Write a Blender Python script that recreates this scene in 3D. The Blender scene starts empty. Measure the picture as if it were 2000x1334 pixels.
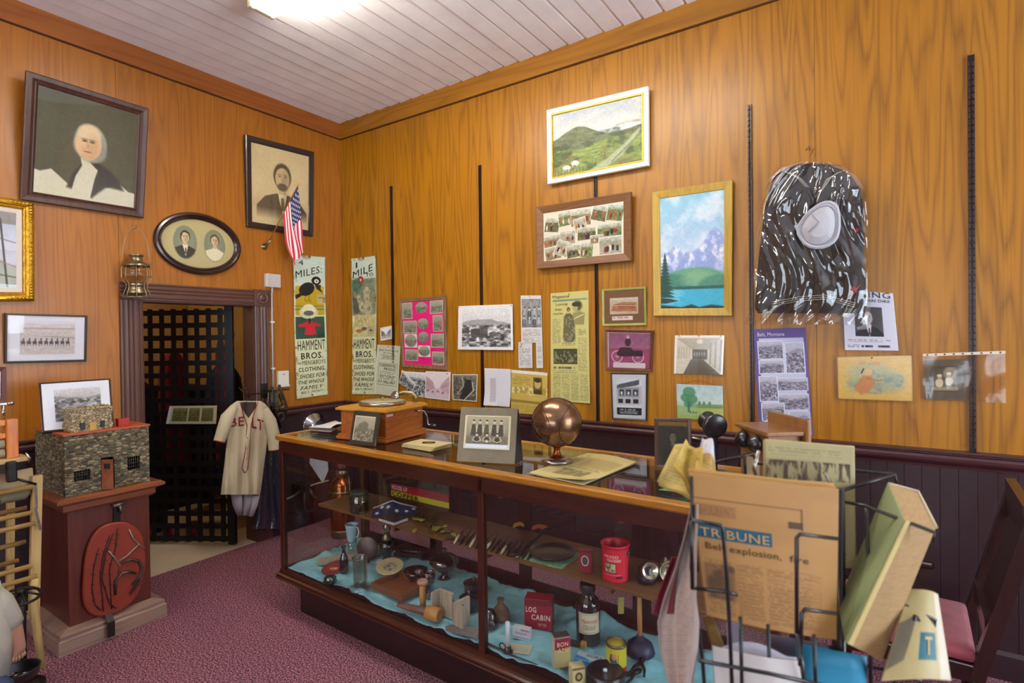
import bpy, bmesh, math, random
import numpy as np
from mathutils import Vector, Matrix
PI = math.pi
S = bpy.context.scene
COL = S.collection

# ------------------------------------------------------------------ camera
FPX, YAW, PITCH, ROLL = 1077.4, 0.59313, -0.008966, -0.012421
CAMP = Vector((4.3862, -3.5536, 1.70))
_f = Vector((-math.sin(YAW)*math.cos(PITCH), math.cos(YAW)*math.cos(PITCH), math.sin(PITCH)))
_r = _f.cross(Vector((0, 0, 1))).normalized()
_u = _r.cross(_f)
CR = math.cos(ROLL)*_r + math.sin(ROLL)*_u
CU = -math.sin(ROLL)*_r + math.cos(ROLL)*_u
CF = _f
cam_data = bpy.data.cameras.new('camera')
cam_data.sensor_width = 36
cam_data.lens = FPX*36/2000
cam_data.clip_start = 0.05
cam_data.dof.use_dof = True
cam_data.dof.focus_distance = 4.2
cam_data.dof.aperture_fstop = 3.2
cam = bpy.data.objects.new('camera', cam_data)
COL.objects.link(cam)
cam.matrix_world = Matrix(((CR.x, CU.x, -CF.x, CAMP.x), (CR.y, CU.y, -CF.y, CAMP.y), (CR.z, CU.z, -CF.z, CAMP.z), (0, 0, 0, 1)))
S.camera = cam

# ------------------------------------------------------------------ light and exposure
S.view_settings.view_transform = 'Standard'
S.view_settings.look = 'None'
S.view_settings.exposure = 0.12
S.view_settings.gamma = 1.0
S.view_settings.use_curve_mapping = False
world = bpy.data.worlds.new('daylight')
S.world = world
world.use_nodes = True
_bg = world.node_tree.nodes['Background']
_bg.inputs['Color'].default_value = (0.72, 0.84, 1.0, 1)
_bg.inputs['Strength'].default_value = 5.0

def window_light(name, loc, rot, sx, sy, power, color=(0.80, 0.89, 1.0)):
    ld = bpy.data.lights.new(name, 'AREA')
    ld.shape = 'RECTANGLE'; ld.size = sx; ld.size_y = sy
    ld.energy = power; ld.color = color
    o = bpy.data.objects.new(name, ld); COL.objects.link(o)
    o.location = loc; o.rotation_euler = rot
    return o
window_light('east_window_daylight', (8.02, -1.6, 1.75), (0, math.radians(90), 0), 2.0, 2.6, 190)
window_light('street_window_daylight', (3.6, -8.02, 1.75), (math.radians(90), 0, 0), 4.6, 2.2, 45)

# ------------------------------------------------------------------ helpers
def ray(px, py):
    return CF + (px-1000)/FPX*CR + (667-py)/FPX*CU
def onA(px, py, off=0.0):           # point of the back wall (plane y = -off) seen at a pixel
    d = ray(px, py); return CAMP + d*((-off-CAMP.y)/d.y)
def onL(px, py, off=0.0):           # point of the left wall (plane x = off)
    d = ray(px, py); return CAMP + d*((off-CAMP.x)/d.x)
def onZ(px, py, z=0.0):
    d = ray(px, py); return CAMP + d*((z-CAMP.z)/d.z)
def onD(px, py, dist):              # at a distance along the viewing axis
    return CAMP + ray(px, py)*dist
def proj(p):
    d = Vector(p)-CAMP
    return 1000+FPX*d.dot(CR)/d.dot(CF), 667-FPX*d.dot(CU)/d.dot(CF)

def lin(c):
    if isinstance(c, str):
        c = [int(c.lstrip('#')[i:i+2], 16) for i in (0, 2, 4)]
    out = []
    for x in c[:3]:
        x = x/255.0
        out.append(x/12.92 if x <= 0.04045 else ((x+0.055)/1.055)**2.4)
    return tuple(out)

MATS = {}
def mat(name, color, rough=0.5, metal=0.0, noise=0.0, nscale=20.0, bump=0.0, bscale=60.0, coat=0.0, spec=0.5, stretch=None, trans=0.0, sheen=0.0):
    if name in MATS: return MATS[name]
    m = bpy.data.materials.new(name); m.use_nodes = True
    nt = m.node_tree; b = nt.nodes['Principled BSDF']
    col = lin(color)
    b.inputs['Base Color'].default_value = (*col, 1)
    b.inputs['Roughness'].default_value = rough
    b.inputs['Metallic'].default_value = metal
    b.inputs['Specular IOR Level'].default_value = spec
    b.inputs['Coat Weight'].default_value = coat
    b.inputs['Coat Roughness'].default_value = 0.1
    b.inputs['Transmission Weight'].default_value = trans
    if sheen: b.inputs['Sheen Weight'].default_value = sheen
    if noise or bump:
        tc = nt.nodes.new('ShaderNodeTexCoord'); mp = nt.nodes.new('ShaderNodeMapping')
        nt.links.new(tc.outputs['Object'], mp.inputs['Vector'])
        if stretch: mp.inputs['Scale'].default_value = stretch
        if noise:
            n = nt.nodes.new('ShaderNodeTexNoise'); n.inputs['Scale'].default_value = nscale; n.inputs['Detail'].default_value = 6
            nt.links.new(mp.outputs[0], n.inputs['Vector'])
            r = nt.nodes.new('ShaderNodeValToRGB')
            r.color_ramp.elements[0].position = 0.3; r.color_ramp.elements[1].position = 0.7
            lo = [max(0, x*(1-noise)) for x in col]; hi = [min(1, x*(1+noise)) for x in col]
            r.color_ramp.elements[0].color = (*lo, 1); r.color_ramp.elements[1].color = (*hi, 1)
            nt.links.new(n.outputs['Fac'], r.inputs['Fac']); nt.links.new(r.outputs['Color'], b.inputs['Base Color'])
        if bump:
            n2 = nt.nodes.new('ShaderNodeTexNoise'); n2.inputs['Scale'].default_value = bscale; n2.inputs['Detail'].default_value = 4
            nt.links.new(mp.outputs[0], n2.inputs['Vector'])
            bp = nt.nodes.new('ShaderNodeBump'); bp.inputs['Strength'].default_value = bump; bp.inputs['Distance'].default_value = 0.01
            nt.links.new(n2.outputs['Fac'], bp.inputs['Height']); nt.links.new(bp.outputs[0], b.inputs['Normal'])
    MATS[name] = m
    return m

def wood_mat(name, dark, light, rough=0.4, axis='Z', scale=1.0, bands=9.0, contrast=1.0, coat=0.0, offs=(0, 0, 0), coords='Object', panel=0.0):
    """long-grain wood: contour lines of a stretched noise give the cathedral figure"""
    if name in MATS: return MATS[name]
    m = bpy.data.materials.new(name); m.use_nodes = True
    nt = m.node_tree; N = nt.nodes; L = nt.links; b = N['Principled BSDF']
    tc = N.new('ShaderNodeTexCoord'); mp = N.new('ShaderNodeMapping'); L.new(tc.outputs[coords], mp.inputs['Vector'])
    s = {'Z': (9.5, 9.5, 0.62), 'X': (0.62, 9.5, 9.5), 'Y': (9.5, 0.62, 9.5)}[axis]
    mp.inputs['Scale'].default_value = [x*scale for x in s]; mp.inputs['Location'].default_value = offs
    n = N.new('ShaderNodeTexNoise'); n.inputs['Scale'].default_value = 1.0; n.inputs['Detail'].default_value = 1.2; n.inputs['Roughness'].default_value = 0.35
    L.new(mp.outputs[0], n.inputs['Vector'])
    mul = N.new('ShaderNodeMath'); mul.operation = 'MULTIPLY'; mul.inputs[1].default_value = bands*2*PI; L.new(n.outputs['Fac'], mul.inputs[0])
    sn = N.new('ShaderNodeMath'); sn.operation = 'SINE'; L.new(mul.outputs[0], sn.inputs[0])
    pw = N.new('ShaderNodeMath'); pw.operation = 'MULTIPLY_ADD'; pw.inputs[1].default_value = 0.5; pw.inputs[2].default_value = 0.5; L.new(sn.outputs[0], pw.inputs[0])
    sn = N.new('ShaderNodeMath'); sn.operation = 'POWER'; sn.inputs[1].default_value = 0.45; L.new(pw.outputs[0], sn.inputs[0])
    # fine pores
    mp2 = N.new('ShaderNodeMapping'); L.new(tc.outputs[coords], mp2.inputs['Vector'])
    s2 = {'Z': (130, 130, 2.5), 'X': (2.5, 130, 130), 'Y': (130, 2.5, 130)}[axis]
    mp2.inputs['Scale'].default_value = [x*scale for x in s2]
    n2 = N.new('ShaderNodeTexNoise'); n2.inputs['Scale'].default_value = 1.0; n2.inputs['Detail'].default_value = 3; L.new(mp2.outputs[0], n2.inputs['Vector'])
    # broad tone variation
    n3 = N.new('ShaderNodeTexNoise'); n3.inputs['Scale'].default_value = 0.6; n3.inputs['Detail'].default_value = 1; L.new(mp.outputs[0], n3.inputs['Vector'])
    a1 = N.new('ShaderNodeMath'); a1.operation = 'MULTIPLY_ADD'; a1.inputs[1].default_value = 0.34*contrast; a1.inputs[2].default_value = 0.40-0.28*contrast; L.new(sn.outputs[0], a1.inputs[0])
    a2 = N.new('ShaderNodeMath'); a2.operation = 'MULTIPLY_ADD'; a2.inputs[1].default_value = 0.45; L.new(n2.outputs['Fac'], a2.inputs[0]); L.new(a1.outputs[0], a2.inputs[2])
    a3 = N.new('ShaderNodeMath'); a3.operation = 'MULTIPLY_ADD'; a3.inputs[1].default_value = 0.25; L.new(n3.outputs['Fac'], a3.inputs[0]); L.new(a2.outputs[0], a3.inputs[2])
    r = N.new('ShaderNodeValToRGB')
    r.color_ramp.elements[0].position = 0.28; r.color_ramp.elements[0].color = (*lin(dark), 1)
    r.color_ramp.elements[1].position = 0.80; r.color_ramp.elements[1].color = (*lin(light), 1)
    L.new(a3.outputs[0], r.inputs['Fac']); L.new(r.outputs['Color'], b.inputs['Base Color'])
    b.inputs['Roughness'].default_value = rough; b.inputs['Coat Weight'].default_value = coat; b.inputs['Coat Roughness'].default_value = 0.15
    b.inputs['Specular IOR Level'].default_value = 0.44
    bp = N.new('ShaderNodeBump'); bp.inputs['Strength'].default_value = 0.12; bp.inputs['Distance'].default_value = 0.002
    L.new(a2.outputs[0], bp.inputs['Height']); L.new(bp.outputs[0], b.inputs['Normal'])
    MATS[name] = m
    return m

def print_mat(name='print', rough=0.55, coat=0.0, bump=0.0, spec=0.4):
    if name in MATS: return MATS[name]
    m = bpy.data.materials.new(name); m.use_nodes = True
    nt = m.node_tree; b = nt.nodes['Principled BSDF']
    a = nt.nodes.new('ShaderNodeVertexColor'); a.layer_name = 'ink'
    nt.links.new(a.outputs['Color'], b.inputs['Base Color'])
    b.inputs['Roughness'].default_value = rough; b.inputs['Coat Weight'].default_value = coat; b.inputs['Coat Roughness'].default_value = 0.12
    b.inputs['Specular IOR Level'].default_value = spec
    if bump:
        n2 = nt.nodes.new('ShaderNodeTexNoise'); n2.inputs['Scale'].default_value = 90
        tc = nt.nodes.new('ShaderNodeTexCoord'); nt.links.new(tc.outputs['Object'], n2.inputs['Vector'])
        bp = nt.nodes.new('ShaderNodeBump'); bp.inputs['Strength'].default_value = bump; bp.inputs['Distance'].default_value = 0.004
        nt.links.new(n2.outputs['Fac'], bp.inputs['Height']); nt.links.new(bp.outputs[0], b.inputs['Normal'])
    MATS[name] = m
    return m

def pane_mat(name='glass_pane', tint=(1, 1, 1), rough=0.0, refl=1.0, alpha=0.0, bump=0.0, bscale=12, stretch=None):
    if name in MATS: return MATS[name]
    m = bpy.data.materials.new(name); m.use_nodes = True
    nt = m.node_tree; N = nt.nodes; L = nt.links
    for n in list(N): N.remove(n)
    out = N.new('ShaderNodeOutputMaterial'); mx = N.new('ShaderNodeMixShader')
    tr = N.new('ShaderNodeBsdfTransparent'); tr.inputs['Color'].default_value = (*tint, 1)
    gl = N.new('ShaderNodeBsdfGlossy'); gl.inputs['Roughness'].default_value = rough
    lw = N.new('ShaderNodeFresnel'); lw.inputs['IOR'].default_value = 1.5
    mu = N.new('ShaderNodeMath'); mu.operation = 'MULTIPLY_ADD'; mu.inputs[1].default_value = refl; mu.inputs[2].default_value = alpha; mu.use_clamp = True
    ge = N.new('ShaderNodeNewGeometry'); io = N.new('ShaderNodeMix'); io.data_type = 'FLOAT'
    io.inputs[2].default_value = 1.5; io.inputs[3].default_value = 1/1.5
    L.new(ge.outputs['Backfacing'], io.inputs[0]); L.new(io.outputs[0], lw.inputs['IOR'])
    L.new(lw.outputs[0], mu.inputs[0]); L.new(mu.outputs[0], mx.inputs[0]); L.new(tr.outputs[0], mx.inputs[1]); L.new(gl.outputs[0], mx.inputs[2])
    L.new(mx.outputs[0], out.inputs['Surface'])
    if bump:
        n2 = N.new('ShaderNodeTexNoise'); n2.inputs['Scale'].default_value = bscale; n2.inputs['Detail'].default_value = 3
        tc = N.new('ShaderNodeTexCoord'); mp = N.new('ShaderNodeMapping'); mp.inputs['Scale'].default_value = stretch or (1, 1, 1); mp.inputs['Rotation'].default_value = (0, 0.25 if stretch else 0, 0)
        L.new(tc.outputs['Object'], mp.inputs[0]); L.new(mp.outputs[0], n2.inputs['Vector'])
        bp = N.new('ShaderNodeBump'); bp.inputs['Strength'].default_value = bump; bp.inputs['Distance'].default_value = 0.02
        L.new(n2.outputs['Fac'], bp.inputs['Height']); L.new(bp.outputs[0], gl.inputs['Normal']); L.new(bp.outputs[0], lw.inputs['Normal'])
    MATS[name] = m
    return m

def emit_mat(name, color, strength):
    if name in MATS: return MATS[name]
    m = bpy.data.materials.new(name); m.use_nodes = True
    b = m.node_tree.nodes['Principled BSDF']
    b.inputs['Base Color'].default_value = (1, 1, 1, 1)
    b.inputs['Emission Color'].default_value = (*color, 1); b.inputs['Emission Strength'].default_value = strength
    MATS[name] = m
    return m

WM = {}   # object name -> world matrix of its frame
def wm(o):
    return WM.get(o.name, Matrix.Identity(4)) if o else Matrix.Identity(4)
def tag(o, label=None, cat=None, group=None, kind=None):
    if label: o['label'] = label
    if cat: o['category'] = cat
    if group: o['group'] = group
    if kind: o['kind'] = kind
    return o
def thing(name, label, cat, loc=(0, 0, 0), rotz=0.0, group=None):
    o = bpy.data.objects.new(name, None); COL.objects.link(o)
    o.empty_display_size = 0.05
    o.location = loc; o.rotation_euler = (0, 0, rotz)
    WM[o.name] = Matrix.Translation(Vector(loc)) @ Matrix.Rotation(rotz, 4, 'Z')
    return tag(o, label, cat, group)

class MB:
    """collects shapes in world coordinates; build() links them as one mesh object in its parent's frame"""
    def __init__(self, M=None):
        self.v = []; self.f = []; self.c = []; self.M = M or Matrix.Identity(4); self.col = None; self.sm = []
    def _add(self, vs, fs, smooth=False):
        k = len(self.v)
        for p in vs: self.v.append(self.M @ Vector(p))
        self.c.extend([self.col]*len(vs))
        self.f.extend([tuple(i+k for i in f) for f in fs]); self.sm.extend([smooth]*len(fs))
        return self
    def box(self, a, b, T=None):
        x0, y0, z0 = a; x1, y1, z1 = b
        vs = [Vector(p) for p in ((x0, y0, z0), (x1, y0, z0), (x1, y1, z0), (x0, y1, z0), (x0, y0, z1), (x1, y0, z1), (x1, y1, z1), (x0, y1, z1))]
        if T: vs = [T @ p for p in vs]
        return self._add(vs, [(0, 3, 2, 1), (4, 5, 6, 7), (0, 1, 5, 4), (1, 2, 6, 5), (2, 3, 7, 6), (3, 0, 4, 7)])
    def cbox(self, c, s, T=None):
        return self.box([c[i]-s[i]/2 for i in range(3)], [c[i]+s[i]/2 for i in range(3)], T)
    def bbox(self, a, b, r=0.003, T=None):
        """box with chamfered edges"""
        x0, y0, z0 = a; x1, y1, z1 = b
        r = min(r, (x1-x0)/2.01, (y1-y0)/2.01, (z1-z0)/2.01)
        bm = bmesh.new(); bmesh.ops.create_cube(bm, size=1)
        for v in bm.verts: v.co = Vector(((x0+x1)/2+v.co.x*(x1-x0), (y0+y1)/2+v.co.y*(y1-y0), (z0+z1)/2+v.co.z*(z1-z0)))
        bmesh.ops.bevel(bm, geom=bm.edges[:], offset=r, segments=2, profile=0.6, affect='EDGES')
        bm.verts.index_update(); vs = [v.co.copy() for v in bm.verts]
        if T: vs = [T @ p for p in vs]
        fs = [[v.index for v in f.verts] for f in bm.faces]; bm.free()
        return self._add(vs, fs)
    def beam(self, p, q, w, h, up=(0, 0, 1)):
        p = Vector(p); q = Vector(q); d = (q-p); L = d.length; d.normalize()
        up = Vector(up); s = d.cross(up)
        if s.length < 1e-5: s = d.cross(Vector((1, 0, 0)))
        s.normalize(); u = s.cross(d)
        vs = [p+s*w/2*a+u*h/2*b for a, b in ((-1, -1), (1, -1), (1, 1), (-1, 1))]
        vs += [q+s*w/2*a+u*h/2*b for a, b in ((-1, -1), (1, -1), (1, 1), (-1, 1))]
        return self._add(vs, [(3, 2, 1, 0), (4, 5, 6, 7), (0, 1, 5, 4), (1, 2, 6, 5), (2, 3, 7, 6), (3, 0, 4, 7)])
    def tube(self, pts, r, n=8, closed=False, caps=True):
        pts = [Vector(p) for p in pts]; m = len(pts)
        rs = r if isinstance(r, (list, tuple)) else [r]*m
        rings = []; prev = None
        for i, p in enumerate(pts):
            if closed: t = pts[(i+1) % m]-pts[i-1]
            elif i == 0: t = pts[1]-p
            elif i == m-1: t = p-pts[i-1]
            else: t = pts[i+1]-pts[i-1]
            if t.length < 1e-9: t = Vector((0, 0, 1))
            t.normalize()
            if prev is None:
                a = Vector((0, 0, 1)) if abs(t.z) < 0.9 else Vector((1, 0, 0))
                s = t.cross(a).normalized()
            else:
                s = prev-t*prev.dot(t)
                s = s.normalized() if s.length > 1e-6 else t.orthogonal().normalized()
            prev = s; u = t.cross(s)
            rings.append([p+(s*math.cos(2*PI*k/n)+u*math.sin(2*PI*k/n))*rs[i] for k in range(n)])
        vs = [q for R in rings for q in R]; fs = []
        for i in range(m if closed else m-1):
            j = (i+1) % m
            for k in range(n): fs.append((i*n+k, i*n+(k+1) % n, j*n+(k+1) % n, j*n+k))
        self._add(vs, fs, True)
        if caps and not closed:
            k0 = len(self.v)-len(vs)
            self.f.append(tuple(k0+k for k in reversed(range(n)))); self.sm.append(False)
            self.f.append(tuple(k0+(m-1)*n+k for k in range(n))); self.sm.append(False)
        return self
    def cyl(self, p, q, r, n=20, r2=None):
        return self.tube([p, q], [r, r if r2 is None else r2], n)
    def lathe(self, prof, T=None, n=32, smooth=True, arc=2*PI):
        """prof: (radius, z) list"""
        T = T or Matrix.Identity(4); vs = []; fs = []; m = len(prof); full = abs(arc-2*PI) < 1e-6; nn = n if full else n+1
        for k in range(nn):
            a = arc*k/n
            for r, z in prof: vs.append(T @ Vector((r*math.cos(a), r*math.sin(a), z)))
        for k in range(n):
            k2 = (k+1) % nn
            for i in range(m-1): fs.append((k*m+i, k2*m+i, k2*m+i+1, k*m+i+1))
        return self._add(vs, fs, smooth)
    def ball(self, c, r, n=20, T=None, sz=1.0):
        prof = [(max(1e-5, r*math.sin(PI*i/(n//2)))if True else 0, -r*sz*math.cos(PI*i/(n//2))) for i in range(n//2+1)]
        return self.lathe(prof, Matrix.Translation(Vector(c)) @ (T or Matrix.Identity(4)), n)
    def prism(self, poly, depth, T):
        """poly in local xy, extruded local z 0..depth, transformed by T"""
        n = len(poly)
        vs = [T @ Vector((x, y, 0)) for x, y in poly]+[T @ Vector((x, y, depth)) for x, y in poly]
        fs = [tuple(reversed(range(n))), tuple(range(n, 2*n))]+[(i, (i+1) % n, n+(i+1) % n, n+i) for i in range(n)]
        return self._add(vs, fs)
    def surf(self, fn, nu, nv, smooth=True, closed_u=False):
        vs = [fn(i/nu, j/nv) for j in range(nv+1) for i in range(nu+1)]
        fs = [(j*(nu+1)+i, j*(nu+1)+i+1, (j+1)*(nu+1)+i+1, (j+1)*(nu+1)+i) for j in range(nv) for i in range(nu)]
        return self._add(vs, fs, smooth)
    def sheet(self, fn, nu, nv, th=0.0006, smooth=True):
        """a thin curved sheet with real thickness, fn(u,v)->point"""
        P = [[Vector(fn(i/nu, j/nv)) for i in range(nu+1)] for j in range(nv+1)]
        vs = []; 
        for s in (0.5, -0.5):
            for j in range(nv+1):
                for i in range(nu+1):
                    du = P[j][min(i+1, nu)]-P[j][max(i-1, 0)]; dv = P[min(j+1, nv)][i]-P[max(j-1, 0)][i]
                    n = du.cross(dv)
                    n = n.normalized() if n.length > 1e-12 else Vector((0, 0, 1))
                    vs.append(P[j][i]+n*th*s)
        o = (nu+1)*(nv+1); fs = []
        for j in range(nv):
            for i in range(nu):
                a = j*(nu+1)+i
                fs.append((a, a+1, a+nu+2, a+nu+1)); fs.append((o+a, o+a+nu+1, o+a+nu+2, o+a+1))
        for i in range(nu):
            fs.append((i, o+i, o+i+1, i+1)); a = nv*(nu+1)+i; fs.append((a, a+1, o+a+1, o+a))
        for j in range(nv):
            a = j*(nu+1); fs.append((a, a+nu+1, o+a+nu+1, o+a)); a = a+nu; fs.append((a, o+a, o+a+nu+1, a+nu+1))
        return self._add(vs, fs, smooth)
    def ring(self, loops):
        """skin successive closed loops of equal length (frame profiles)"""
        n = len(loops[0]); vs = [p for l in loops for p in l]; fs = []
        for k in range(len(loops)-1):
            for i in range(n): fs.append((k*n+i, k*n+(i+1) % n, (k+1)*n+(i+1) % n, (k+1)*n+i))
        return self._add(vs, fs)
    def build(self, name, m, parent=None, label=None):
        me = bpy.data.meshes.new(name)
        inv = wm(parent).inverted()
        me.from_pydata([inv @ p for p in self.v], [], self.f)
        me.polygons.foreach_set('use_smooth', self.sm)
        me.materials.append(m)
        if any(c is not None for c in self.c):
            at = me.color_attributes.new('ink', 'FLOAT_COLOR', 'POINT')
            arr = np.ones((len(self.v), 4), dtype=np.float32)
            arr[:, :3] = np.array([c if c is not None else (1, 1, 1) for c in self.c], dtype=np.float32)
            at.data.foreach_set('color', arr.ravel())
        me.validate(); me.update()
        bm = bmesh.new(); bm.from_mesh(me); bmesh.ops.recalc_face_normals(bm, faces=bm.faces); bm.to_mesh(me); bm.free()
        o = bpy.data.objects.new(name, me); COL.objects.link(o)
        if parent:
            o.parent = parent; WM[o.name] = wm(parent)
        else: WM[o.name] = Matrix.Identity(4)
        if label: o['label'] = label
        return o
def solo(mb, name, m, label, cat, base, rotz=0, group=None):
    """a thing that is one mesh: its origin is put at its base"""
    e = Matrix.Translation(Vector(base)) @ Matrix.Rotation(rotz, 4, 'Z')
    me_o = MB.build(mb, name, m, None)
    me_o.data.transform(e.inverted()); me_o.matrix_world = e; me_o.location = base; me_o.rotation_euler = (0, 0, rotz)
    WM[me_o.name] = e
    return tag(me_o, label, cat, group)
def struct(mb, name, m, parent=None):
    o = mb.build(name, m, parent)
    if not parent: o['kind'] = 'structure'
    return o

# ---- painted surfaces: a grid of vertex colours (the printed matter itself)
def vnoise(x, y, seed=0):
    xi = np.floor(x).astype(np.int64); yi = np.floor(y).astype(np.int64); xf = x-xi; yf = y-yi
    def h(a, b):
        n = (a*374761393+b*668265263+seed*974711) & 0x7fffffff
        n = ((n ^ (n >> 13))*1274126177) & 0x7fffffff
        return ((n ^ (n >> 16)) & 0xffff)/65535.0
    u = xf*xf*(3-2*xf); v = yf*yf*(3-2*yf)
    return (h(xi, yi)*(1-u)+h(xi+1, yi)*u)*(1-v)+(h(xi, yi+1)*(1-u)+h(xi+1, yi+1)*u)*v
def fbm(x, y, seed=0, o=4):
    s = 0; a = 0.5; t = 0
    for k in range(o):
        s = s+a*vnoise(x*2**k, y*2**k, seed+k*17); t += a; a *= 0.55
    return s/t
def cc(c):
    if isinstance(c, str): return np.array([int(c.lstrip('#')[i:i+2], 16) for i in (0, 2, 4)], float)
    if isinstance(c, (int, float)): return np.array([c, c, c], float)
    return np.array(c[:3], float)
class Canvas:
    def __init__(s, w, h, col='#ffffff', asp=None):
        s.w = w; s.h = h
        s.U, s.V = np.meshgrid(np.linspace(0, 1, w), np.linspace(0, 1, h))
        s.I = np.zeros((h, w, 3))+cc(col); s.e = 1.0/max(w, h); s.asp = asp or w/h
    def mix(s, m, col, a=1.0):
        m = np.clip(m*a, 0, 1)[..., None]
        c = cc(col) if not isinstance(col, np.ndarray) or col.ndim == 1 else col
        s.I = s.I*(1-m)+c*m; return s
    def rect(s, u0, v0, u1, v1, col, a=1, soft=None, rot=0):
        e = soft or s.e
        U, V = s.U, s.V
        if rot:
            cu, cv = (u0+u1)/2, (v0+v1)/2; k = s.asp
            du = (U-cu)*k; dv = V-cv; c_, s_ = math.cos(rot), math.sin(rot)
            U = cu+(du*c_+dv*s_)/k; V = cv+(-du*s_+dv*c_)
        m = np.clip((U-u0)/e+.5, 0, 1)*np.clip((u1-U)/e+.5, 0, 1)*np.clip((V-v0)/e+.5, 0, 1)*np.clip((v1-V)/e+.5, 0, 1)
        return s.mix(m, col, a)
    def ell(s, cu, cv, ru, rv, col, a=1, soft=None, rot=0):
        k = s.asp; du = (s.U-cu)*k; dv = s.V-cv; c_, s_ = math.cos(rot), math.sin(rot)
        x = (du*c_+dv*s_)/(ru*k); y = (-du*s_+dv*c_)/rv
        d = np.sqrt(x*x+y*y); e = (soft or 1.3*s.e)/min(ru*k, rv)
        return s.mix(np.clip((1-d)/e+.5, 0, 1), col, a)
    def poly(s, pts, col, a=1, soft=None):
        e = soft or 1.2*s.e; inside = np.zeros(s.U.shape, bool); dmin = np.full(s.U.shape, 9.0); n = len(pts)
        for i in range(n):
            x0, y0 = pts[i]; x1, y1 = pts[(i+1) % n]
            cond = ((y0 > s.V) != (y1 > s.V))
            xx = (x1-x0)*(s.V-y0)/((y1-y0) if abs(y1-y0) > 1e-12 else 1e-12)+x0
            inside ^= cond & (s.U < xx)
            dx, dy = x1-x0, y1-y0; L2 = dx*dx+dy*dy+1e-12
            t = np.clip(((s.U-x0)*dx+(s.V-y0)*dy)/L2, 0, 1)
            dmin = np.minimum(dmin, np.hypot(s.U-x0-t*dx, s.V-y0-t*dy))
        sd = np.where(inside, dmin, -dmin)
        return s.mix(np.clip(sd/e+.5, 0, 1), col, a)
    def line(s, pts, wd, col, a=1):
        for (x0, y0), (x1, y1) in zip(pts[:-1], pts[1:]):
            dx, dy = x1-x0, y1-y0; L2 = dx*dx+dy*dy+1e-12; k = s.asp
            t = np.clip(((s.U-x0)*dx+(s.V-y0)*dy)/L2, 0, 1)
            d = np.hypot((s.U-x0-t*dx)*k, s.V-y0-t*dy)
            s.mix(np.clip((wd/2-d)/s.e+.5, 0, 1), col, a)
        return s
    def grad(s, v0, v1, c0, c1):
        t = np.clip((s.V-v0)/(v1-v0), 0, 1)[..., None]; m = ((s.V >= v0) & (s.V <= v1))[..., None]
        s.I = np.where(m, cc(c0)*(1-t)+cc(c1)*t, s.I); return s
    def grain(s, amt, fx, fy, seed=0, o=4, region=None):
        n = (fbm(s.U*fx, s.V*fy, seed, o)-.5)*2*amt
        if region:
            u0, v0, u1, v1 = region; n = n*((s.U > u0) & (s.U < u1) & (s.V > v0) & (s.V < v1))
        s.I = np.clip(s.I+n[..., None], 0, 255); return s
    def paste(s, o, u0, v0, u1, v1, rot=0):
        U, V = s.U, s.V
        if rot:
            cu, cv = (u0+u1)/2, (v0+v1)/2; k = s.asp
            du = (U-cu)*k; dv = V-cv; c_, s_ = math.cos(rot), math.sin(rot)
            U = cu+(du*c_+dv*s_)/k; V = cv+(-du*s_+dv*c_)
        x = (U-u0)/(u1-u0); y = (V-v0)/(v1-v0); m = (x >= 0) & (x <= 1) & (y >= 0) & (y <= 1)
        ix = np.clip((x*(o.w-1)).round().astype(int), 0, o.w-1); iy = np.clip((y*(o.h-1)).round().astype(int), 0, o.h-1)
        s.I = np.where(m[..., None], o.I[iy, ix], s.I); return s
    def textlines(s, u0, v0, u1, v1, n, col, a=0.6, seed=0, fill=0.55, ragged=0.1):
        """rows of small type, too small to read"""
        rng = np.random.RandomState(seed); lh = (v1-v0)/n
        row = np.floor((s.V-v0)/lh).astype(int); fr = (s.V-v0)/lh-row
        word = vnoise(s.U*s.w*0.28*s.asp/s.asp, row.astype(float)*7.3, seed)
        ends = u1-(u1-u0)*ragged*rng.rand(n+1)
        ok = (row >= 0) & (row < n) & (s.U > u0) & (s.U < ends[np.clip(row, 0, n)]) & (fr < fill) & (word > 0.30)
        return s.mix(ok.astype(float)*(0.6+0.4*word), col, a)
    def sepia(s, c0, c1):
        g = (s.I.mean(axis=2)/255.0)[..., None]; s.I = cc(c0)*(1-g)+cc(c1)*g; return s

class Quad:
    """four corners TL, TR, BR, BL in world space"""
    def __init__(s, TL, TR, BR, BL, n=None):
        s.p = [Vector(x) for x in (TL, TR, BR, BL)]
        s.w = ((s.p[1]-s.p[0]).length+(s.p[2]-s.p[3]).length)/2
        s.h = ((s.p[3]-s.p[0]).length+(s.p[2]-s.p[1]).length)/2
        s.n = n or (s.p[1]-s.p[0]).cross(s.p[0]-s.p[3]).normalized()
    def pt(s, u, v, off=0.0):
        a = s.p[0].lerp(s.p[1], u); b = s.p[3].lerp(s.p[2], u)
        return a.lerp(b, v)+s.n*off
    def sub(s, u0, v0, u1, v1, off=0.0):
        return Quad(s.pt(u0, v0, off), s.pt(u1, v0, off), s.pt(u1, v1, off), s.pt(u0, v1, off), s.n)
    def inset(s, d, off=0.0):
        du = d/s.w; dv = d/s.h
        return s.sub(du, dv, 1-du, 1-dv, off)
    def loop(s, off=0.0): return [p+s.n*off for p in s.p]
    def base(s): return (s.p[2]+s.p[3])/2
def WA(c, off=0.0, lean=0.0):        # quad on the back wall from four photo corners
    q = [onA(c[0][0], c[0][1], off+lean), onA(c[1][0], c[1][1], off+lean), onA(*c[2], off), onA(*c[3], off)]
    return Quad(*q)
def WL(c, off=0.0, lean=0.0):
    q = [onL(c[0][0], c[0][1], off+lean), onL(c[1][0], c[1][1], off+lean), onL(*c[2], off), onL(*c[3], off)]
    return Quad(*q)

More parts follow.
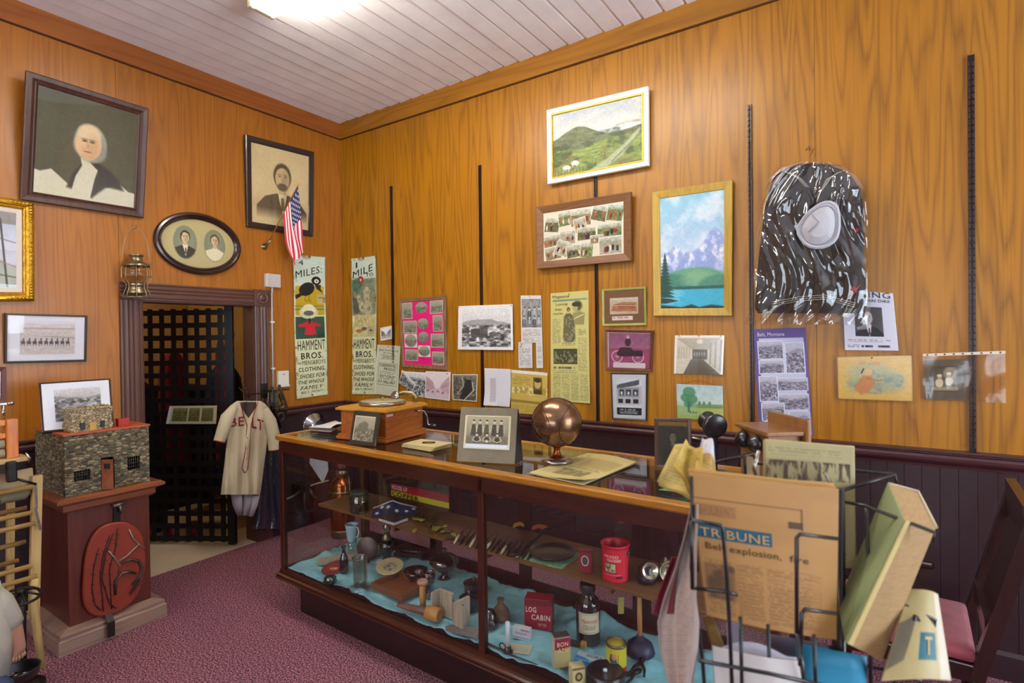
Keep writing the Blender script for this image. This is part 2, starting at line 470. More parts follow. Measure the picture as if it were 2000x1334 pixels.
def painted(q, cv, name, parent, m=None, off=0.0, fn=None, th=0.0):
    """canvas laid over a quad (or over fn(u,v)) as a mesh with vertex colours"""
    w, h = cv.w, cv.h; inv = wm(parent).inverted()
    f = fn or (lambda u, v: q.pt(u, v, off))
    vs = [inv @ Vector(f(i/(w-1), j/(h-1))) for j in range(h) for i in range(w)]
    fs = [(j*w+i, (j+1)*w+i, (j+1)*w+i+1, j*w+i+1) for j in range(h-1) for i in range(w-1)]
    arr = np.ones((w*h, 4), dtype=np.float32)
    g = np.clip(cv.I.reshape(-1, 3)/255.0, 0, 1)
    arr[:, :3] = np.where(g <= 0.04045, g/12.92, ((g+0.055)/1.055)**2.4)
    if th:   # sheet with a back and an edge, all of the same stock
        n = q.n if q else Vector((0, 0, 1))
        edge = [i for i in range(w)]+[j*w+w-1 for j in range(1, h)]+[(h-1)*w+i for i in range(w-2, -1, -1)]+[j*w for j in range(h-2, 0, -1)]
        k = len(vs); rot = wm(parent).to_3x3().inverted() if parent else Matrix.Identity(3)
        nn = rot @ n
        for e in edge: vs.append(vs[e]-nn*th)
        m_ = len(edge)
        if fn:
            k2 = len(vs); src = list(range(w*h)); P_ = [Vector(v) for v in vs[:w*h]]
            for j in range(h):
                for i in range(w):
                    du = P_[j*w+min(i+1, w-1)]-P_[j*w+max(i-1, 0)]; dv = P_[min(j+1, h-1)*w+i]-P_[max(j-1, 0)*w+i]
                    vs.append(P_[j*w+i]-nn*th)
            vs[k:k2] = []; k2 = k
            fs += [(k2+j*w+i, k2+j*w+i+1, k2+(j+1)*w+i+1, k2+(j+1)*w+i) for j in range(h-1) for i in range(w-1)]
            for a in range(m_):
                b = (a+1) % m_; fs.append((edge[a], edge[b], k2+edge[b], k2+edge[a]))
            arr = np.vstack([arr, np.tile(np.append(np.clip(arr[:, :3].mean(0)*1.1, 0, 1), 1).astype(np.float32), (w*h, 1))])
            m_ = 0
        for a in range(m_):
            b = (a+1) % m_; fs.append((edge[a], edge[b], k+b, k+a))
        if m_:
            fs.append(tuple(k+a for a in range(m_)))
            arr = np.vstack([arr, np.tile(np.append(np.clip(arr[:, :3].mean(0)*1.1, 0, 1), 1).astype(np.float32), (m_, 1))])
    me = bpy.data.meshes.new(name); me.from_pydata(vs, [], fs)
    at = me.color_attributes.new('ink', 'FLOAT_COLOR', 'POINT'); at.data.foreach_set('color', arr.astype(np.float32).ravel())
    me.polygons.foreach_set('use_smooth', [bool(fn)]*len(fs))
    me.materials.append(m or print_mat())
    o = bpy.data.objects.new(name, me); COL.objects.link(o)
    if parent: o.parent = parent; WM[o.name] = wm(parent)
    return o

_fontcache = {}
def _outline_area(txt, off, space):
    cu = bpy.data.curves.new('lettering_outline', 'FONT'); cu.body = txt; cu.offset = off; cu.space_character = space; cu.resolution_u = 2
    ob = bpy.data.objects.new('lettering_outline', cu); COL.objects.link(ob); bpy.context.view_layer.update()
    me = ob.to_mesh(); a = sum(p.area for p in me.polygons); ob.to_mesh_clear(); bpy.data.objects.remove(ob); bpy.data.curves.remove(cu); return a
def glyphs(txt, bold=0.0, shear=0.0, space=1.0):
    k = (txt, bold, shear, space)
    if k in _fontcache: return _fontcache[k]
    if bold > 0 and _outline_area(txt, .004, space) > 1.2*_outline_area(txt, 0, space): bold = 0.0   # some outlines fold over when thickened
    cu = bpy.data.curves.new('lettering_outline', 'FONT'); cu.body = txt; cu.offset = bold; cu.shear = shear; cu.space_character = space; cu.resolution_u = 2
    ob = bpy.data.objects.new('lettering_outline', cu); COL.objects.link(ob)
    bpy.context.view_layer.update()
    me = ob.to_mesh()
    vs = [v.co.copy() for v in me.vertices]; fs = [tuple(p.vertices) for p in me.polygons]
    ob.to_mesh_clear(); bpy.data.objects.remove(ob); bpy.data.curves.remove(cu)
    x0 = min((v.x for v in vs), default=0); x1 = max((v.x for v in vs), default=1); y0 = min((v.y for v in vs), default=0); y1 = max((v.y for v in vs), default=1)
    vs = [((v.x-x0)/max(1e-6, x1-x0), (v.y-y0)/max(1e-6, y1-y0)) for v in vs]
    _fontcache[k] = (vs, fs); return vs, fs
class Letters:
    """lettering of one thing, all colours in one mesh"""
    def __init__(s, q, off=0.0012, fn=None): s.mb = MB(); s.q = q; s.off = off; s.fn = fn
    def put(s, txt, u0, v0, u1, v1, col='#1a1a1a', bold=0.0, shear=0.0, arc=0.0, rise=0.0, space=1.0):
        vs, fs = glyphs(txt, bold*.3, shear, space+max(0, bold)*2.5); s.mb.col = lin(col) if not isinstance(col, tuple) or max(col) > 1 else col
        P = []
        for x, y in vs:
            u = u0+(u1-u0)*x; v = v1+(v0-v1)*y-rise*x-arc*4*x*(1-x)
            P.append(s.fn(u, v) if s.fn else s.q.pt(u, v, s.off))
        s.mb._add(P, fs); return s
    def build(s, parent, m=None, name='lettering'):
        return s.mb.build(name, m or print_mat('ink_print', 0.6), parent)

def wall_thing(name, label, cat, q, wall, group=None):
    return thing(name, label, cat, q.base(), 0 if wall == 'A' else PI/2, group)
def frame_part(q, prof, m, parent, name='frame', label=None):
    """prof: (inset from outer edge, height off the quad)"""
    mb = MB(); mb.ring([q.inset(d, h).p if d else q.loop(h) for d, h in prof])
    return mb.build(name, m, parent, label)
def backing(q, d, h, m, parent, name='backing_board'):
    qq = q.inset(d); mb = MB(); a = qq.loop(0); b = qq.loop(h)
    mb._add(a+b, [(0, 1, 2, 3), (7, 6, 5, 4), (0, 4, 5, 1), (1, 5, 6, 2), (2, 6, 7, 3), (3, 7, 4, 0)])
    return mb.build(name, m, parent)

# ================================================================== the room
ZC, ZT, ZR = 3.797, 3.640, 1.093        # ceiling, underside of the fascia, top of the chair rail
M_panel_b = wood_mat('wood_panelling_back', '#5c3603', '#a26a08', 0.37, 'Z', 1.0, 8.0, 0.75)
M_panel_l = wood_mat('wood_panelling_left', '#703c08', '#a0621a', 0.34, 'Z', 1.0, 8.0, 0.6)
M_fascia = wood_mat('fascia_board_left', '#723610', '#94541c', 0.4, 'Y', 1.0, 5.0, 0.7)
M_fascia_b = wood_mat('fascia_board_back', '#6a4006', '#9c6610', 0.4, 'X', 1.0, 5.0, 0.7)
M_dado = mat('dado_paint', '#2c171b', 0.42, noise=0.12, nscale=6, bump=0.1, bscale=40)
M_rail = mat('rail_paint', '#452526', 0.35, noise=0.1, nscale=8)
M_casing = mat('casing_paint', '#523329', 0.4, noise=0.1, nscale=8, stretch=(1, 1, 0.2))
M_plaster = mat('plaster', '#b8ab8c', 0.9, noise=0.06, nscale=3)
M_concrete = mat('concrete', '#b7a992', 0.85, noise=0.08, nscale=6, bump=0.2, bscale=30)

def carpet_mat():
    m = bpy.data.materials.new('carpet_pile'); m.use_nodes = True; nt = m.node_tree; N = nt.nodes; L = nt.links; b = N['Principled BSDF']
    tc = N.new('ShaderNodeTexCoord')
    n = N.new('ShaderNodeTexNoise'); n.inputs['Scale'].default_value = 125; n.inputs['Detail'].default_value = 5; L.new(tc.outputs['Object'], n.inputs['Vector'])
    n3 = N.new('ShaderNodeTexNoise'); n3.inputs['Scale'].default_value = 1.6; n3.inputs['Detail'].default_value = 3; L.new(tc.outputs['Object'], n3.inputs['Vector'])
    r = N.new('ShaderNodeValToRGB'); e = r.color_ramp.elements
    e[0].position = 0.38; e[0].color = (*lin('#3c2029'), 1); e[1].position = 0.62; e[1].color = (*lin('#b4848e'), 1)
    x = e.new(0.5); x.color = (*lin('#764452'), 1)
    L.new(n.outputs['Fac'], r.inputs['Fac'])
    mx = N.new('ShaderNodeMixRGB'); mx.blend_type = 'MULTIPLY'; mx.inputs['Fac'].default_value = 0.25
    L.new(r.outputs['Color'], mx.inputs['Color1']); L.new(n3.outputs['Color'], mx.inputs['Color2']); L.new(mx.outputs['Color'], b.inputs['Base Color'])
    b.inputs['Roughness'].default_value = 0.95; b.inputs['Specular IOR Level'].default_value = 0.15
    bp = N.new('ShaderNodeBump'); bp.inputs['Strength'].default_value = 0.6; bp.inputs['Distance'].default_value = 0.004
    L.new(n.outputs['Fac'], bp.inputs['Height']); L.new(bp.outputs[0], b.inputs['Normal'])
    return m
mb = MB(); mb.box((0, -8, -0.05), (8, 0, 0)); struct(mb, 'floor', carpet_mat())
mb = MB(); mb.box((-2.45, -3.25, -0.05), (0.0, -0.15, -0.004)); struct(mb, 'floor_back_room', M_concrete)

# ceiling of lapped boards running front to back
M_ceil = mat('ceiling_paint', '#f0eef0', 0.62, noise=0.05, nscale=5, bump=0.15, bscale=25)
mb = MB()
pitch = 0.14; k = 0; x = 0.0
rnd = random.Random(4)
while x < 8:
    x1 = min(8, x+pitch); lo = ZC-0.012-0.003*rnd.random(); g = 0.006
    sec = [(x, ZC+0.0), (x+g, lo+0.004), (x+g*2, lo), (x1-0.018, lo+0.006), (x1, ZC)]
    sec2 = sec+[(x1, ZC+0.03), (x, ZC+0.03)]
    vs = [(a, yy, z) for yy in (-8, 0) for a, z in sec2]; n = len(sec2)
    mb._add(vs, [(i, (i+1) % n, n+(i+1) % n, n+i) for i in range(n)]+[tuple(range(n)), tuple(reversed(range(n, 2*n)))])
    x = x1
struct(mb, 'ceiling', M_ceil)

# walls: core plus sheets of panelling with butt seams
mb = MB(); mb.box((-0.15, 0.006, 0), (8.15, 0.15, 3.85)); wb = struct(mb, 'wall_back', M_panel_b)
DZ = ZR-0.02
xs = [0.0, 1.33, 2.70, 4.07, 5.29, 6.51, 8.0]
for a, b in zip(xs[:-1], xs[1:]):
    mb = MB(); mb.bbox((a+0.0008, 0.0, DZ), (b-0.0008, 0.008, 3.79), 0.001)
    o = mb.build('panel_sheet', M_panel_b, wb)
    o.data.transform(Matrix.Translation((-a*3.1, 0, a*1.7))); o.location = (a*3.1, 0, -a*1.7)
mb = MB()
mb.box((-0.15, -1.76, 1.99), (-0.006, -0.92, 3.85)); mb.box((-0.15, -0.92, 0), (-0.006, 0.0, 3.85)); mb.box((-0.15, -8.0, 0), (-0.006, -1.76, 3.85))
wl = struct(mb, 'wall_left', M_panel_l)
def lsheet(y0, y1, z0, z1, s):
    mb = MB(); mb.bbox((-0.008, y0+0.0008, z0), (0.0, y1-0.0008, z1), 0.001)
    o = mb.build('panel_sheet', M_panel_l, wl); o.data.transform(Matrix.Translation((0, s*2.3, s*1.9))); o.location = (0, -s*2.3, -s*1.9)
lsheet(-0.80, 0.0, DZ, 3.79, 1)
lsheet(-1.30, -0.80, 2.0, 3.79, 2); lsheet(-1.90, -1.30, 2.0, 3.79, 3)
lsheet(-2.55, -1.90, DZ, 3.79, 4)
for i in range(5): lsheet(-2.55-1.15*(i+1), -2.55-1.15*i, DZ, 3.79, 5+i)
# dado of narrow grooved boards
def dado(along, a, b, w):
    mb = MB(); p = 0.0745; t = a
    while t < b-0.001:
        e = min(t+p, b)
        if along == 'x': mb.bbox((t+0.0006, -0.012, 0.10), (e-0.0006, 0.006, DZ-0.03), 0.0018)
        else: mb.bbox((-0.006, t+0.0006, 0.10), (0.012, e-0.0006, DZ-0.03), 0.0018)
        t = e
    mb.build('dado_boards', M_dado, w)
dado('x', 0, 8, wb); dado('y', -0.80, 0, wl); dado('y', -8, -1.90, wl)
# chair rail, baseboard, fascia (profiles swept along the walls)
def sweep_x(x0, x1, prof, m, name):
    mb = MB(); n = len(prof); vs = [(x, -o, z) for x in (x0, x1) for o, z in prof]
    mb._add(vs, [(i, (i+1) % n, n+(i+1) % n, n+i) for i in range(n)]+[tuple(range(n)), tuple(reversed(range(n, 2*n)))]); return struct(mb, name, m)
def sweep_y(y0, y1, prof, m, name):
    mb = MB(); n = len(prof); vs = [(o, y, z) for y in (y0, y1) for o, z in prof]
    mb._add(vs, [(i, (i+1) % n, n+(i+1) % n, n+i) for i in range(n)]+[tuple(range(n)), tuple(reversed(range(n, 2*n)))]); return struct(mb, name, m)
rail = [(-0.005, ZR-0.085), (0.016, ZR-0.085), (0.018, ZR-0.075), (0.026, ZR-0.066), (0.038, ZR-0.058), (0.046, ZR-0.046), (0.048, ZR-0.032), (0.042, ZR-0.020), (0.032, ZR-0.016), (0.032, ZR-0.010), (0.050, ZR-0.004), (0.050, ZR+0.004), (0.012, ZR+0.006), (-0.005, ZR+0.006)]
sweep_x(0, 8, rail, M_rail, 'trim_1'); sweep_y(-0.80, 0, rail, M_rail, 'trim_2'); sweep_y(-8, -1.90, rail, M_rail, 'trim_3')
fas = [(-0.005, ZT), (0.019, ZT), (0.021, ZT+0.003), (0.021, 3.80), (-0.005, 3.80)]
sweep_x(0, 8, fas, M_fascia_b, 'trim_4'); sweep_y(-8, 0, fas, M_fascia, 'trim_5')
M_gap = mat('dark_seam', '#3a1606', 0.8)
sweep_x(0, 8, [(-0.002, ZT-0.006), (0.006, ZT-0.006), (0.006, ZT), (-0.002, ZT)], M_gap, 'trim_6')
sweep_y(-8, 0, [(-0.002, ZT-0.006), (0.006, ZT-0.006), (0.006, ZT), (-0.002, ZT)], M_gap, 'trim_7')
base = [(-0.005, 0), (0.022, 0), (0.022, 0.12), (0.014, 0.14), (-0.005, 0.145)]
sweep_x(0, 8, base, M_dado, 'baseboard_back'); sweep_y(-0.80, 0, base, M_dado, 'baseboard_left')
sweep_y(-8, -1.90, base, M_dado, 'baseboard_far_left')
# door casing: fluted side boards, moulded head and corner rosette
def flute(y0, y1, z0, z1, x=0.0, vertical=True):
    mb = MB(); w = (y1-y0) if vertical else (z1-z0)
    prof = [(0, 0), (0, .022), (.08, .025), (.14, .021), (.20, .025), (.30, .026), (.40, .021), (.50, .026), (.60, .021), (.70, .026), (.80, .025), (.86, .021), (.92, .025), (1, .022), (1, 0)]
    n = len(prof)
    if vertical: vs = [(x+h, y0+w*t, z) for z in (z0, z1) for t, h in prof]
    else: vs = [(x+h, y, z0+w*t) for y in (y0, y1) for t, h in prof]
    mb._add(vs, [(i, (i+1) % n, n+(i+1) % n, n+i) for i in range(n)]+[tuple(range(n)), tuple(reversed(range(n, 2*n)))])
    return mb
struct(flute(-1.905, -1.765, 0, 1.985), 'trim_8', M_casing)
struct(flute(-0.925, -0.795, 0, 1.985), 'trim_9', M_casing)
struct(flute(-1.905, -0.925, 1.985, 2.115, vertical=False), 'trim_10', M_casing)
mb = MB(); mb.bbox((0, -0.928, 1.982), (0.034, -0.790, 2.122), 0.003)
T = Matrix.Translation((0.034, -0.859, 2.052)) @ Matrix.Rotation(PI/2, 4, 'Y')
mb.lathe([(0.054, 0), (0.054, 0.006), (0.046, 0.010), (0.038, 0.003), (0.028, 0.003), (0.022, 0.011), (0.010, 0.014), (0.0001, 0.014)], T, 28)
struct(mb, 'trim_11', M_casing)
mb = MB(); mb.box((-0.15, -1.775, 0), (0.0, -1.755, 1.99)); mb.box((-0.15, -0.93, 0), (0, -0.91, 1.99)); mb.box((-0.15, -1.775, 1.98), (0, -0.91, 2.0))
struct(mb, 'trim_12', M_casing)
# the two walls behind the viewer and the room beyond the gate
M_white = mat('plaster_white', '#c9b48d', 0.8)
def holed(axis, pos, th, a0, a1, z1, holes, name):
    mb = MB(); t = a0
    def bx(p, q, zz0, zz1):
        if q-p < 1e-6 or zz1-zz0 < 1e-6: return
        if axis == 'x': mb.box((pos, p, zz0), (pos+th, q, zz1))
        else: mb.box((p, pos, zz0), (q, pos+th, zz1))
    for (h0, h1, z0h, z1h) in holes:
        bx(t, h0, 0, z1); bx(h0, h1, 0, z0h); bx(h0, h1, z1h, z1); t = h1
    bx(t, a1, 0, z1); return struct(mb, name, M_white)
holed('x', 8.0, 0.1, -8, 0, 3.85, [(-2.9, -0.3, 0.75, 2.75)], 'wall_right')
holed('y', -8.1, 0.1, 0, 8, 3.85, [(1.3, 3.5, 0.65, 2.85), (3.7, 5.9, 0.65, 2.85)], 'wall_front')
P_glass = pane_mat()
def window(axis, pos, a0, a1, z0, z1, name):
    mb = MB(); f = 0.05
    def bx(p, q, y0, y1):
        if axis == 'x': mb.box((pos, p, y0), (pos+0.05, q, y1))
        else: mb.box((p, pos, y0), (q, pos+0.05, y1))
    bx(a0, a0+f, z0, z1); bx(a1-f, a1, z0, z1); bx(a0, a1, z0, z0+f); bx(a0, a1, z1-f, z1)
    mid = (a0+a1)/2; bx(mid-0.02, mid+0.02, z0, z1); bx(a0, a1, (z0+z1)/2-0.02, (z0+z1)/2+0.02)
    w = struct(mb, name, mat('window_frame_paint', '#d8d2c4', 0.5))
    mb = MB()
    if axis == 'x': mb.box((pos+0.02, a0, z0), (pos+0.024, a1, z1))
    else: mb.box((a0, pos+0.02, z0), (a1, pos+0.024, z1))
    mb.build('window_glass', P_glass, w)
window('x', 8.0, -2.9, -0.3, 0.75, 2.75, 'window_1'); window('y', -8.06, 1.3, 3.5, 0.65, 2.85, 'window_2'); window('y', -8.06, 3.7, 5.9, 0.65, 2.85, 'window_3')
M_backroom = mat('back_room_plaster', '#b89a62', 0.9, noise=0.15, nscale=2.5)
mb = MB(); mb.box((-2.5, -3.3, -0.06), (-2.38, -0.1, 2.9)); mb.box((-2.5, -3.3, -0.06), (-0.14, -3.18, 2.9)); mb.box((-2.5, -0.3, -0.06), (-0.14, -0.1, 2.9)); mb.box((-2.5, -3.3, 2.8), (-0.14, -0.1, 2.9))
struct(mb, 'wall_back_room', M_backroom)
# bulb added to brighten the back room wall, no such lamp known
bulb = thing('added_fill_bulb', 'added bare bulb brightening the room behind the black gate', 'bulb', (-1.5, -1.9, 2.8))
mb = MB(); mb.cyl((-1.5, -1.9, 2.62), (-1.5, -1.9, 2.8), 0.006, 8); mb.cyl((-1.5, -1.9, 2.58), (-1.5, -1.9, 2.63), 0.018, 16); mb.build('socket', mat('black_plastic', '#141414', 0.35), bulb)
mb = MB(); mb.ball((-1.5, -1.9, 2.55), 0.03, 16); mb.build('fill_bulb', emit_mat('warm_fill', (1.0, 0.72, 0.42), 560), bulb)

# fluorescent fixtures on the ceiling
M_fixt = mat('fixture_enamel', '#e8e4d8', 0.35)
M_tube = emit_mat('fluorescent_tube', (1.0, 0.945, 0.83), 54)
def fixture(x0, x1, y, label):
    t = thing('fluorescent_light', label, 'ceiling light', (x0, y, ZC-0.01), 0, 'fluorescent ceiling lights')
    mb = MB(); mb.bbox((x0, y-0.05, ZC-0.055), (x1, y+0.05, ZC-0.012), 0.008); mb.build('housing', M_fixt, t)
    for s in (-1, 1):
        mb = MB(); mb.cyl((x0+0.03, y+s*0.062, ZC-0.10), (x1-0.03, y+s*0.062, ZC-0.10), 0.019, 16); mb.build('tube', M_tube, t)
    for xe in (x0, x1-0.035):
        mb = MB(); mb.bbox((xe, y-0.082, ZC-0.118), (xe+0.035, y+0.082, ZC-0.062), 0.006); mb.build('end_cap', mat('end_cap_plastic', '#d8cfa6', 0.4), t)
    return t
fixture(1.25, 3.55, -1.60, 'white twin-tube fluorescent light near the back wall, its end in view at the top')
fixture(0.6, 3.04, -4.8, 'twin-tube fluorescent light over the middle of the room')

# slotted dark shelf standards on the back wall
M_std = mat('standard_enamel', '#2a1a16', 0.35, metal=0.3)
def standard(px, ytop, ybot, label, wd=0.022, z1=None):
    a = onA(px[0], ytop); x = a.x; z0 = ZR+0.004
    t = thing('shelf_standard', label, 'shelf standard', (x, 0, z0), 0, 'slotted shelf standards on the back wall')
    ztop = z1 or a.z; mb = MB()
    mb.box((x-wd/2, -0.003, z0), (x+wd/2, 0.0, ztop)); mb.box((x-wd/2, -0.013, z0), (x-wd/2+0.003, 0, ztop)); mb.box((x+wd/2-0.003, -0.013, z0), (x+wd/2, 0, ztop))
    mb.build('channel', M_std, t)
    mb = MB(); z = z0+0.02
    mb2 = mb
    while z < ztop-0.03:
        mb.box((x-wd/2, -0.014, z), (x-0.0035, -0.011, z+0.025)); mb.box((x+0.0035, -0.014, z), (x+wd/2, -0.011, z+0.025)); z += 0.032
    mb.build('slot_face', mat('standard_face', '#3a2620', 0.3, metal=0.3), t)
standard((765, 0), 364, 0, 'dark slotted shelf standard between the one-mile sign and the pink photo board')
standard((938, 0), 323, 0, 'dark slotted shelf standard behind the large black-and-white ruins photo')
standard((1163, 0), 300, 0, 'dark slotted shelf standard behind the white-framed landscape and the collage frame', z1=3.0)
standard((1464.5, 0), 205, 0, 'dark slotted shelf standard just beside the bagged sailor uniform')
standard((1896, 0), 108, 0, 'dark slotted shelf standard beyond the wooden plaque, behind the sleeved photo', 0.026)

# ================================================================== painters for pictures
def portrait(c, cx, cy, s, skin='#c8a878', hair='#8a8474', coat='#3a3a34', shirt='#d8d2b8', beard=None, bw=None, bald=0.0):
    """generic head and shoulders; s = head height as a share of the canvas height"""
    k = c.asp; hx = lambda x: cx+x*s/k; vy = lambda y: cy+y*s
    c.poly([(hx(-1.15), vy(2.3)), (hx(-1.1), vy(1.2)), (hx(-.75), vy(.82)), (hx(-.28), vy(.66)), (hx(.28), vy(.66)), (hx(.75), vy(.84)), (hx(1.12), vy(1.25)), (hx(1.18), vy(2.3))], coat, soft=.012)
    c.poly([(hx(-.22), vy(.52)), (hx(.22), vy(.52)), (hx(.16), vy(.9)), (hx(.02), vy(1.45)), (hx(-.14), vy(.9))], shirt, soft=.008)
    c.poly([(hx(-.06), vy(.8)), (hx(.06), vy(.8)), (hx(.10), vy(1.3)), (hx(-.06), vy(1.3))], coat, .8)
    c.rect(hx(-.16), vy(.28), hx(.16), vy(.66), skin, soft=.01)
    c.ell(cx, vy(-.03), .39*s/k, .50*s, hair, soft=.02)
    c.ell(cx, vy(.06), .31*s/k, .42*s, skin, soft=.012)
    if bald: c.ell(cx, vy(-.2), .26*s/k, .24*s, skin, bald, soft=.03)
    c.ell(hx(.14), vy(.1), .16*s/k, .34*s, cc(skin)*.78, .55, soft=.06)
    for e in (-.12, .13):
        c.ell(hx(e), vy(-.02), .055*s/k, .022*s, cc(skin)*.35, .8, soft=.008); c.ell(hx(e), vy(-.09), .075*s/k, .015*s, cc(hair)*.6, .6, soft=.008)
    c.poly([(hx(0), vy(0)), (hx(.06), vy(.17)), (hx(-.03), vy(.17))], cc(skin)*.72, .6, soft=.008)
    c.ell(cx, vy(.28), .09*s/k, .017*s, cc(skin)*.5, .7, soft=.007)
    if beard: c.ell(cx, vy(.38), .22*s/k, .15*s, beard, .85, soft=.02)
    return c
def bw_land(w, h, seed=0, lo=40, hi=225, hor=.45, paper=None, m=0.0):
    c = Canvas(w, h, hi); rng = random.Random(seed)
    c.grad(0, hor, hi, hi-25)
    ridge = hor-.10*fbm(c.U*4+seed, c.U*0, seed)-.05*np.sin(c.U*5+seed)
    c.mix((c.V > ridge).astype(float), (lo+hi)/2+20)
    g = fbm(c.U*16, c.V*24, seed+3, 5); gg = (lo+(hi-lo)*np.clip((g-.28)*2.2, 0, 1))[..., None]*np.ones(3)
    c.mix(np.clip((c.V-hor)/.05, 0, 1), gg)
    for i in range(9):
        x = rng.random(); y = hor+.05+.3*rng.random(); s = .03+.07*rng.random()
        c.rect(x-s, y-s*.7, x+s, y+s*.8, lo+rng.random()*90, .8, soft=.01)
        if i % 3 == 0: c.ell(x, y-s, s, s*.7, hi, .6, soft=.02)
    c.grain(18, w*.4, h*.4, seed+9, 2)
    if m: 
        for a in ((0, 0, 1, m), (0, 1-m, 1, 1), (0, 0, m/c.asp, 1), (1-m/c.asp, 0, 1, 1)): c.rect(*a, paper or 235)
    return c
def bw_group(w, h, seed=0, n=6, lo=30, hi=215, rows=1):
    c = Canvas(w, h, (lo+hi)/2); rng = random.Random(seed); c.grain(40, 6, 6, seed)
    for r in range(rows):
        for i in range(n):
            x = (i+.5+.2*rng.random())/n; y = .30+.33*r+.05*rng.random(); s = .085 if rows == 1 else .07
            c.poly([(x-.42/n, y+.6), (x-.36/n, y+.12), (x-.12/n, y+.06), (x+.12/n, y+.06), (x+.36/n, y+.12), (x+.42/n, y+.6)], lo+rng.random()*110, .95)
            c.ell(x, y, s*.7/c.asp, s, hi-20*rng.random(), soft=.01); c.ell(x, y-s*.55, s*.75/c.asp, s*.55, lo+20, .9, soft=.01)
            for e in (-.25, .25): c.ell(x+e*s/c.asp, y-.05*s, .12*s/c.asp, .08*s, lo, .7)
            c.rect(x-.05/n, y+.09, x+.05/n, y+.22, hi, .7)
    c.rect(0, .88, 1, 1, (lo+hi)/2.4, .7, soft=.05); c.grain(14, w*.5, h*.5, seed+5, 2); return c
def bw_street(w, h, seed=0, lo=40, hi=230):
    c = Canvas(w, h, hi); rng = random.Random(seed)
    c.poly([(0, .15), (.32, .38), (.40, .62), (0, .78)], (lo+hi)*.42); c.poly([(1, .10), (.68, .40), (.58, .62), (1, .8)], (lo+hi)*.5)
    for i in range(5):
        t = i/5; c.rect(.03+.065*i, .36+.03*i, .07+.055*i, .5+.02*i, lo+20, .8); c.rect(.93-.07*i, .34+.035*i, .97-.062*i, .5+.02*i, lo+40, .7)
    c.poly([(0, .78), (.42, .60), (.58, .60), (1, .80), (1, 1), (0, 1)], (lo+hi)*.62); c.line([(.5, .62), (.55, 1)], .02, hi, .8)
    for i in range(4):
        x = .12+.2*i; y = .72+.03*(i % 2); c.ell(x, y, .06, .035, lo, .9, soft=.01); c.rect(x-.03, y-.06, x+.03, y, lo+15, .9)
    c.grain(22, w*.4, h*.4, seed, 3); return c

def blank(n, col, asp, g=6, seed=1, w=None):
    w = w or int(n*asp); c = Canvas(max(4, w), n, col, asp); c.grain(g, 9*asp, 9, seed); return c

# ================================================================== left wall
M_dkframe = wood_mat('dark_walnut_frame', '#1e0f0c', '#4b2c22', 0.4, 'Z', 1.4, 5, .6)
M_blackframe = mat('black_frame', '#241a1a', 0.35, coat=.3)
M_gold = mat('gilt', '#c99a2e', 0.32, metal=.75, noise=.25, nscale=40, bump=.35, bscale=70)
M_pglass = pane_mat('picture_glass', refl=.8)
M_back = mat('backing_card', '#5a4632', 0.9)
def glaze(q, d, h, parent):
    qq = q.inset(d); mb = MB(); mb._add([p+qq.n*(h+0.001) for p in qq.p]+[p+qq.n*(h-0.001) for p in qq.p], [(0, 1, 2, 3), (7, 6, 5, 4), (0, 4, 5, 1), (1, 5, 6, 2), (2, 6, 7, 3), (3, 7, 4, 0)])
    return mb.build('glass', M_pglass, parent)
def framed(name, label, cat, q, wall, T, prof, fm, cv, d, mat_=None, glass=True, group=None, imgname='picture', pm=None):
    t = wall_thing(name, label, cat, q, wall, group)
    frame_part(q, prof, fm, t)
    backing(q, d*.6, -T+0.001, M_back, t) if False else None
    mb = MB(); qi = q.inset(d*.5)
    a = [p-q.n*(T-0.002) for p in qi.p]; b = [p-q.n*(T-0.006 if T > .012 else T*.5) for p in qi.p]
    mb._add(a+b, [(0, 1, 2, 3), (7, 6, 5, 4), (0, 4, 5, 1), (1, 5, 6, 2), (2, 6, 7, 3), (3, 7, 4, 0)]); mb.build('backing_board', M_back, t)
    painted(q.inset(d*.93), cv, imgname, t, pm, -T*.45)
    if glass: glaze(q, d*.95, -T*.3, t)
    return t

# large portrait of a white-haired man
q = WL([(52, 137), (291, 212), (281, 426), (40, 390)], 0.03, 0.10)
a = q.w/q.h; c = Canvas(190, 180, '#4a4832', a)
c.grain(10, 4, 4, 3)
base_ = '#d2ceb2'
c.ell(.5, .45, .5, .45, '#57543e', .35, soft=.3)
c.poly([(-.1, 1.1), (-.1, .76), (.05, .79), (.15, .75), (.26, .83), (.36, .90), (.48, .84), (.6, .80), (.7, .84), (.84, .78), (.93, .84), (1.1, .86), (1.1, 1.1)], base_, soft=.012)
c.poly([(.30, .90), (.36, .74), (.45, .63), (.60, .60), (.72, .66), (.82, .74), (.88, .84), (.70, .83), (.62, .90), (.55, .97), (.45, .93)], '#2c261f', soft=.03)
c.poly([(.42, .58), (.50, .60), (.60, .68), (.57, .78), (.53, 1.0), (.33, 1.0), (.38, .78), (.44, .66)], base_, soft=.01)
c.ell(.515, .425, .145/a, .19, '#9fa095', .95, soft=.02); c.ell(.585, .49, .085/a, .11, '#8e8f84', .9, soft=.03); c.ell(.405, .46, .05/a, .08, '#a5a598', .9, soft=.03)
c.ell(.495, .43, .115/a, .165, '#dcb98c', soft=.015); c.ell(.50, .33, .10/a, .09, '#dfc79f', soft=.03)
c.ell(.54, .47, .055/a, .12, '#b98f63', .5, soft=.05); c.ell(.455, .50, .035/a, .035, '#d99d7c', .6, soft=.03)
for e in (.455, .53):
    c.ell(e, .41, .023/a, .011, '#5b4030', .9, soft=.008); c.ell(e, .392, .032/a, .008, '#8a7452', .8, soft=.008)
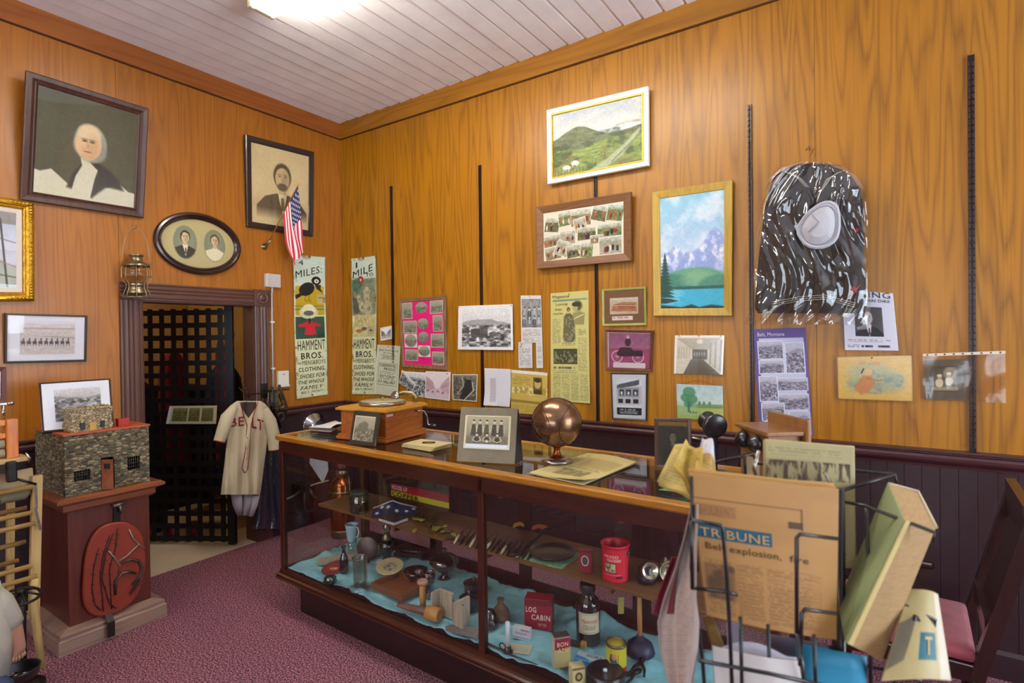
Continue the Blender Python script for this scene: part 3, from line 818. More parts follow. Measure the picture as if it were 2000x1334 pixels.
c.poly([(.485, .41), (.505, .475), (.475, .475)], '#b58a60', .6, soft=.01); c.ell(.487, .515, .032/a, .007, '#8c4a3a', .9, soft=.007); c.ell(.495, .56, .06/a, .03, '#c9a377', .8, soft=.02)
c.grain(6, 60, 60, 8, 2)
framed('picture_frame', 'largest dark wood frame with an unfinished painted portrait of a white-haired man', 'picture frame', q, 'L', .03,
       [(0, -.03), (0, -.004), (.006, 0), (.03, -.003), (.045, -.012), (.052, -.008), (.062, -.016), (.066, -.028)], M_dkframe, c, .066)
# bearded man print
q = WL([(480, 262), (614, 297), (612, 462), (483, 443)], 0.025, 0.03); a = q.w/q.h
c = Canvas(150, 170, '#cdb98a', a); c.grain(8, 4, 4, 5)
for p in ((.25, .8), (.75, .8)): c.ell(*p, .25, .12, '#9c8a62', .35, soft=.1)
portrait(c, .52, .36, .34, '#bfa97c', '#4c422e', '#5a4d36', '#d8cba2', beard='#4e4430')
c.mix(np.clip((c.V-.78)/.15, 0, 1), '#cdb98a'); c.grain(7, 60, 60, 6, 2)
framed('picture_frame', 'black-framed sepia print of a bearded man in a dark suit, behind the small flag', 'picture frame', q, 'L', .025,
       [(0, -.025), (0, -.004), (.008, 0), (.03, -.004), (.045, -.004), (.052, -.014), (.055, -.022)], M_blackframe, c, .055)
# oval frame
ctr = (388, 476); A = onL(303, 476, .02); B = onL(473, 476, .02); Cc = onL(388, 416, .02); Dd = onL(390, 537, .02)
oc = (A+B+Cc+Dd)/4; rw = (B-A).length/2*.99; rh = (Cc-Dd).length/2
t = thing('oval_picture_frame', 'oval dark moulded frame holding two small oval portraits of a couple', 'picture frame', (0, oc.y, oc.z-rh), PI/2)
def oval(k, off, n=64): return [Vector((off, oc.y+math.sin(2*PI*i/n)*(rw-k), oc.z+math.cos(2*PI*i/n)*(rh-k))) for i in range(n)]
mb = MB(); mb.ring([oval(0, .001), oval(0, .018), oval(.008, .030), (oval(.022, .034)), oval(.034, .026), oval(.040, .030), oval(.050, .020), oval(.055, .010), oval(.055, .004)])
mb.build('frame', mat('oval_frame_stain', '#2c1612', .25, noise=.3, nscale=25, coat=.6), t)
c = Canvas(150, 110, '#a69a68', rw/rh); c.ell(.5, .5, .5, .5, '#b5aa7c', .7, soft=.2)
for x, h_, ct in ((.30, '#3a3328', '#3c382c'), (.70, '#4a4032', '#d6d0b0')):
    m_ = Canvas(56, 80, '#6f7560', .72); m_.ell(.5, .45, .5, .45, '#8c9078', .6, soft=.3); portrait(m_, .5, .34, .40, '#c8b088', h_, ct, '#d8d4bc')
    U, V = c.U, c.V; msk = ((U-x)/.15)**2+((V-.5)/.33)**2 < 1
    o_ = Canvas(c.w, c.h, 0, c.asp); o_.paste(m_, x-.15, .17, x+.15, .83); c.I = np.where(msk[..., None], o_.I, c.I); 
    c.mix(((np.abs(np.sqrt(((U-x)/.15)**2+((V-.5)/.33)**2)-1) < .05)).astype(float), '#7b7a5c', .5)
def fo(u, v):
    x = 2*u-1; y = 1-2*v   # square to disc
    X = x*math.sqrt(1-y*y/2); Y = y*math.sqrt(1-x*x/2); return Vector((.008+.012*(1-X*X-Y*Y), oc.y+X*(rw-.052), oc.z+Y*(rh-.052)))
for k_ in range(1):
    xx = 2*c.U-1; yy = 1-2*c.V; X = xx*np.sqrt(1-yy*yy/2); Y = yy*np.sqrt(1-xx*xx/2)
    ix = np.clip(((X+1)/2*(c.w-1)).astype(int), 0, c.w-1); iy = np.clip(((1-Y)/2*(c.h-1)).astype(int), 0, c.h-1); c.I = c.I[iy, ix]
painted(None, c, 'picture', t, print_mat('print_gloss', .25, .4), fn=fo)
# gilt frame cut by the photo's left edge
q = WL([(-90, 368), (68, 395), (69, 588), (-90, 590)], .035); a = q.w/q.h
t = wall_thing('gilt_picture_frame', 'ornate gold frame with scrolled corners and a white liner around a painted street reflection', 'picture frame', q, 'L')
frame_part(q, [(0, -.035), (0, -.012), (.008, -.004), (.016, 0), (.030, -.004), (.040, -.014), (.046, -.010), (.052, -.016), (.056, -.026)], M_gold, t)
mb = MB(); mb.ring([q.inset(d, h).p for d, h in ((.055, -.026), (.058, -.020), (.082, -.022), (.085, -.026))]); mb.build('liner', mat('linen_liner', '#d2c8bc', .8), t)
for (u, v) in ((1, 0), (1, 1), (0, 0), (0, 1)):
    mb = MB()
    for i in range(7):
        for axis in (0, 1):
            d = .02+.018*i; du = (d/q.w if axis == 0 else .02/q.w); dv = (.02/q.h if axis == 0 else d/q.h)
            p = q.pt(u-du if u else du, v-dv if v else dv, -.001); mb.ball(p, .013-.001*i, 8)
    mb.build('corner_scroll', M_gold, t)
mb = MB()
for i in range(9):
    p = q.pt(1-.02/q.w, .5+(i-4)*.028/q.h*1.0, -.002); mb.ball(p, .006+.003*(i == 4), 8)
mb.build('side_beading', M_gold, t)
c = Canvas(90, 80, '#c9ccd8', a); c.grad(0, .5, '#b9c0d6', '#d9dce6'); c.rect(0, 0, 1, .16, '#8c8378', .8); c.mix((c.V > .66+.05*np.sin(c.U*9)).astype(float), '#a9b29c', .8)  # window reflection in the glass, painted as sky, pole and wires
c.line([(.62, .1), (.78, .98)], .03, '#55504c'); c.line([(.3, .32), (1, .40)], .012, '#6a6a70'); c.line([(.3, .8), (1, .86)], .014, '#48484c'); c.line([(.3, .6), (1, .72)], .02, '#a8707c', .7); c.grain(14, 12, 10, 4)
painted(q.inset(.083), c, 'picture', t, None, -.025); glaze(q, .083, -.022, t)
# thin-framed photo of a line of horses
q = WL([(10, 611), (171, 616), (169, 706), (9, 710)], .018, .02); a = q.w/q.h
c = Canvas(150, 96, '#dcdce4', a); i_ = Canvas(110, 66, '#c4bbb6', 1.6); i_.grad(0, .3, '#d3cdcc', '#c9c1bd'); i_.grain(14, 4, 12, 3)
i_.rect(.05, .16, 1, .2, '#8d8684', .6, soft=.02); i_.poly([(.3, .42), (1, .5), (1, .45), (.6, .42)], '#8c8582', .6)
for k in range(9):
    x = .06+.1*k; i_.ell(x, .62, .038, .06, '#4c4648', .9, soft=.02); i_.rect(x-.03, .64, x-.02, .74, '#4c4648', .9); i_.rect(x+.02, .64, x+.03, .74, '#4c4648', .9); i_.ell(x+.01, .52, .014, .04, '#4a4446', .9)
i_.grain(16, 50, 30, 8, 2); c.paste(i_, .15, .16, .87, .86)
for v in (.13, .88): c.rect(.14, v-.004, .88, v+.004, '#a9a3a6', .6)
framed('picture_frame', 'thin dark frame with a pale photo of horses in a row, below the gold frame', 'picture frame', q, 'L', .018,
       [(0, -.018), (0, -.001), (.003, 0), (.010, 0), (.013, -.006)], mat('bronze_moulding', '#3a2c22', .3, metal=.5), c, .013)
# brown framed picture at the far left edge
q = WL([(-70, 716), (13, 717), (13, 787), (-70, 790)], .02); c = bw_land(60, 44, 4, 90, 215)
framed('picture_frame', 'small reddish-brown frame cut off by the photo edge, below the horses photo', 'picture frame', q, 'L', .02, [(0, -.02), (0, 0), (.02, -.003), (.028, -.012)], mat('reddish_frame', '#5a2416', .4), c, .028)

# lantern on its hook
lc = onL(267, 545, .10); lx, ly = lc.x, lc.y
zt = onL(267, 498, .10).z; zb = onL(267, 583, .10).z
t = thing('railroad_lantern', 'wire-caged railroad lantern hanging from a hook over the door corner', 'lantern', (lx, ly, zb), PI/2)
M_brass = mat('tarnished_steel', '#8c7f62', .3, metal=.85, noise=.3, nscale=20); L_ = Matrix.Translation((lx, ly, zb)); H = zt-zb; r0 = .082
mb = MB(L_); mb.lathe([(.001, .03), (.055, .03), (.058, .035), (.058, .05), (.052, .055), (.052, .085), (.056, .088), (.056, .098), (.04, .11), (.001, .11)]); mb.build('fuel_pot', M_brass, t)
mb = MB(L_); mb.lathe([(.040, .112), (.055, .13), (.068, .16), (.070, .185), (.060, .21), (.045, .225)]); mb.build('globe', pane_mat('lamp_globe', (.93, .9, .84), refl=1.2), t)
mb = MB(L_); mb.lathe([(.078, .222), (.080, .228), (.070, .24), (.050, .252), (.038, .258), (.036, .29), (.042, .292), (.044, .30), (.040, .303), (.001, .303)]); mb.build('chimney_cap', M_brass, t)
mb = MB(L_)
mb.tube([(r0*math.cos(a_), r0*math.sin(a_), .006) for a_ in [2*PI*k/28 for k in range(28)]], .003, 6, True)
mb.tube([(.088*math.cos(a_), .088*math.sin(a_), .155) for a_ in [2*PI*k/28 for k in range(28)]], .0022, 6, True)
for k in range(8):
    a_ = 2*PI*(k+.5)/8; cs, sn_ = math.cos(a_), math.sin(a_)
    mb.tube([(rr*cs, rr*sn_, z) for rr, z in ((.074, .226), (.086, .19), (.088, .155), (.078, .12), (.060, .10), (.062, .07), (.075, .035), (r0, .006))], .0022, 6)
mb.build('wire_cage', mat('steel_wire', '#a39778', .3, metal=.9), t)
mb = MB(L_); hook_z = onL(267, 448, .04).z-zb
mb.tube([(0, r0*1.02*math.cos(a_)*1.0, .215+(hook_z-.215)*max(0, math.sin(a_))**.75) for a_ in [PI*k/24 for k in range(25)]], .0022, 6)
for s_ in (-1, 1): mb.tube([(0, s_*r0, .12), (0, s_*.092, .14), (0, s_*.092, .20), (0, s_*r0, .225)], .003, 6)
mb.build('bail_handle', mat('steel_wire', '', .3), t)
hk = thing('wall_hook', 'bent nail hook that carries the lantern', 'hook', (0, ly, zb+hook_z), PI/2)
mb = MB(); mb.tube([(-.002, ly, zb+hook_z), (.05, ly, zb+hook_z+.0), (.10, ly, zb+hook_z-.003), (.112, ly, zb+hook_z+.006), (.112, ly, zb+hook_z+.02)], .0028, 8); mb.build('hook_wire', M_brass, hk)

# small flag in a wall bracket
fb = onL(516, 482, .0); t = thing('wall_bracket', 'small metal flag bracket screwed to the wall below the flag', 'bracket', fb, PI/2)
mb = MB(); T = Matrix.Translation(fb) @ Matrix.Rotation(PI/2, 4, 'Y'); mb.lathe([(.028, 0), (.028, .003), (.012, .006), (.010, .02), (.001, .02)], T, 18)
s0 = fb+Vector((.015, 0, .005)); mb.cyl(s0, s0+Vector((.05, .022, .045)), .008, 14); mb.build('socket', M_brass, t)
s1 = onL(582, 362, .22); s0b = s0+Vector((.02, .01, .018)); d = (s1-s0b).normalized()
t = thing('hand_flag', 'small stars-and-stripes flag drooping from a stick in front of the bearded man print', 'flag', s0b, PI/2)
mb = MB(); mb.cyl(s0b, s1, .0042, 10); mb.build('stick', mat('flag_stick', '#8a5a2a', .5), t)
mb = MB(); mb.lathe([(.004, 0), (.0065, .006), (.005, .016), (.001, .028)], Matrix.Translation(s1) @ d.to_track_quat('Z', 'Y').to_matrix().to_4x4(), 12); mb.build('finial', M_gold, t)
c = Canvas(120, 70, '#e9e2dc', 1.7)
for k in range(13):
    if k % 2 == 0: c.rect(0, k/13, 1, (k+1)/13, '#c01f3a')
c.rect(-.1, -.1, .42, 7/13, '#2b2a52')
for r_ in range(7):
    for k in range(6): c.ell(.035+.07*k+(.035 if r_ % 2 else 0), .045+.072*r_, .013, .020, '#efeaf0')
# hoist along the stick, cloth hanging in folds
h0 = s0b.lerp(s1, .98); h1 = s0b.lerp(s1, .50)
low = [onL(567, 512, .16), onL(592, 494, .19)]
def flag(u, v):
    p = h0.lerp(h1, v); 
    tgt_out = low[0].lerp(low[1], 1-v*.9)
    w_ = u**.9
    q_ = p.lerp(tgt_out+Vector((0, 0, -.05*(v-.3))), w_)
    sag = math.sin(PI*min(1, u*1.1))*.02
    return q_+Vector((.018*math.sin(v*9+u*5)*u+.01, .012*math.sin(v*14+1)*u-sag*v, -sag))
painted(None, c, 'cloth', t, print_mat('flag_cloth', .8), fn=flag)

# switch box, conduit, thermostat
p0 = onL(520, 534, .03); p1 = onL(548, 562, .03)
t = thing('junction_box', 'square white electrical box at the top of the conduit by the door', 'electrical box', (0, (p0.y+p1.y)/2, p1.z), PI/2)
M_wht = mat('white_plastic', '#cfc8c4', .4)
mb = MB(); mb.bbox((0, p0.y, p1.z), (.035, p1.y, p0.z), .003); mb.build('box', M_wht, t)
mb = MB(); mb.bbox((.035, p0.y+.006, p1.z+.006), (.038, p1.y-.006, p0.z-.006), .001)
for (a_, b_) in ((.3, .6), (.7, .6), (.3, .25), (.7, .25)): mb.cyl((.038, p0.y+(p1.y-p0.y)*a_, p1.z+(p0.z-p1.z)*b_), (.040, p0.y+(p1.y-p0.y)*a_, p1.z+(p0.z-p1.z)*b_), .012, 14)
mb.build('cover_plate', mat('cover_plate', '#bdb6b2', .35), t)
cy = onL(532, 600, .015).y
t = thing('electrical_conduit', 'thin white conduit pipe running down the wall beside the door', 'conduit', (.015, cy, ZR+.006), PI/2)
mb = MB(); mb.tube([(.015, cy, p1.z+.004), (.015, cy, p1.z-.02), (.012, cy-.004, p1.z-.06), (.012, cy-.004, ZR+.008)], .0085, 10); mb.build('pipe', mat('painted_pipe', '#b9b1b4', .4), t)
for z in (1.85, 1.45):
    mb = MB(); mb.bbox((0, cy-.022, z-.008), (.024, cy+.014, z+.008), .002); mb.build('strap', M_wht, t)
p0 = onL(544, 725, .03); p1 = onL(565, 755, .03)
t = thing('thermostat', 'small white wall thermostat left of the four-mile sign', 'thermostat', (0, (p0.y+p1.y)/2, p1.z), PI/2)
mb = MB(); mb.bbox((0, p0.y, p1.z+.01), (.03, p1.y, p0.z), .004); mb.build('housing', mat('thermostat_shell', '#d8d4c8', .4), t)
mb = MB(); mb.bbox((.0, p0.y-.002, p1.z), (.036, p1.y+.004, p1.z+.018), .003); mb.build('lever_cover', M_wht, t)
mb = MB(); mb.cbox((.031, (p0.y+p1.y)/2, p0.z-.03), (.002, .022, .006)); mb.build('mark', mat('red_mark', '#c23a34', .5), t)

# tin signs
def tin_sign(q, wall, label, top, art, hide=None):
    t = wall_thing('tin_advertising_sign', label, 'sign', q, wall, 'painted clothing-store mile signs')
    a = q.w/q.h; c = Canvas(90, 400, '#cfd2a8', a)
    c.grad(0, .42, '#c3d3c4', '#cfd3b4')
    art(c)
    c.grain(9, 10, 40, 5)
    rust = fbm(c.U*6, c.V*28, 31, 5); edge = np.minimum(np.minimum(c.U, 1-c.U)*a, np.minimum(c.V, 1-c.V))
    c.mix(np.clip((rust-.60)*9, 0, 1)*np.clip(1-edge/.035, 0, 1), '#7a4a20', .8); c.mix(np.clip((.006-edge)/.004, 0, 1), '#8a7a50', .7)
    for (x, y) in ((.5, .008), (.08, .3), (.95, .3), (.5, .985)): c.ell(x, y, .03, .005, '#4a2c18', .9)
    def fs(u, v):
        return q.pt(u, v, .004+.0035*math.sin(v*9+u*2)+.006*abs(u-.5)**2*4*(1 if v > .97 or v < .02 else .2))
    painted(q, c, 'tin_sheet', t, print_mat('enamel_print', .5, 0.0), fn=fs, th=.002)
    L = Letters(q, fn=lambda u, v: fs(u, v)+q.n*.0024)
    ink = '#22201a'
    for a_ in top: L.put(*a_)
    L.put('HAMMENT', .08, .595, .93, .665, ink, .03); L.put('BROS.', .17, .683, .86, .728, ink, .05)
    L.put('THE', .06, .748, .17, .762, ink, .03, .2); L.put('MENS&BOYS', .20, .738, .93, .768, ink, .03); L.put('CLOTHING.', .08, .785, .93, .815, ink, .04)
    L.put('SHOES FOR', .10, .833, .90, .862, ink, .03, .25); L.put('THE WHOLE', .08, .876, .90, .902, ink, .03, .25); L.put('FAMILY', .12, .916, .86, .943, ink, .03, .3); L.put('BELT, MONT', .14, .953, .84, .972, ink, .03, .25)
    L.build(t); return t
def art_crow(c):
    c.rect(.05, .215, .95, .42, '#b99a1e'); c.rect(.03, .35, .95, .362, '#7c7a3a', .7); c.rect(.03, .372, .95, .384, '#5c6a3a', .7)
    c.ell(.45, .395, .27, .04, '#cfc7a0'); c.ell(.45, .378, .2, .036, '#e4dcbc'); c.ell(.45, .385, .15, .022, '#3a3a34', .9); c.line([(.3, .37), (.6, .37)], .004, '#3a3a34')
    c.rect(.04, .43, .94, .585, '#2c4a38'); c.ell(.45, .40, .29, .045, '#c9c49c'); c.ell(.45, .385, .26, .04, '#2c4a38', 0); c.ell(.45, .385, .21, .036, '#e0d8b4'); c.ell(.45, .405, .16, .018, '#3c4438', .8)
    c.ell(.40, .236, .25, .045, '#1d1a18', rot=-.35); c.ell(.70, .175, .15, .030, '#1d1a18'); c.poly([(.05, .31), (.04, .28), (.35, .25), (.30, .275)], '#1d1a18'); c.poly([(.64, .20), (.86, .205), (.84, .232), (.92, .262), (.72, .235)], '#2b2624')
    c.ell(.71, .178, .075, .0145, '#efe6cf'); c.ell(.71, .178, .028, .0055, '#1d1a18'); c.poly([(.5, .14), (.72, .12), (.72, .16), (.56, .165)], '#1d1a18', 0)
    for x in (.38, .5): c.line([(x, .265), (x-.05, .31), (x+.03, .325)], .004, '#1d1a18')
    c.rect(.72, .275, .93, .34, '#b9b7a0', .6); c.rect(.76, .29, .9, .3, '#6c6c5c', .7)
    c.poly([(.12, .485), (.35, .468), (.42, .455), (.5, .455), (.58, .468), (.82, .487), (.82, .502), (.62, .50), (.68, .555), (.5, .562), (.30, .555), (.34, .505), (.14, .50)], '#b8202c', soft=.006)
    c.line([(.47, .45), (.47, .47)], .02, '#2c2a24'); c.poly([(.7, .56), (.9, .545), (.9, .575), (.7, .58)], '#1f3526')
def art_nurse(c):
    c.grad(.16, .42, '#8c9a80', '#a8a77c'); c.rect(.02, .16, .95, .42, '#59604c', .5, soft=.03)
    c.ell(.38, .165, .12, .028, '#9c2f2a'); c.ell(.38, .165, .04, .01, '#ddd5b8'); c.ell(.22, .2, .18, .05, '#37604a', .8, soft=.02); c.poly([(.34, .19), (.46, .19), (.42, .215)], '#7c2a20')
    for (x, y, r_) in ((.62, .255, .13), (.6, .30, .12), (.28, .30, .10), (.65, .37, .18), (.4, .36, .12)): c.ell(x, y, r_, r_*.30, '#b5ab8a', .85, soft=.012); c.ell(x+.03, y+.006, r_*.4, r_*.1, '#6c684f', .6)
    c.poly([(.05, .28), (.22, .30), (.32, .40), (.1, .41)], '#3c4034', .8, soft=.02); c.rect(.1, .425, .95, .50, '#b9ab70', .8); 
    for k in range(5): c.line([(.2+.15*k, .44), (.3+.13*k, .47)], .004, '#7a5a34')
    c.rect(0, .50, 1, .58, '#b8b27c', .7); c.ell(.3, .535, .14, .014, '#a8661c', .9, soft=.01); c.ell(.5, .52, .10, .012, '#3d3554', .8, soft=.01); c.rect(.66, .505, .92, .56, '#a9a47a'); c.ell(.78, .535, .06, .008, '#5c5842', .8)
    c.grain(30, 14, 60, 7, 4, (0.02, .16, .96, .58))
q1 = WL([(571, 497), (634, 502), (640, 771), (578, 780)], .004)
tin_sign(q1, 'L', 'painted tin sign with a crow and red coat, left of the corner', [('4', .16, .035, .30, .07, '#22201a', .02), ('MILES:', .06, .115, .88, .165, '#22201a', .03, 0, 0, .05)], art_crow)
q2 = WA([(687, 505), (735, 499), (737, 771), (689, 770)], .004)
tin_sign(q2, 'A', 'painted tin sign with a red rooster head reading 1 mile to, right of the corner', [('1', .20, .035, .26, .075, '#22201a', .02), ('MILE', .08, .10, .88, .15, '#22201a', .03, 0, 0, .045), ('TO', .60, .12, .90, .145, '#22201a', .04)], art_nurse)

# ================================================================== back wall
# white frame, hill landscape
q = WA([(1067, 215), (1265, 168), (1266, 323), (1069, 360)], .046, .015); a = q.w/q.h
c = Canvas(190, 130, '#bac2c4', a); c.grad(0, .36, '#a4adb6', '#c2c4bc')
c.mix(np.clip((fbm(c.U*6, c.V*14, 3)-.5)*4, 0, 1), '#d4d2c6', .5)
rd = .42-.14*np.exp(-((c.U-.33)/.22)**2)-.04*np.sin(c.U*7)+.02*fbm(c.U*20, c.U*0, 5)+.02*c.U
g = fbm(c.U*9, c.V*22, 7, 5)[..., None]; hill = cc('#39472e')*(1-g)+cc('#7c8058')*g
c.mix(np.clip((c.V-rd)/.012, 0, 1), hill)
g2 = fbm(c.U*12, c.V*40, 9, 5)[..., None]; fld = cc('#4c6428')*(1-g2)+cc('#a3ab5c')*g2
c.mix(np.clip((c.V-.55-.05*np.sin(c.U*6))/.05, 0, 1), fld)
c.mix(np.clip((fbm(c.U*5, c.V*6, 15)-.58)*8, 0, 1)*(c.V > .35), '#6b5536', .5); c.mix(np.clip((fbm(c.U*7, c.V*9, 25)-.55)*8, 0, 1)*(c.V > .4), '#2c3c24', .6)
c.poly([(.99, .50), (.97, .48), (.80, .70), (.60, .88), (.42, 1.0), (.62, 1.0), (.80, .84)], '#a9ac98', .75, soft=.02); c.line([(.99, .56), (.82, .76), (.68, .92)], .02, '#5c6e40', .9)
for (x, y) in ((.16, .88), (.26, .83)):
    c.ell(x, y, .042, .035, '#dfe0d6'); c.rect(x-.03, y, x-.022, y+.06, '#d6d8cc'); c.rect(x+.022, y, x+.03, y+.06, '#d6d8cc'); c.ell(x+.035, y+.015, .018, .02, '#dcdcd0')
for k in range(10): x = .03+.036*k; c.line([(x, .9+.002*k), (x, 1.0)], .006, '#2a3020')
for k in range(5): x = .5+.1*k; c.line([(x, .84-.09*k), (x, .94-.10*k)], .008, '#2f3826')
c.grain(12, 60, 40, 2, 2)
framed('painting', 'white-framed landscape painting of green hills with two white horses, highest on the wall', 'painting', q, 'A', .03,
       [(0, -.03), (0, -.003), (.004, 0), (.030, -.004), (.034, -.008), (.040, -.006), (.044, -.012), (.050, -.02)], mat('white_frame', '#e6e2da', .45), c, .046, glass=False, pm=print_mat('canvas_print', .5, 0, .3))
_t = bpy.data.objects['painting']
mb = MB(); mb.ring([q.inset(d, h).p for d, h in ((.034, -.0075), (.036, -.004), (.043, -.004), (.046, -.010), (.048, -.018))]); mb.build('gilt_slip', M_gold, _t)
# collage of snapshots in a wide brown frame
q = WA([(1047, 404), (1231, 374), (1232, 509), (1048, 526)], .046, .015); a = q.w/q.h
c = Canvas(190, 125, '#e0d8c4', a); rng = random.Random(8)
def snap(seed, w=60, h=42):
    r_ = random.Random(seed); s_ = Canvas(w, h, ['#6f7d4a', '#8d7a56', '#a9a58c', '#5a6440'][seed % 4]); s_.grad(0, .3+.1*r_.random(), '#c9cdc0', '#9fa08a')
    s_.grain(45, 8, 8, seed, 4)
    for _ in range(5):
        x = .15+.7*r_.random(); y = .45+.2*r_.random(); col = r_.choice(['#8c2c2c', '#2c3048', '#d8d2c4', '#1f1a1a', '#b05a3a', '#6c4630'])
        s_.ell(x, y+.12, .07, .2, col, .95); s_.ell(x, y-.10, .03, .05, '#b98c6c'); 
    s_.grain(25, 20, 16, seed+5, 3); return s_
for k, (x, y, w_, h_, r_) in enumerate(((.02, .12, .20, .30, .15), (.20, .03, .2, .30, -.1), (.36, .03, .26, .34, 0), (.40, .2, .16, .28, -.2), (.62, .02, .2, .30, .3), (.80, .03, .2, .33, .2), (.0, .48, .24, .24, -.1), (.22, .42, .2, .28, 0), (.44, .40, .24, .26, 0), (.68, .38, .30, .26, 0), (.02, .70, .22, .28, -.15), (.16, .62, .2, .30, .4), (.30, .72, .2, .26, -.1), (.48, .70, .16, .3, .1), (.60, .58, .16, .16, 0), (.70, .64, .28, .34, 0))):
    b_ = Canvas(70, 50, '#ece4d4'); b_.paste(snap(k+3), .03, .04, .97, .96); c.paste(b_, x, y, x+w_, y+h_, r_)
framed('picture_frame', 'brown wood frame around a collage of small colour snapshots, under the white-framed landscape', 'picture frame', q, 'A', .03,
       [(0, -.03), (0, -.002), (.004, 0), (.050, -.010), (.054, -.012), (.058, -.022)], wood_mat('brown_oak_frame', '#4a2a16', '#7a5230', .45, 'X', 2, 6, .6), c, .055)
# tall gold frame with mountain lake
q = WA([(1273, 375), (1430, 351), (1429, 617), (1276, 617)], .03, .012); a = q.w/q.h
c = Canvas(120, 220, '#a9c4d6', a)
c.grad(0, .55, '#86bcd2', '#b4c6e0'); c.mix(np.clip((fbm(c.U*4, c.V*7, 4)-.42)*4, 0, 1)*(c.V < .6), '#d4dde4', .8)
mt = .50-.22*np.exp(-((c.U-.86)/.22)**2)-.08*np.exp(-((c.U-.25)/.2)**2)+.05*fbm(c.U*9, c.V*3, 9)
c.mix(np.clip((c.V-mt)/.03, 0, 1), '#8f9fd0'); c.mix(np.clip((c.V-mt)/.03, 0, 1)*np.clip((fbm(c.U*10+c.V*9, c.V*12-c.U*7, 12)-.45)*5, 0, 1), '#e2e4ee', .9)
c.mix(np.clip((c.V-.54)/.1, 0, 1)*(c.V < .7), '#7d95c8', .4)
c.ell(.55, .76, .5, .12, '#5a9472', soft=.02); c.ell(.2, .78, .35, .09, '#3f7c68', soft=.02); c.ell(.6, .74, .25, .08, '#7fa884', .7, soft=.05); c.ell(.95, .80, .35, .09, '#4a846c', soft=.02)
c.rect(0, .80, 1, 1.1, '#2f6a60'); c.rect(0, .825, 1, 1.1, '#3ba6c4'); c.mix(np.clip((fbm(c.U*4, c.V*20, 5)-.5)*5, 0, 1)*(c.V > .825), '#7cc6d8', .6); c.rect(.0, .805, 1, .828, '#24504c', .8, soft=.01)
c.poly([(0, .90), (.18, .91), (.3, .93), (.1, .95), (0, .95)], '#1f3a34')
c.poly([(0, 1.05), (0, .965), (.2, .975), (.35, .985), (.5, .96), (.62, .985), (.8, .965), (1, .98), (1, 1.05)], '#1d3a30', soft=.012)
for k in range(13): y = .52+.03*k; w_ = .02+.0125*k; c.poly([(.08, y-.03), (.08+w_, y+.018), (.08-w_, y+.018)], '#1f4238', .95, soft=.008)
c.grain(9, 30, 60, 6, 3)
framed('painting', 'tall gold-green framed painting of snowy mountains above a turquoise lake', 'painting', q, 'A', .03,
       [(0, -.03), (0, -.002), (.003, 0), (.044, -.008), (.048, -.010), (.050, -.02)], wood_mat('olive_gilt_frame', '#7a5c1c', '#b8963a', .4, 'Z', 2, 6, .5), c, .048, glass=False, pm=print_mat('canvas_print', .5, 0, .3))
mb = MB(); pp = onA(1409, 358, .03); mb.ball(pp, .009, 10); mb.build('hanging_pin', mat('pin_head', '#d8d0c0', .3), bpy.data.objects['painting.001'])

# pink collage board
q = WA([(779, 585), (869, 577), (872, 723), (784, 717)], .02, .01); a = q.w/q.h
c = Canvas(110, 170, '#e8187c', a)
cells = [(.02, .02, .24, .26, 0), (.33, .02, .62, .19, 1), (.70, .02, .98, .20, 0), (.76, .24, .96, .47, 0), (.03, .31, .34, .49, 0), (.37, .27, .64, .44, 1), (.04, .52, .34, .72, 2), (.38, .48, .64, .65, 1), (.70, .52, .98, .71, 0), (.05, .77, .34, .93, 0), (.38, .70, .66, .86, 2), (.72, .79, .98, .97, 0)]
for k, (u0, v0, u1, v1, sh) in enumerate(cells):
    im_ = bw_land(36, 30, k+20, 50, 190); im_.sepia('#3c3c30', '#cfd0b4')
    if sh == 0: c.rect(u0-.012, v0-.008, u1+.012, v1+.008, '#d8d4c0'); c.paste(im_, u0, v0, u1, v1)
    else:
        if sh == 2: c.rect(u0-.01, v0-.008, u1+.01, v1+.008, '#e4e0d4')
        o_ = Canvas(c.w, c.h, 0, a); o_.paste(im_, u0, v0, u1, v1); m_ = (((c.U-(u0+u1)/2)/((u1-u0)/2))**2+((c.V-(v0+v1)/2)/((v1-v0)/2))**2 < 1)[..., None]; c.I = np.where(m_, o_.I, c.I)
framed('photo_board', 'bright pink board of small old photos in a battered wood frame', 'photo board', q, 'A', .02,
       [(0, -.02), (0, -.003), (.004, 0), (.020, -.004), (.026, -.002), (.032, -.010)], wood_mat('battered_frame', '#2e1a10', '#8a6a48', .5, 'Z', 3, 6, 1), c, .030)

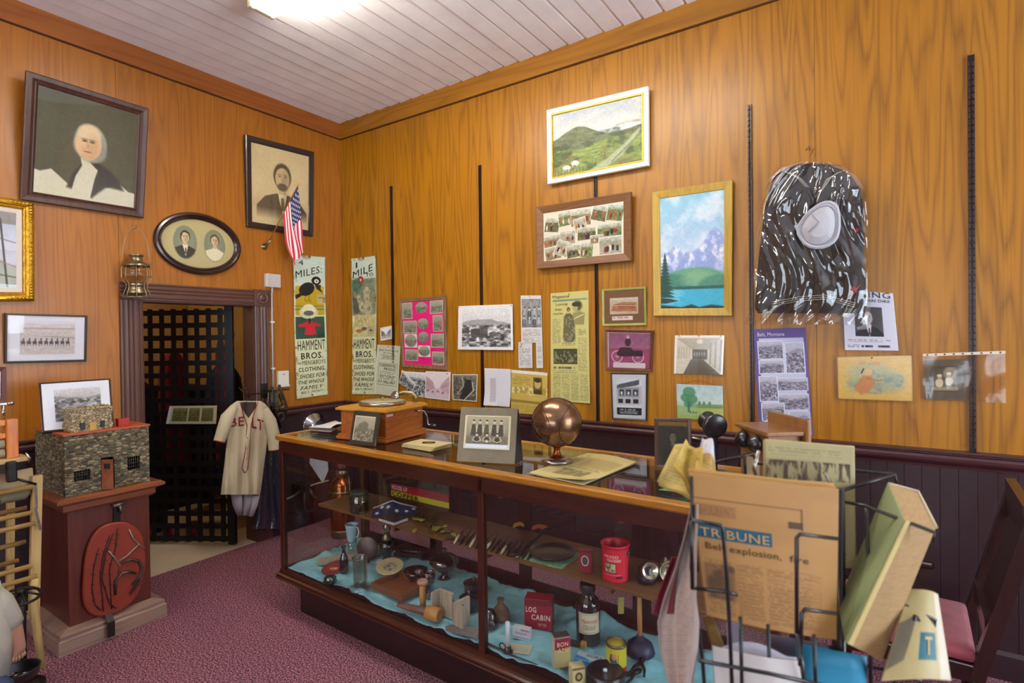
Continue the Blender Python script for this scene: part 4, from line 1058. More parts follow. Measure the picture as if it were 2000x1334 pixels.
# sheets of paper pinned on the wall
def pinned(name, label, cat, pts, cv, off=.004, curl=.01, wall='A', pins=((.5, .02, '#b03030'),), letters=None, group=None, m=None, seed=0, th=.0006):
    q = (WA if wall == 'A' else WL)(pts, off); t = wall_thing(name, label, cat, q, wall, group); rg = random.Random(seed); ph = rg.random()*6
    def fs(u, v): return q.pt(u, v, curl*(.35*math.sin(u*3.1+ph)*v+.8*v*v*abs(u-.5)*2+.25*math.sin(v*5+ph))*.6)
    def f2(u, v): return q.pt(u, v, max(-.002, curl*(.35*math.sin(u*3.1+ph)*v+.8*v*v*abs(u-.5)*2+.25*math.sin(v*5+ph))*.6))
    cv.asp = q.w/q.h
    painted(q, cv, 'sheet', t, m, fn=f2, th=th)
    if letters:
        L = Letters(q, fn=lambda u, v: f2(u, v)+q.n*.0016)
        for x in letters: L.put(*x)
        L.build(t)
    for (u, v, col) in pins:
        mb = MB(); p = f2(u, v); T = Matrix.Translation(p) @ q.n.to_track_quat('Z', 'Y').to_matrix().to_4x4(); mb.lathe([(.004, 0), (.004, .001), (.0022, .002), (.0022, .006), (.0038, .007), (.0038, .009), (.0001, .010)], T, 10)
        mb.build('pushpin', mat('pin_'+col[1:], col, .3), t)
    return t, q, f2
I1 = '#2a2826'
# tiny snapshot
c = Canvas(40, 40, '#dcd8d0'); c.paste(bw_street(34, 30, 3), .08, .10, .92, .86)
pinned('photograph', 'tiny black-and-white snapshot tilted beside the one-mile sign', 'photograph', [(742, 640), (765, 636), (767, 662), (744, 666)], c, pins=((.2, .04, '#c04040'),))
# carnival poster
c = Canvas(80, 150, '#bfc0a4', .5); c.grain(5, 5, 8, 2); c.rect(.12, .36, .93, .37, I1, .4); c.rect(.12, .79, .93, .80, I1, .4); c.rect(.12, .36, .135, .80, I1, .4); c.rect(.915, .36, .93, .80, I1, .4)
c.textlines(.2, .19, .85, .30, 4, I1, .5, 3); c.textlines(.2, .52, .85, .70, 5, I1, .35, 5); c.rect(0, 0, .04, 1, '#ddddd6', .8)
pinned('poster', 'pale green carnival frolic poster overlapping the one-mile sign', 'poster', [(737, 673), (782, 676), (778, 776), (731, 769)], c, .012, .012, letters=[
    ('Belt Performing', .12, .085, .93, .125, I1, .01), ('Arts Center', .28, .135, .78, .165, I1, .01), ('CARNIVAL', .17, .375, .88, .43, I1, .04), ('FROLIC', .36, .445, .88, .50, I1, .05), ('July 31  8 pm', .2, .60, .86, .64, '#6c6a5c', .01), ('K.P. HALL, BELT', .17, .70, .88, .765, I1, .03)])
# large ruins photo
c = bw_land(130, 100, 12, 45, 228, .42); c.rect(0, 0, 1, .04, '#e4e2e0'); c.rect(0, 0, .08, 1, '#e4e2e0'); c.rect(.96, 0, 1, 1, '#e4e2e0'); c.rect(0, .93, 1, 1, '#e2e0de')
for (x, y, s_) in ((.4, .62, .07), (.5, .6, .06), (.3, .66, .05)): c.rect(x-s_, y-.1, x+s_, y+.1, '#4c4a48', .8, soft=.02)
pinned('photograph', 'large black-and-white photo of ruins below hills, pinned across a shelf standard', 'photograph', [(895, 598), (1001, 594), (1003, 684), (894, 683)], c, .016, .006, pins=((.01, .03, '#c03030'), (.98, .03, '#4080a0')))
# newspaper strip with group photo: L shaped
q = WA([(1017, 577), (1057, 577), (1061, 719), (1019, 719)], .004); a = q.w/q.h
t = wall_thing('newspaper_clipping', 'narrow L-shaped clipping with a photo of several people, left of the magazine page', 'newspaper clipping', q, 'A')
c = Canvas(60, 200, '#cfcbc8', a); g_ = bw_group(54, 60, 5, 4, 60, 200, 2); c.paste(g_, .04, .05, .97, .44); c.textlines(.06, .47, .94, .64, 12, I1, .35, 2); c.textlines(.75, .65, .96, .97, 22, I1, .35, 3)
qa = q.sub(0, 0, 1, .65); ca = Canvas(60, 130, 0, a/.65); ca.I = c.I[:130]; painted(qa, ca, 'sheet', t, None, .002, th=.0006)
qb = q.sub(.70, .652, 1, 1); cb = Canvas(18, 70, 0, .3); cb.I = c.I[130:, 42:]; painted(qb, cb, 'tail_strip', t, None, .002, th=.0006)
mb = MB(); mb.ball(q.pt(.45, .015, .004), .004, 8); mb.build('pushpin', mat('pin_303060', '#303060', .3), t)
c = Canvas(44, 70, '#cac6c4'); c.textlines(.08, .25, .92, .95, 14, I1, .35, 4)
pinned('newspaper_clipping', 'small second clipping marked 2, tucked under the L-shaped clipping', 'newspaper clipping', [(1012, 668), (1039, 667), (1041, 719), (1013, 719)], c, pins=(), letters=[('2', .12, .06, .28, .2, I1, .01, .3)])
# magazine page
c = Canvas(150, 420, '#bdb56f', .36); c.grain(5, 5, 10, 3)
c.rect(.06, .065, .96, .08, '#5f7f80', .8, soft=.004); c.rect(.06, .075, .7, .082, '#4c5a58', .5)
c.textlines(.06, .24, .27, .47, 16, I1, .33, 2, ragged=.02); c.textlines(.72, .34, .95, .40, 5, I1, .5, 4)
c.ell(.72, .13, .115, .045, '#46422c', .9, soft=.02); c.ell(.66, .15, .065, .032, '#a39a60'); c.ell(.69, .115, .12, .022, '#38341f'); c.poly([(.58, .26), (.6, .19), (.78, .18), (.9, .20), (.88, .30), (.66, .30)], '#7e7848', .85, soft=.015); c.line([(.6, .25), (.72, .23), (.86, .21)], .012, '#c0b87c')
c.ell(.48, .16, .045, .022, '#4c4830'); c.ell(.48, .17, .03, .016, '#8a8254'); c.poly([(.36, .22), (.42, .195), (.54, .195), (.6, .22), (.64, .30), (.66, .42), (.6, .455), (.4, .455), (.33, .42), (.35, .30)], '#57523a', .95, soft=.01)
c.mix(np.clip((fbm(c.U*26, c.V*60, 6)-.5)*7, 0, 1)*((c.U > .34) & (c.U < .66) & (c.V > .22) & (c.V < .46)), '#8f8860', .8)
c.textlines(.3, .46, .68, .49, 3, I1, .4, 8); c.rect(.08, .515, .70, .655, '#3c3a28'); c.mix(np.clip((fbm(c.U*22, c.V*40, 9)-.5)*7, 0, 1)*((c.U > .09) & (c.U < .69) & (c.V > .53) & (c.V < .64)), '#9a9468', .7)
c.textlines(.08, .68, .68, .70, 1, I1, .8, 8, fill=.9); c.textlines(.72, .42, .95, .72, 20, I1, .3, 12)
for k in range(4): c.textlines(.06+.235*k, .745, .26+.235*k, .985, 24, I1, .4, 20+k, ragged=.02)
c.textlines(.06, .71, .7, .74, 3, I1, .4, 33)
pinned('magazine_page', 'long yellowed magazine page headed Leaving their marks', 'magazine page', [(1075, 573), (1149, 567), (1153, 788), (1076, 783)], c, .006, .008, letters=[
    ('Magazine', .06, .025, .50, .058, I1, .01), ('Leaving', .14, .095, .46, .125, '#3c3a2c', -.005), ('their', .12, .14, .32, .165, '#3c3a2c', -.005), ('marks', .08, .18, .34, .202, '#3c3a2c', -.005)])
# fan of photos below the pink board
c = bw_land(70, 60, 31, 30, 215, .3, m=0.03)
pinned('photograph', 'black-and-white street photo partly under the mauve photo', 'photograph', [(783, 725), (832, 728), (832, 777), (800, 772)], c, .006, .006, pins=())
c = bw_land(60, 44, 33, 30, 200, .25, m=.04)
pinned('photograph', 'fan-tilted black-and-white photo, leftmost below the pink board', 'photograph', [(786, 722), (812, 752), (806, 763), (779, 748)], c, .012, .006, pins=())
c = bw_street(70, 76, 6, 60, 230); c.sepia('#7a4858', '#e4dcdc'); c.rect(0, 0, 1, .03, '#e8e2e0'); c.rect(0, .97, 1, 1, '#e8e2e0'); c.rect(0, 0, .03, 1, '#e8e2e0'); c.rect(.97, 0, 1, 1, '#e8e2e0')
pinned('photograph', 'mauve-toned street photo below the pink board', 'photograph', [(831, 725), (880, 727), (879, 783), (830, 777)], c, .009, .006, pins=((.88, .05, '#402830'),))
c = Canvas(70, 80, '#9a9684'); c.I[:] = bw_land(70, 80, 40, 30, 150, .1).I; c.sepia('#26221e', '#c4bda4'); c.poly([(.3, .9), (.55, .2), (.75, .2), (.85, .55), (.55, 1)], '#2a2622'); c.line([(.2, .75), (.45, .45), (.4, .1)], .03, '#b0a890'); c.line([(.45, 1), (.85, .6), (.8, .3)], .035, '#c4bca4'); c.rect(0, 0, 1, .03, '#e0d8c4'); c.rect(0, .965, 1, 1, '#e0d8c4'); c.rect(0, 0, .035, 1, '#e0d8c4'); c.rect(.965, 0, 1, 1, '#e0d8c4')
pinned('photograph', 'dark aerial photo of a road bend, left of the folded white sheet', 'photograph', [(883, 731), (933, 731), (932, 785), (884, 781)], c, .006, .005, pins=((.12, .0, '#c8c0b0'), (.8, .0, '#c8c0b0')))
c = Canvas(60, 80, '#d2d0d4'); c.rect(.22, .26, .44, .9, '#b0a8ac', .8, soft=.02)
for k in range(8): c.rect(.22, .28+.08*k, .44, .285+.08*k, '#8c8488', .6)
pinned('paper_sheet', 'white folded sheet with a curled top corner, right of a shelf standard', 'paper', [(947, 719), (998, 721), (996, 795), (947, 791)], c, .018, .03, pins=(), seed=3)
c = Canvas(100, 110, '#b99f4e', .9); c.grain(10, 6, 6, 3); c.rect(0, 0, 1, .07, '#dcd8cc'); c.rect(0, .38, 1, .52, '#96803e', .7, soft=.03); c.mix(np.clip((fbm(c.U*14, c.V*14, 6)-.52)*8, 0, 1)*((c.V > .38) & (c.V < .56)), '#e0d29a', .8)
c.rect(.62, .13, .86, .52, '#5c4c24', .85); c.ell(.74, .28, .09, .11, '#b8a262', soft=.02); c.ell(.74, .2, .09, .05, '#3a3018', soft=.01); c.rect(.64, .42, .84, .52, '#352a18', .7)
c.textlines(.05, .14, .55, .34, 5, '#5a4c24', .35, 2); c.poly([(0, .68), (1, .70), (1, .76), (0, .74)], '#7d6830', .8, soft=.02); c.textlines(.05, .8, .9, .97, 5, '#5a4c24', .3, 5)
pinned('newspaper_clipping', 'yellow clipping in a shiny plastic sleeve behind the metal ball trophy', 'newspaper clipping', [(998, 722), (1069, 728), (1070, 812), (998, 806)], c, .008, .008, pins=((.2, -.01, '#b82c2c'), (.96, .0, '#b82c2c')), m=print_mat('sleeve_print', .2, .8))

# small frames
def small_frame(pts, label, cv, fm, wd, T=.015, matc=None, caption=None, group=None, pm=None):
    q = WA(pts, T, .004)
    t = framed('picture_frame', label, 'picture frame', q, 'A', T, [(0, -T), (0, -.001), (.002, 0), (wd*.8, -.002), (wd, -.007)], fm, cv, wd, pm=pm); return t, q
c = Canvas(100, 80, '#6e4a2c', 1.25); i_ = Canvas(60, 40, '#b7a78c'); i_.grad(0, .5, '#c4bca8', '#b0a088'); i_.poly([(.05, .8), (.1, .4), (.5, .25), (.95, .3), (.95, .85)], '#9c5c3c', .8, soft=.03); i_.rect(.3, .4, .9, .7, '#8c4c34', .6, soft=.04); i_.line([(.1, .45), (.95, .5)], .03, '#d0bca0'); i_.grain(22, 18, 10, 4); c.paste(i_, .15, .22, .85, .72); c.rect(.2, .78, .72, .90, '#d6cdc0')
c.textlines(.23, .80, .69, .88, 1, '#8c3c34', .7, 2)
small_frame([(1175, 565), (1261, 560), (1262, 635), (1176, 637)], 'small pale green frame with a tan photo of a building, above the mauve car photo', c, mat('celadon_frame', '#8f9148', .4, noise=.1), .016)
c = Canvas(110, 90, '#7c3a5c', 1.25); c.grad(0, .45, '#7e4868', '#93587a'); c.rect(0, .45, 1, 1, '#8c3a5c'); c.grain(16, 14, 10, 3)
for x in (.22, .72): c.ell(x, .68, .14, .17, '#d49cb4'); c.ell(x, .68, .115, .14, '#7c3454'); 
for x in (.22, .72):
    for k in range(5): a_ = k*.63; c.line([(x-.11*math.cos(a_), .68-.13*math.sin(a_)), (x+.11*math.cos(a_), .68+.13*math.sin(a_))], .012, '#c08ca4')
c.poly([(.2, .62), (.3, .42), (.55, .42), (.6, .5), (.82, .5), (.84, .66), (.3, .68)], '#2c1426', soft=.01); c.ell(.48, .27, .07, .12, '#33182a'); c.ell(.48, .13, .035, .05, '#c494a8'); c.rect(.12, .85, .9, 1, '#c8bcc0'); c.rect(0, 0, 1, .02, '#d8b8a0'); c.rect(0, 0, .02, 1, '#d8b8a0')
small_frame([(1181, 643), (1276, 645), (1273, 726), (1183, 723)], 'dark brown frame with a mauve photo of an early motor car', c, mat('chestnut_frame', '#5c301c', .35, noise=.2), .020)
c = Canvas(90, 120, '#c9cad0', .75); i_ = Canvas(70, 95, '#b4b6bc'); i_.rect(0, 0, 1, .2, '#d0d2d8'); i_.poly([(.02, .18), (.9, .02), (.9, .16), (.02, .28)], '#50545c'); i_.rect(.05, .25, .9, .5, '#8c9098')
for k in range(3): i_.rect(.12+.27*k, .3, .3+.27*k, .46, '#33363e'); i_.ell(.21+.27*k, .4, .04, .05, '#d8dae0'); i_.rect(.06+.3*k, .56, .26+.3*k, .68, '#25272e')
i_.rect(0, .72, 1, .8, '#d8dade', .8); i_.rect(0, .8, 1, 1, '#1e2026'); i_.textlines(.1, .84, .9, .98, 3, '#d8dae0', .8, 4); i_.grain(14, 20, 20, 2); c.paste(i_, .12, .10, .88, .92)
small_frame([(1192, 728), (1264, 729), (1263, 822), (1195, 819)], 'thin black frame with a black-and-white photo of a two-storey building front', c, M_blackframe, .010)
c = Canvas(110, 90, '#d2c8b4', 1.25); c.I[:] = 205; c.poly([(.05, .08), (.95, .06), (.7, .36), (.35, .36)], '#a8a08a', .8); c.poly([(.35, .62), (.6, .62), (.95, 1), (.2, 1)], '#4c4638', soft=.02); c.rect(.38, .36, .68, .62, '#3f3a30', soft=.02)
for k in range(5): c.ell(.42+.05*k, .48, .018, .06, '#8a826c'); c.rect(.72+.05*k, .2-.02*k, .76+.05*k, .75+.04*k, '#c4bca4' if k % 2 else '#8c8470', .8); c.rect(.08+.055*k, .3, .11+.055*k, .6, '#a8a08c', .6)
c.ell(.52, .16, .06, .06, '#efe8d4', soft=.03); c.sepia('#2c241c', '#e4dac4'); c.grain(12, 24, 20, 2); c.rect(0, 0, 1, .06, '#ddd6c8'); c.rect(0, 0, .05, 1, '#ddd6c8'); c.rect(.96, 0, 1, 1, '#ddd6c8')
pinned('photograph', 'old photo of a long shop interior in a plastic sleeve, below the lake painting', 'photograph', [(1318, 655), (1415, 655), (1412, 732), (1316, 730)], c, .008, .006, pins=((.1, .02, '#b89c50'), (.5, .015, '#b84040'), (.93, .02, '#b89c50')), m=print_mat('sleeve_print', .2, .8))
# small unframed landscape hanging from a string
c = Canvas(110, 84, '#9fb4b4', 1.3); c.grad(0, .6, '#a3b8bc', '#b8c8bc'); c.rect(0, .62, 1, 1, '#8a9c4c'); c.grain(16, 12, 8, 4); c.rect(.3, .55, 1, .66, '#5c7c4c', .8, soft=.03); c.rect(0, .5, .45, .9, '#8fae94', .5, soft=.08); c.poly([(.5, .7), (1, .66), (1, .9), (.6, .95)], '#a8a860', .7, soft=.04)
for (x, y, r_) in ((.28, .22, .14), (.2, .38, .11), (.34, .42, .12), (.26, .55, .10)): c.ell(x, y, r_, r_*1.1, '#3f7c54', .85, soft=.04)
c.rect(.24, .5, .29, .8, '#3c5c40', .8, soft=.02)
for x in (.5, .6, .72): c.ell(x, .53, .03, .06, '#4c6c44', .8, soft=.02)
for x in (.3, .36, .42): c.ell(x, .80, .02, .025, '#4c4c3c')
t, q, f2 = pinned('painting', 'small unframed green tree landscape hanging from a string', 'painting', [(1321, 750), (1411, 754), (1413, 821), (1323, 818)], c, .010, .002, pins=(), th=.006)
mb = MB(); top = q.pt(.5, -.16, -.004); mb.tube([q.pt(.1, .01, -.002), top, q.pt(.9, .01, -.002)], .0012, 5); mb.build('string', mat('twine', '#7a5a2c', .9), t)
mb = MB(); mb.ball(top, .004, 8); mb.build('nail', M_brass, t)

# purple poster board
c = Canvas(120, 220, '#5c4a86', .62); c.grain(5, 5, 5, 2); c.rect(.10, .09, .95, 1.0, '#c4cadc', .85); 
for k, (u0, v0, u1, v1) in enumerate(((.08, .12, .55, .28), (.60, .14, .94, .42), (.08, .30, .55, .42), (.06, .45, .40, .68), (.42, .47, .96, .58), (.42, .62, .96, .76), (.08, .70, .50, .86), (.60, .78, .96, .99), (.08, .89, .55, .99))):
    im_ = bw_land(44, 40, 60+k, 40, 205, .3); im_.sepia('#2c2438', '#d4d4e0'); c.rect(u0-.015, v0-.006, u1+.015, v1+.006, '#ced2e2'); c.paste(im_, u0, v0, u1, v1)
pinned('poster_board', 'purple-bordered poster of old photos behind the wooden wall telephone', 'poster', [(1471, 643), (1573, 640), (1588, 850), (1484, 850)], c, .012, .006, pins=(), letters=[('Belt, Montana', .08, .035, .60, .075, '#cfd0e4', .01)])
# missing poster
c = Canvas(120, 130, '#c9c8d4', .95); i_ = Canvas(70, 70, '#4a4648'); i_.grain(12, 5, 5, 3); portrait(i_, .5, .36, .46, '#c4bcbc', '#4c4644', '#26242a', '#cfcad0', bald=.9); i_.poly([(.05, .72), (.35, .6), (.5, .66), (.4, .76), (.1, .8)], '#b4aeb4', .6, soft=.02); c.paste(i_, .22, .26, .76, .76)
c.textlines(.06, .82, .96, .87, 2, I1, .5, 4); c.textlines(.32, .91, .94, .95, 1, '#1c1c20', .9, 6, fill=.9); c.textlines(.06, .90, .3, .96, 2, I1, .4, 7)
pinned('poster', 'white missing-person poster with a man\'s portrait beside the bagged uniform', 'poster', [(1645, 566), (1744, 573), (1755, 685), (1650, 684)], c, .012, .006, pins=(), letters=[
    ('MISSING', -.0, .0, .94, .10, '#1c1c20', .06), ('C. VAN DIKE', .30, .125, .93, .175, '#1c1c20', .03)])
# wooden plaque
q = WA([(1635, 697), (1781, 694), (1783, 784), (1637, 779)], .012); a = q.w/q.h
t = wall_thing('wooden_plaque', 'yellow varnished wooden plaque with a dancing figure in orange', 'plaque', q, 'A')
c = Canvas(170, 104, '#c09a44', a); c.mix(np.clip((fbm(c.U*3, c.V*60, 3)-.5)*3, 0, 1), '#b08a34', .5)
for (x, y, rx, ry, co) in ((.5, .5, .38, .30, '#90987c'), (.4, .3, .26, .18, '#9aa084'), (.62, .62, .3, .24, '#848e78'), (.3, .7, .2, .18, '#8c9478')): c.ell(x, y, rx, ry, co, .55, soft=.12)
c.mix(np.clip((fbm(c.U*9, c.V*9, 8)-.5)*6, 0, 1)*((((c.U-.5)/.4)**2+((c.V-.52)/.36)**2) < 1), '#5c7070', .55)
c.poly([(.22, .78), (.34, .45), (.46, .44), (.52, .62), (.44, .82), (.32, .90)], '#b06a34', .9, soft=.02); c.ell(.43, .36, .055, .08, '#c89858', .9, soft=.02); c.line([(.36, .28), (.33, .38)], .03, '#2c2420'); c.line([(.40, .5), (.55, .56), (.62, .54)], .03, '#8c5c34', .8)
c.ell(.34, .14, .05, .05, '#b87c4c', .5, soft=.03); c.ell(.54, .15, .06, .05, '#b8843c', .6, soft=.03); c.grain(7, 30, 20, 3)
loop = []
for (u, v, a0) in ((0, 0, 180), (1, 0, 270), (1, 1, 0), (0, 1, 90)):
    r_ = .008; cu_ = r_/q.w if u == 0 else 1-r_/q.w; cv_ = r_/q.h if v == 0 else 1-r_/q.h
    for k in range(5): an = math.radians(a0+22.5*k); loop.append((cu_+r_/q.w*math.cos(an), cv_+r_/q.h*math.sin(an)))
mb = MB(); mb.col = lin('#a8803c'); n = len(loop); mb._add([q.pt(u, v, 0) for u, v in loop]+[q.pt(u, v, -.010) for u, v in loop], [tuple(range(n)), tuple(reversed(range(n, 2*n)))]+[(i, n+i, n+(i+1) % n, (i+1) % n) for i in range(n)])
mb.build('board', print_mat('varnished_print', .3, .5), t); painted(q.sub(.012, .018, .988, .982), c, 'picture', t, print_mat('varnished_print', .3, .5), .0006)
mb = MB(); mb.ball(q.pt(.48, .04, .001), .004, 8); mb.build('nail', M_std, t)
# photo mounted on card in a clear sleeve
q = WA([(1802, 691), (1963, 685), (1964, 787), (1801, 782)], .01); a = q.w/q.h
t = wall_thing('sleeved_photograph', 'grey-mounted photo of two small children in a clear plastic sleeve, far right on the wall', 'photograph', q, 'A')
c = Canvas(100, 104, '#5c5244', .95); c.rect(.13, .16, .84, .80, '#48402f'); i_ = Canvas(60, 60, '#5a5040'); i_.grad(0, 1, '#4c4434', '#6c6250'); i_.ell(.7, .25, .25, .3, '#8c806a', .8, soft=.1)
for (x, y) in ((.3, .5), (.66, .42)): i_.ell(x, y+.18, .15, .2, '#c8bca0', soft=.02); i_.ell(x, y-.08, .09, .11, '#a89878', soft=.02); i_.ell(x, y-.15, .1, .06, '#cfc4a8', soft=.02)
i_.rect(0, .85, 1, 1, '#b0a488', .6, soft=.05); c.paste(i_, .17, .19, .80, .77)
painted(q.sub(.03, .14, .55, .97), c, 'mounted_photo', t, None, .001, th=.0015)
def wav(u, v): return q.pt(u, v, .006+.005*math.sin(u*14)*(.3+v)+.003*math.sin(v*8+u*5))
mb = MB(); mb.surf(wav, 30, 16); mb.build('plastic_sleeve', pane_mat('thin_plastic', (.96, .94, .92), .15, .9, .03, .2, 9), t)
c = Canvas(120, 10, '#cfc4b0'); 
for k in range(9): c.ell(.06+.11*k, .5, .014, .3, '#4c3c30')
painted(q.sub(0, 0, 1, .055), c, 'punched_strip', t, None, .012, th=.0005)

# ================================================================== the display case
M_mah = wood_mat('mahogany', '#160805', '#3e1a0e', .3, 'X', 1.4, 6, .6, coat=.3)
M_mahz = wood_mat('mahogany_upright', '#160805', '#3e1a0e', .3, 'Z', 1.4, 6, .6, coat=.3)
M_oak = wood_mat('golden_oak_edge', '#70440e', '#a87020', .3, 'X', 2.0, 6, .6, coat=.3)
M_case_glass = pane_mat('case_glass', (.97, .985, .975), refl=1.0)
CX0, CY0, CL, CD, CH = 1.225, -1.505, 2.88, .66, 1.10
CM = Matrix.Translation((CX0, CY0, 0)) @ Matrix.Rotation(math.radians(-2.2), 4, 'Z')
case = thing('display_case', 'long mahogany display case with glass front, ends and top, full of antiques', 'display case', (CX0+1.6, CY0+.3, 0))
def cmb(): return MB(CM)
mb = cmb(); mb.bbox((.13, .05, 0), (CL-.13, CD-.02, .205), .004); mb.build('plinth', mat('plinth_stain', '#241010', .4, noise=.2, nscale=8), case)
mb = cmb()
def rect_loop(d, z): return [Vector(p) for p in ((-d, -d, z), (CL+d, -d, z), (CL+d, CD+d, z), (-d, CD+d, z))]
prof = [(-.02, .196), (.016, .196), (.026, .204), (.026, .211), (.016, .215), (.022, .220), (.020, .228), (.010, .233), (.004, .242), (.002, .258), (-.03, .258)]
mb.ring([rect_loop(d, z) for d, z in prof]); mb.build('base_moulding', M_mah, case)
mb = cmb(); mb.box((.01, .01, .20), (CL-.01, CD-.01, .262)); mb.build('deck', M_mah, case)
for (x, y, n) in ((0, 0, 1), (CL-.036, 0, 1), (0, CD-.036, 1), (CL-.036, CD-.036, 1), (1.617, 0, 1)):
    mb = cmb(); mb.bbox((x, y, .25), (x+.036, y+.03, 1.06), .004); mb.build('post', M_mahz, case)
for (a, b) in (((.03, 0, .992), (CL-.03, .028, 1.066)), ((.03, CD-.028, 1.0), (CL-.03, CD, 1.066)), ((0, .03, .992), (.028, CD-.03, 1.066)), ((CL-.028, .03, .992), (CL, CD-.03, 1.066))):
    mb = cmb(); mb.bbox(a, b, .003); mb.build('top_rail', M_mah, case)
# oak frame that holds the top pane
mb = cmb(); loops = []
for d, z in ((-.005, 1.062), (.006, 1.066), (.014, 1.074), (.016, 1.094), (.012, 1.10), (-.030, 1.10), (-.032, 1.088), (-.032, 1.062)): loops.append(rect_loop(d, z))
mb.ring(loops+[loops[0]]); mb.build('top_edging', M_oak, case)
mb = cmb(); mb.box((.034, .034, 1.091), (CL-.034, CD-.034, 1.097)); mb.build('top_glass', M_case_glass, case)
mb = cmb(); mb.box((.036, .010, .262), (1.617, .015, .99)); mb.build('front_glass', M_case_glass, case)
mb = cmb(); mb.box((1.653, .010, .262), (CL-.036, .015, .99)); mb.build('front_glass', M_case_glass, case)
mb = cmb(); mb.box((.010, .036, .262), (.015, CD-.036, .99)); mb.build('end_glass', M_case_glass, case)
mb = cmb(); mb.box((CL-.015, .036, .262), (CL-.010, CD-.036, .99)); mb.build('end_glass', M_case_glass, case)
# rear sliding doors
for k, (x0, x1, dy) in enumerate(((.04, .74, 0), (.74, 1.44, .012), (1.44, 2.14, 0), (2.14, 2.84, .012))):
    y = CD-.036+dy; mb = cmb(); w_ = .045
    mb.box((x0, y, .262), (x0+w_, y+.01, .99)); mb.box((x1-w_, y, .262), (x1, y+.01, .99)); mb.box((x0+w_, y, .262), (x1-w_, y+.01, .33)); mb.box((x0+w_, y, .93), (x1-w_, y+.01, .99))
    d_ = mb.build('rear_door', M_mahz, case); mb = cmb(); mb.box((x0+w_, y+.003, .33), (x1-w_, y+.006, .93)); mb.build('door_pane', M_case_glass, d_)
# shelves
M_shelf = wood_mat('shelf_board', '#3c2414', '#6e4a28', .45, 'X', 1.5, 5, .5)
SH1, SH2 = .605, .885
mb = cmb(); mb.bbox((.022, .26, SH1-.016), (CL-.022, CD-.04, SH1), .002); mb.build('shelf', M_shelf, case)
mb = cmb(); mb.bbox((.022, .38, SH2-.012), (CL-.022, CD-.04, SH2), .002); mb.build('shelf', M_shelf, case)
for x in (.74, 1.44, 2.14):
    for (z, y0) in ((SH1, .28), (SH2, .40)):
        mb = cmb(); mb.box((x-.008, y0, z-.05), (x+.008, CD-.03, z-.016)); mb.build('shelf_bracket', M_shelf, case)
DK = .285
def deck_pt(px, py, z=DK): p = onZ(px, py, z); return Vector((p.x, p.y, DK))
def sh_pt(px, py, z=SH1): p = onZ(px, py, z+.001); return Vector((p.x, p.y, z+.001))
def top_pt(px, py): p = onZ(px, py, 1.101); return Vector((p.x, p.y, 1.101))
def mpp(p): return (Vector(p)-CAMP).dot(CF)/FPX

# turquoise cloth rumpled over the deck
rngc = np.random.RandomState(3)
def cloth(u, v):
    X = .035+u*(CL-.07); Y = .02+v*.56
    n = float(fbm(np.array([X*7+.5]), np.array([Y*9.0]), 6, 4)[0]); n2 = float(vnoise(np.array([X*26]), np.array([Y*22]), 4)[0])
    z = .2655+max(0, (n-.40))*.075+.010*n2*max(0, n-.3)*3
    return CM @ Vector((X+.01*math.sin(Y*40), Y+.01*math.sin(X*17)*min(1, v*4), min(z, DK-.001 if .15 < v < .9 else DK+.02)))
mb = MB(); mb.sheet(cloth, 170, 34, .0012)
solo(mb, 'deck_cloth', mat('turquoise_cloth', '#7fb8c6', .85, noise=.1, nscale=30), 'rumpled turquoise cloth spread over the bottom of the display case', 'cloth', CM @ Vector((1.6, .3, .263)))

# ---- small builders
def turned(name, label, cat, base, parts, group=None, T=None, n=28):
    t = thing(name, label, cat, base, 0, group); B = Matrix.Translation(Vector(base)) @ (T or Matrix.Identity(4))
    for nm, prof, m in parts:
        mb = MB(B); mb.lathe(prof, None, n); mb.build(nm, m, t)
    return t, B
GLASS = pane_mat('clear_glass', (.88, .92, .90), .02, 1.6, .06); GREEN = pane_mat('green_glass', (.10, .32, .26), .02, 1.4, .08); BROWN = pane_mat('brown_glass', (.16, .07, .03), .02, 1.4, .08); AMBER = pane_mat('amber_glass', (.35, .14, .08), .03, 1.6, .10)
M_iron = mat('old_iron', '#26211f', .45, metal=.6, noise=.3, nscale=30); M_blk = mat('black_enamel', '#17151a', .3, coat=.4); M_por = mat('porcelain', '#c3ccd2', .2, coat=.5); M_cream = mat('cream_glaze', '#c2b48c', .25, coat=.4)
M_tool = mat('worn_steel', '#6a625c', .35, metal=.7, noise=.3, nscale=40); M_lw = wood_mat('grey_whitewood', '#75685c', '#b0a08c', .6, 'Z', 3, 5, .6); M_yw = wood_mat('yellow_turned_wood', '#8a5a20', '#c08a48', .45, 'Z', 3, 5, .4); M_red = mat('red_tin', '#9c1428', .35, coat=.3)
def RX(a): return Matrix.Rotation(math.radians(a), 4, 'X')
def RZ(a): return Matrix.Rotation(math.radians(a), 4, 'Z')
def RY(a): return Matrix.Rotation(math.radians(a), 4, 'Y')
FACE = math.degrees(YAW)      # heading that turns a thing's front toward the viewer
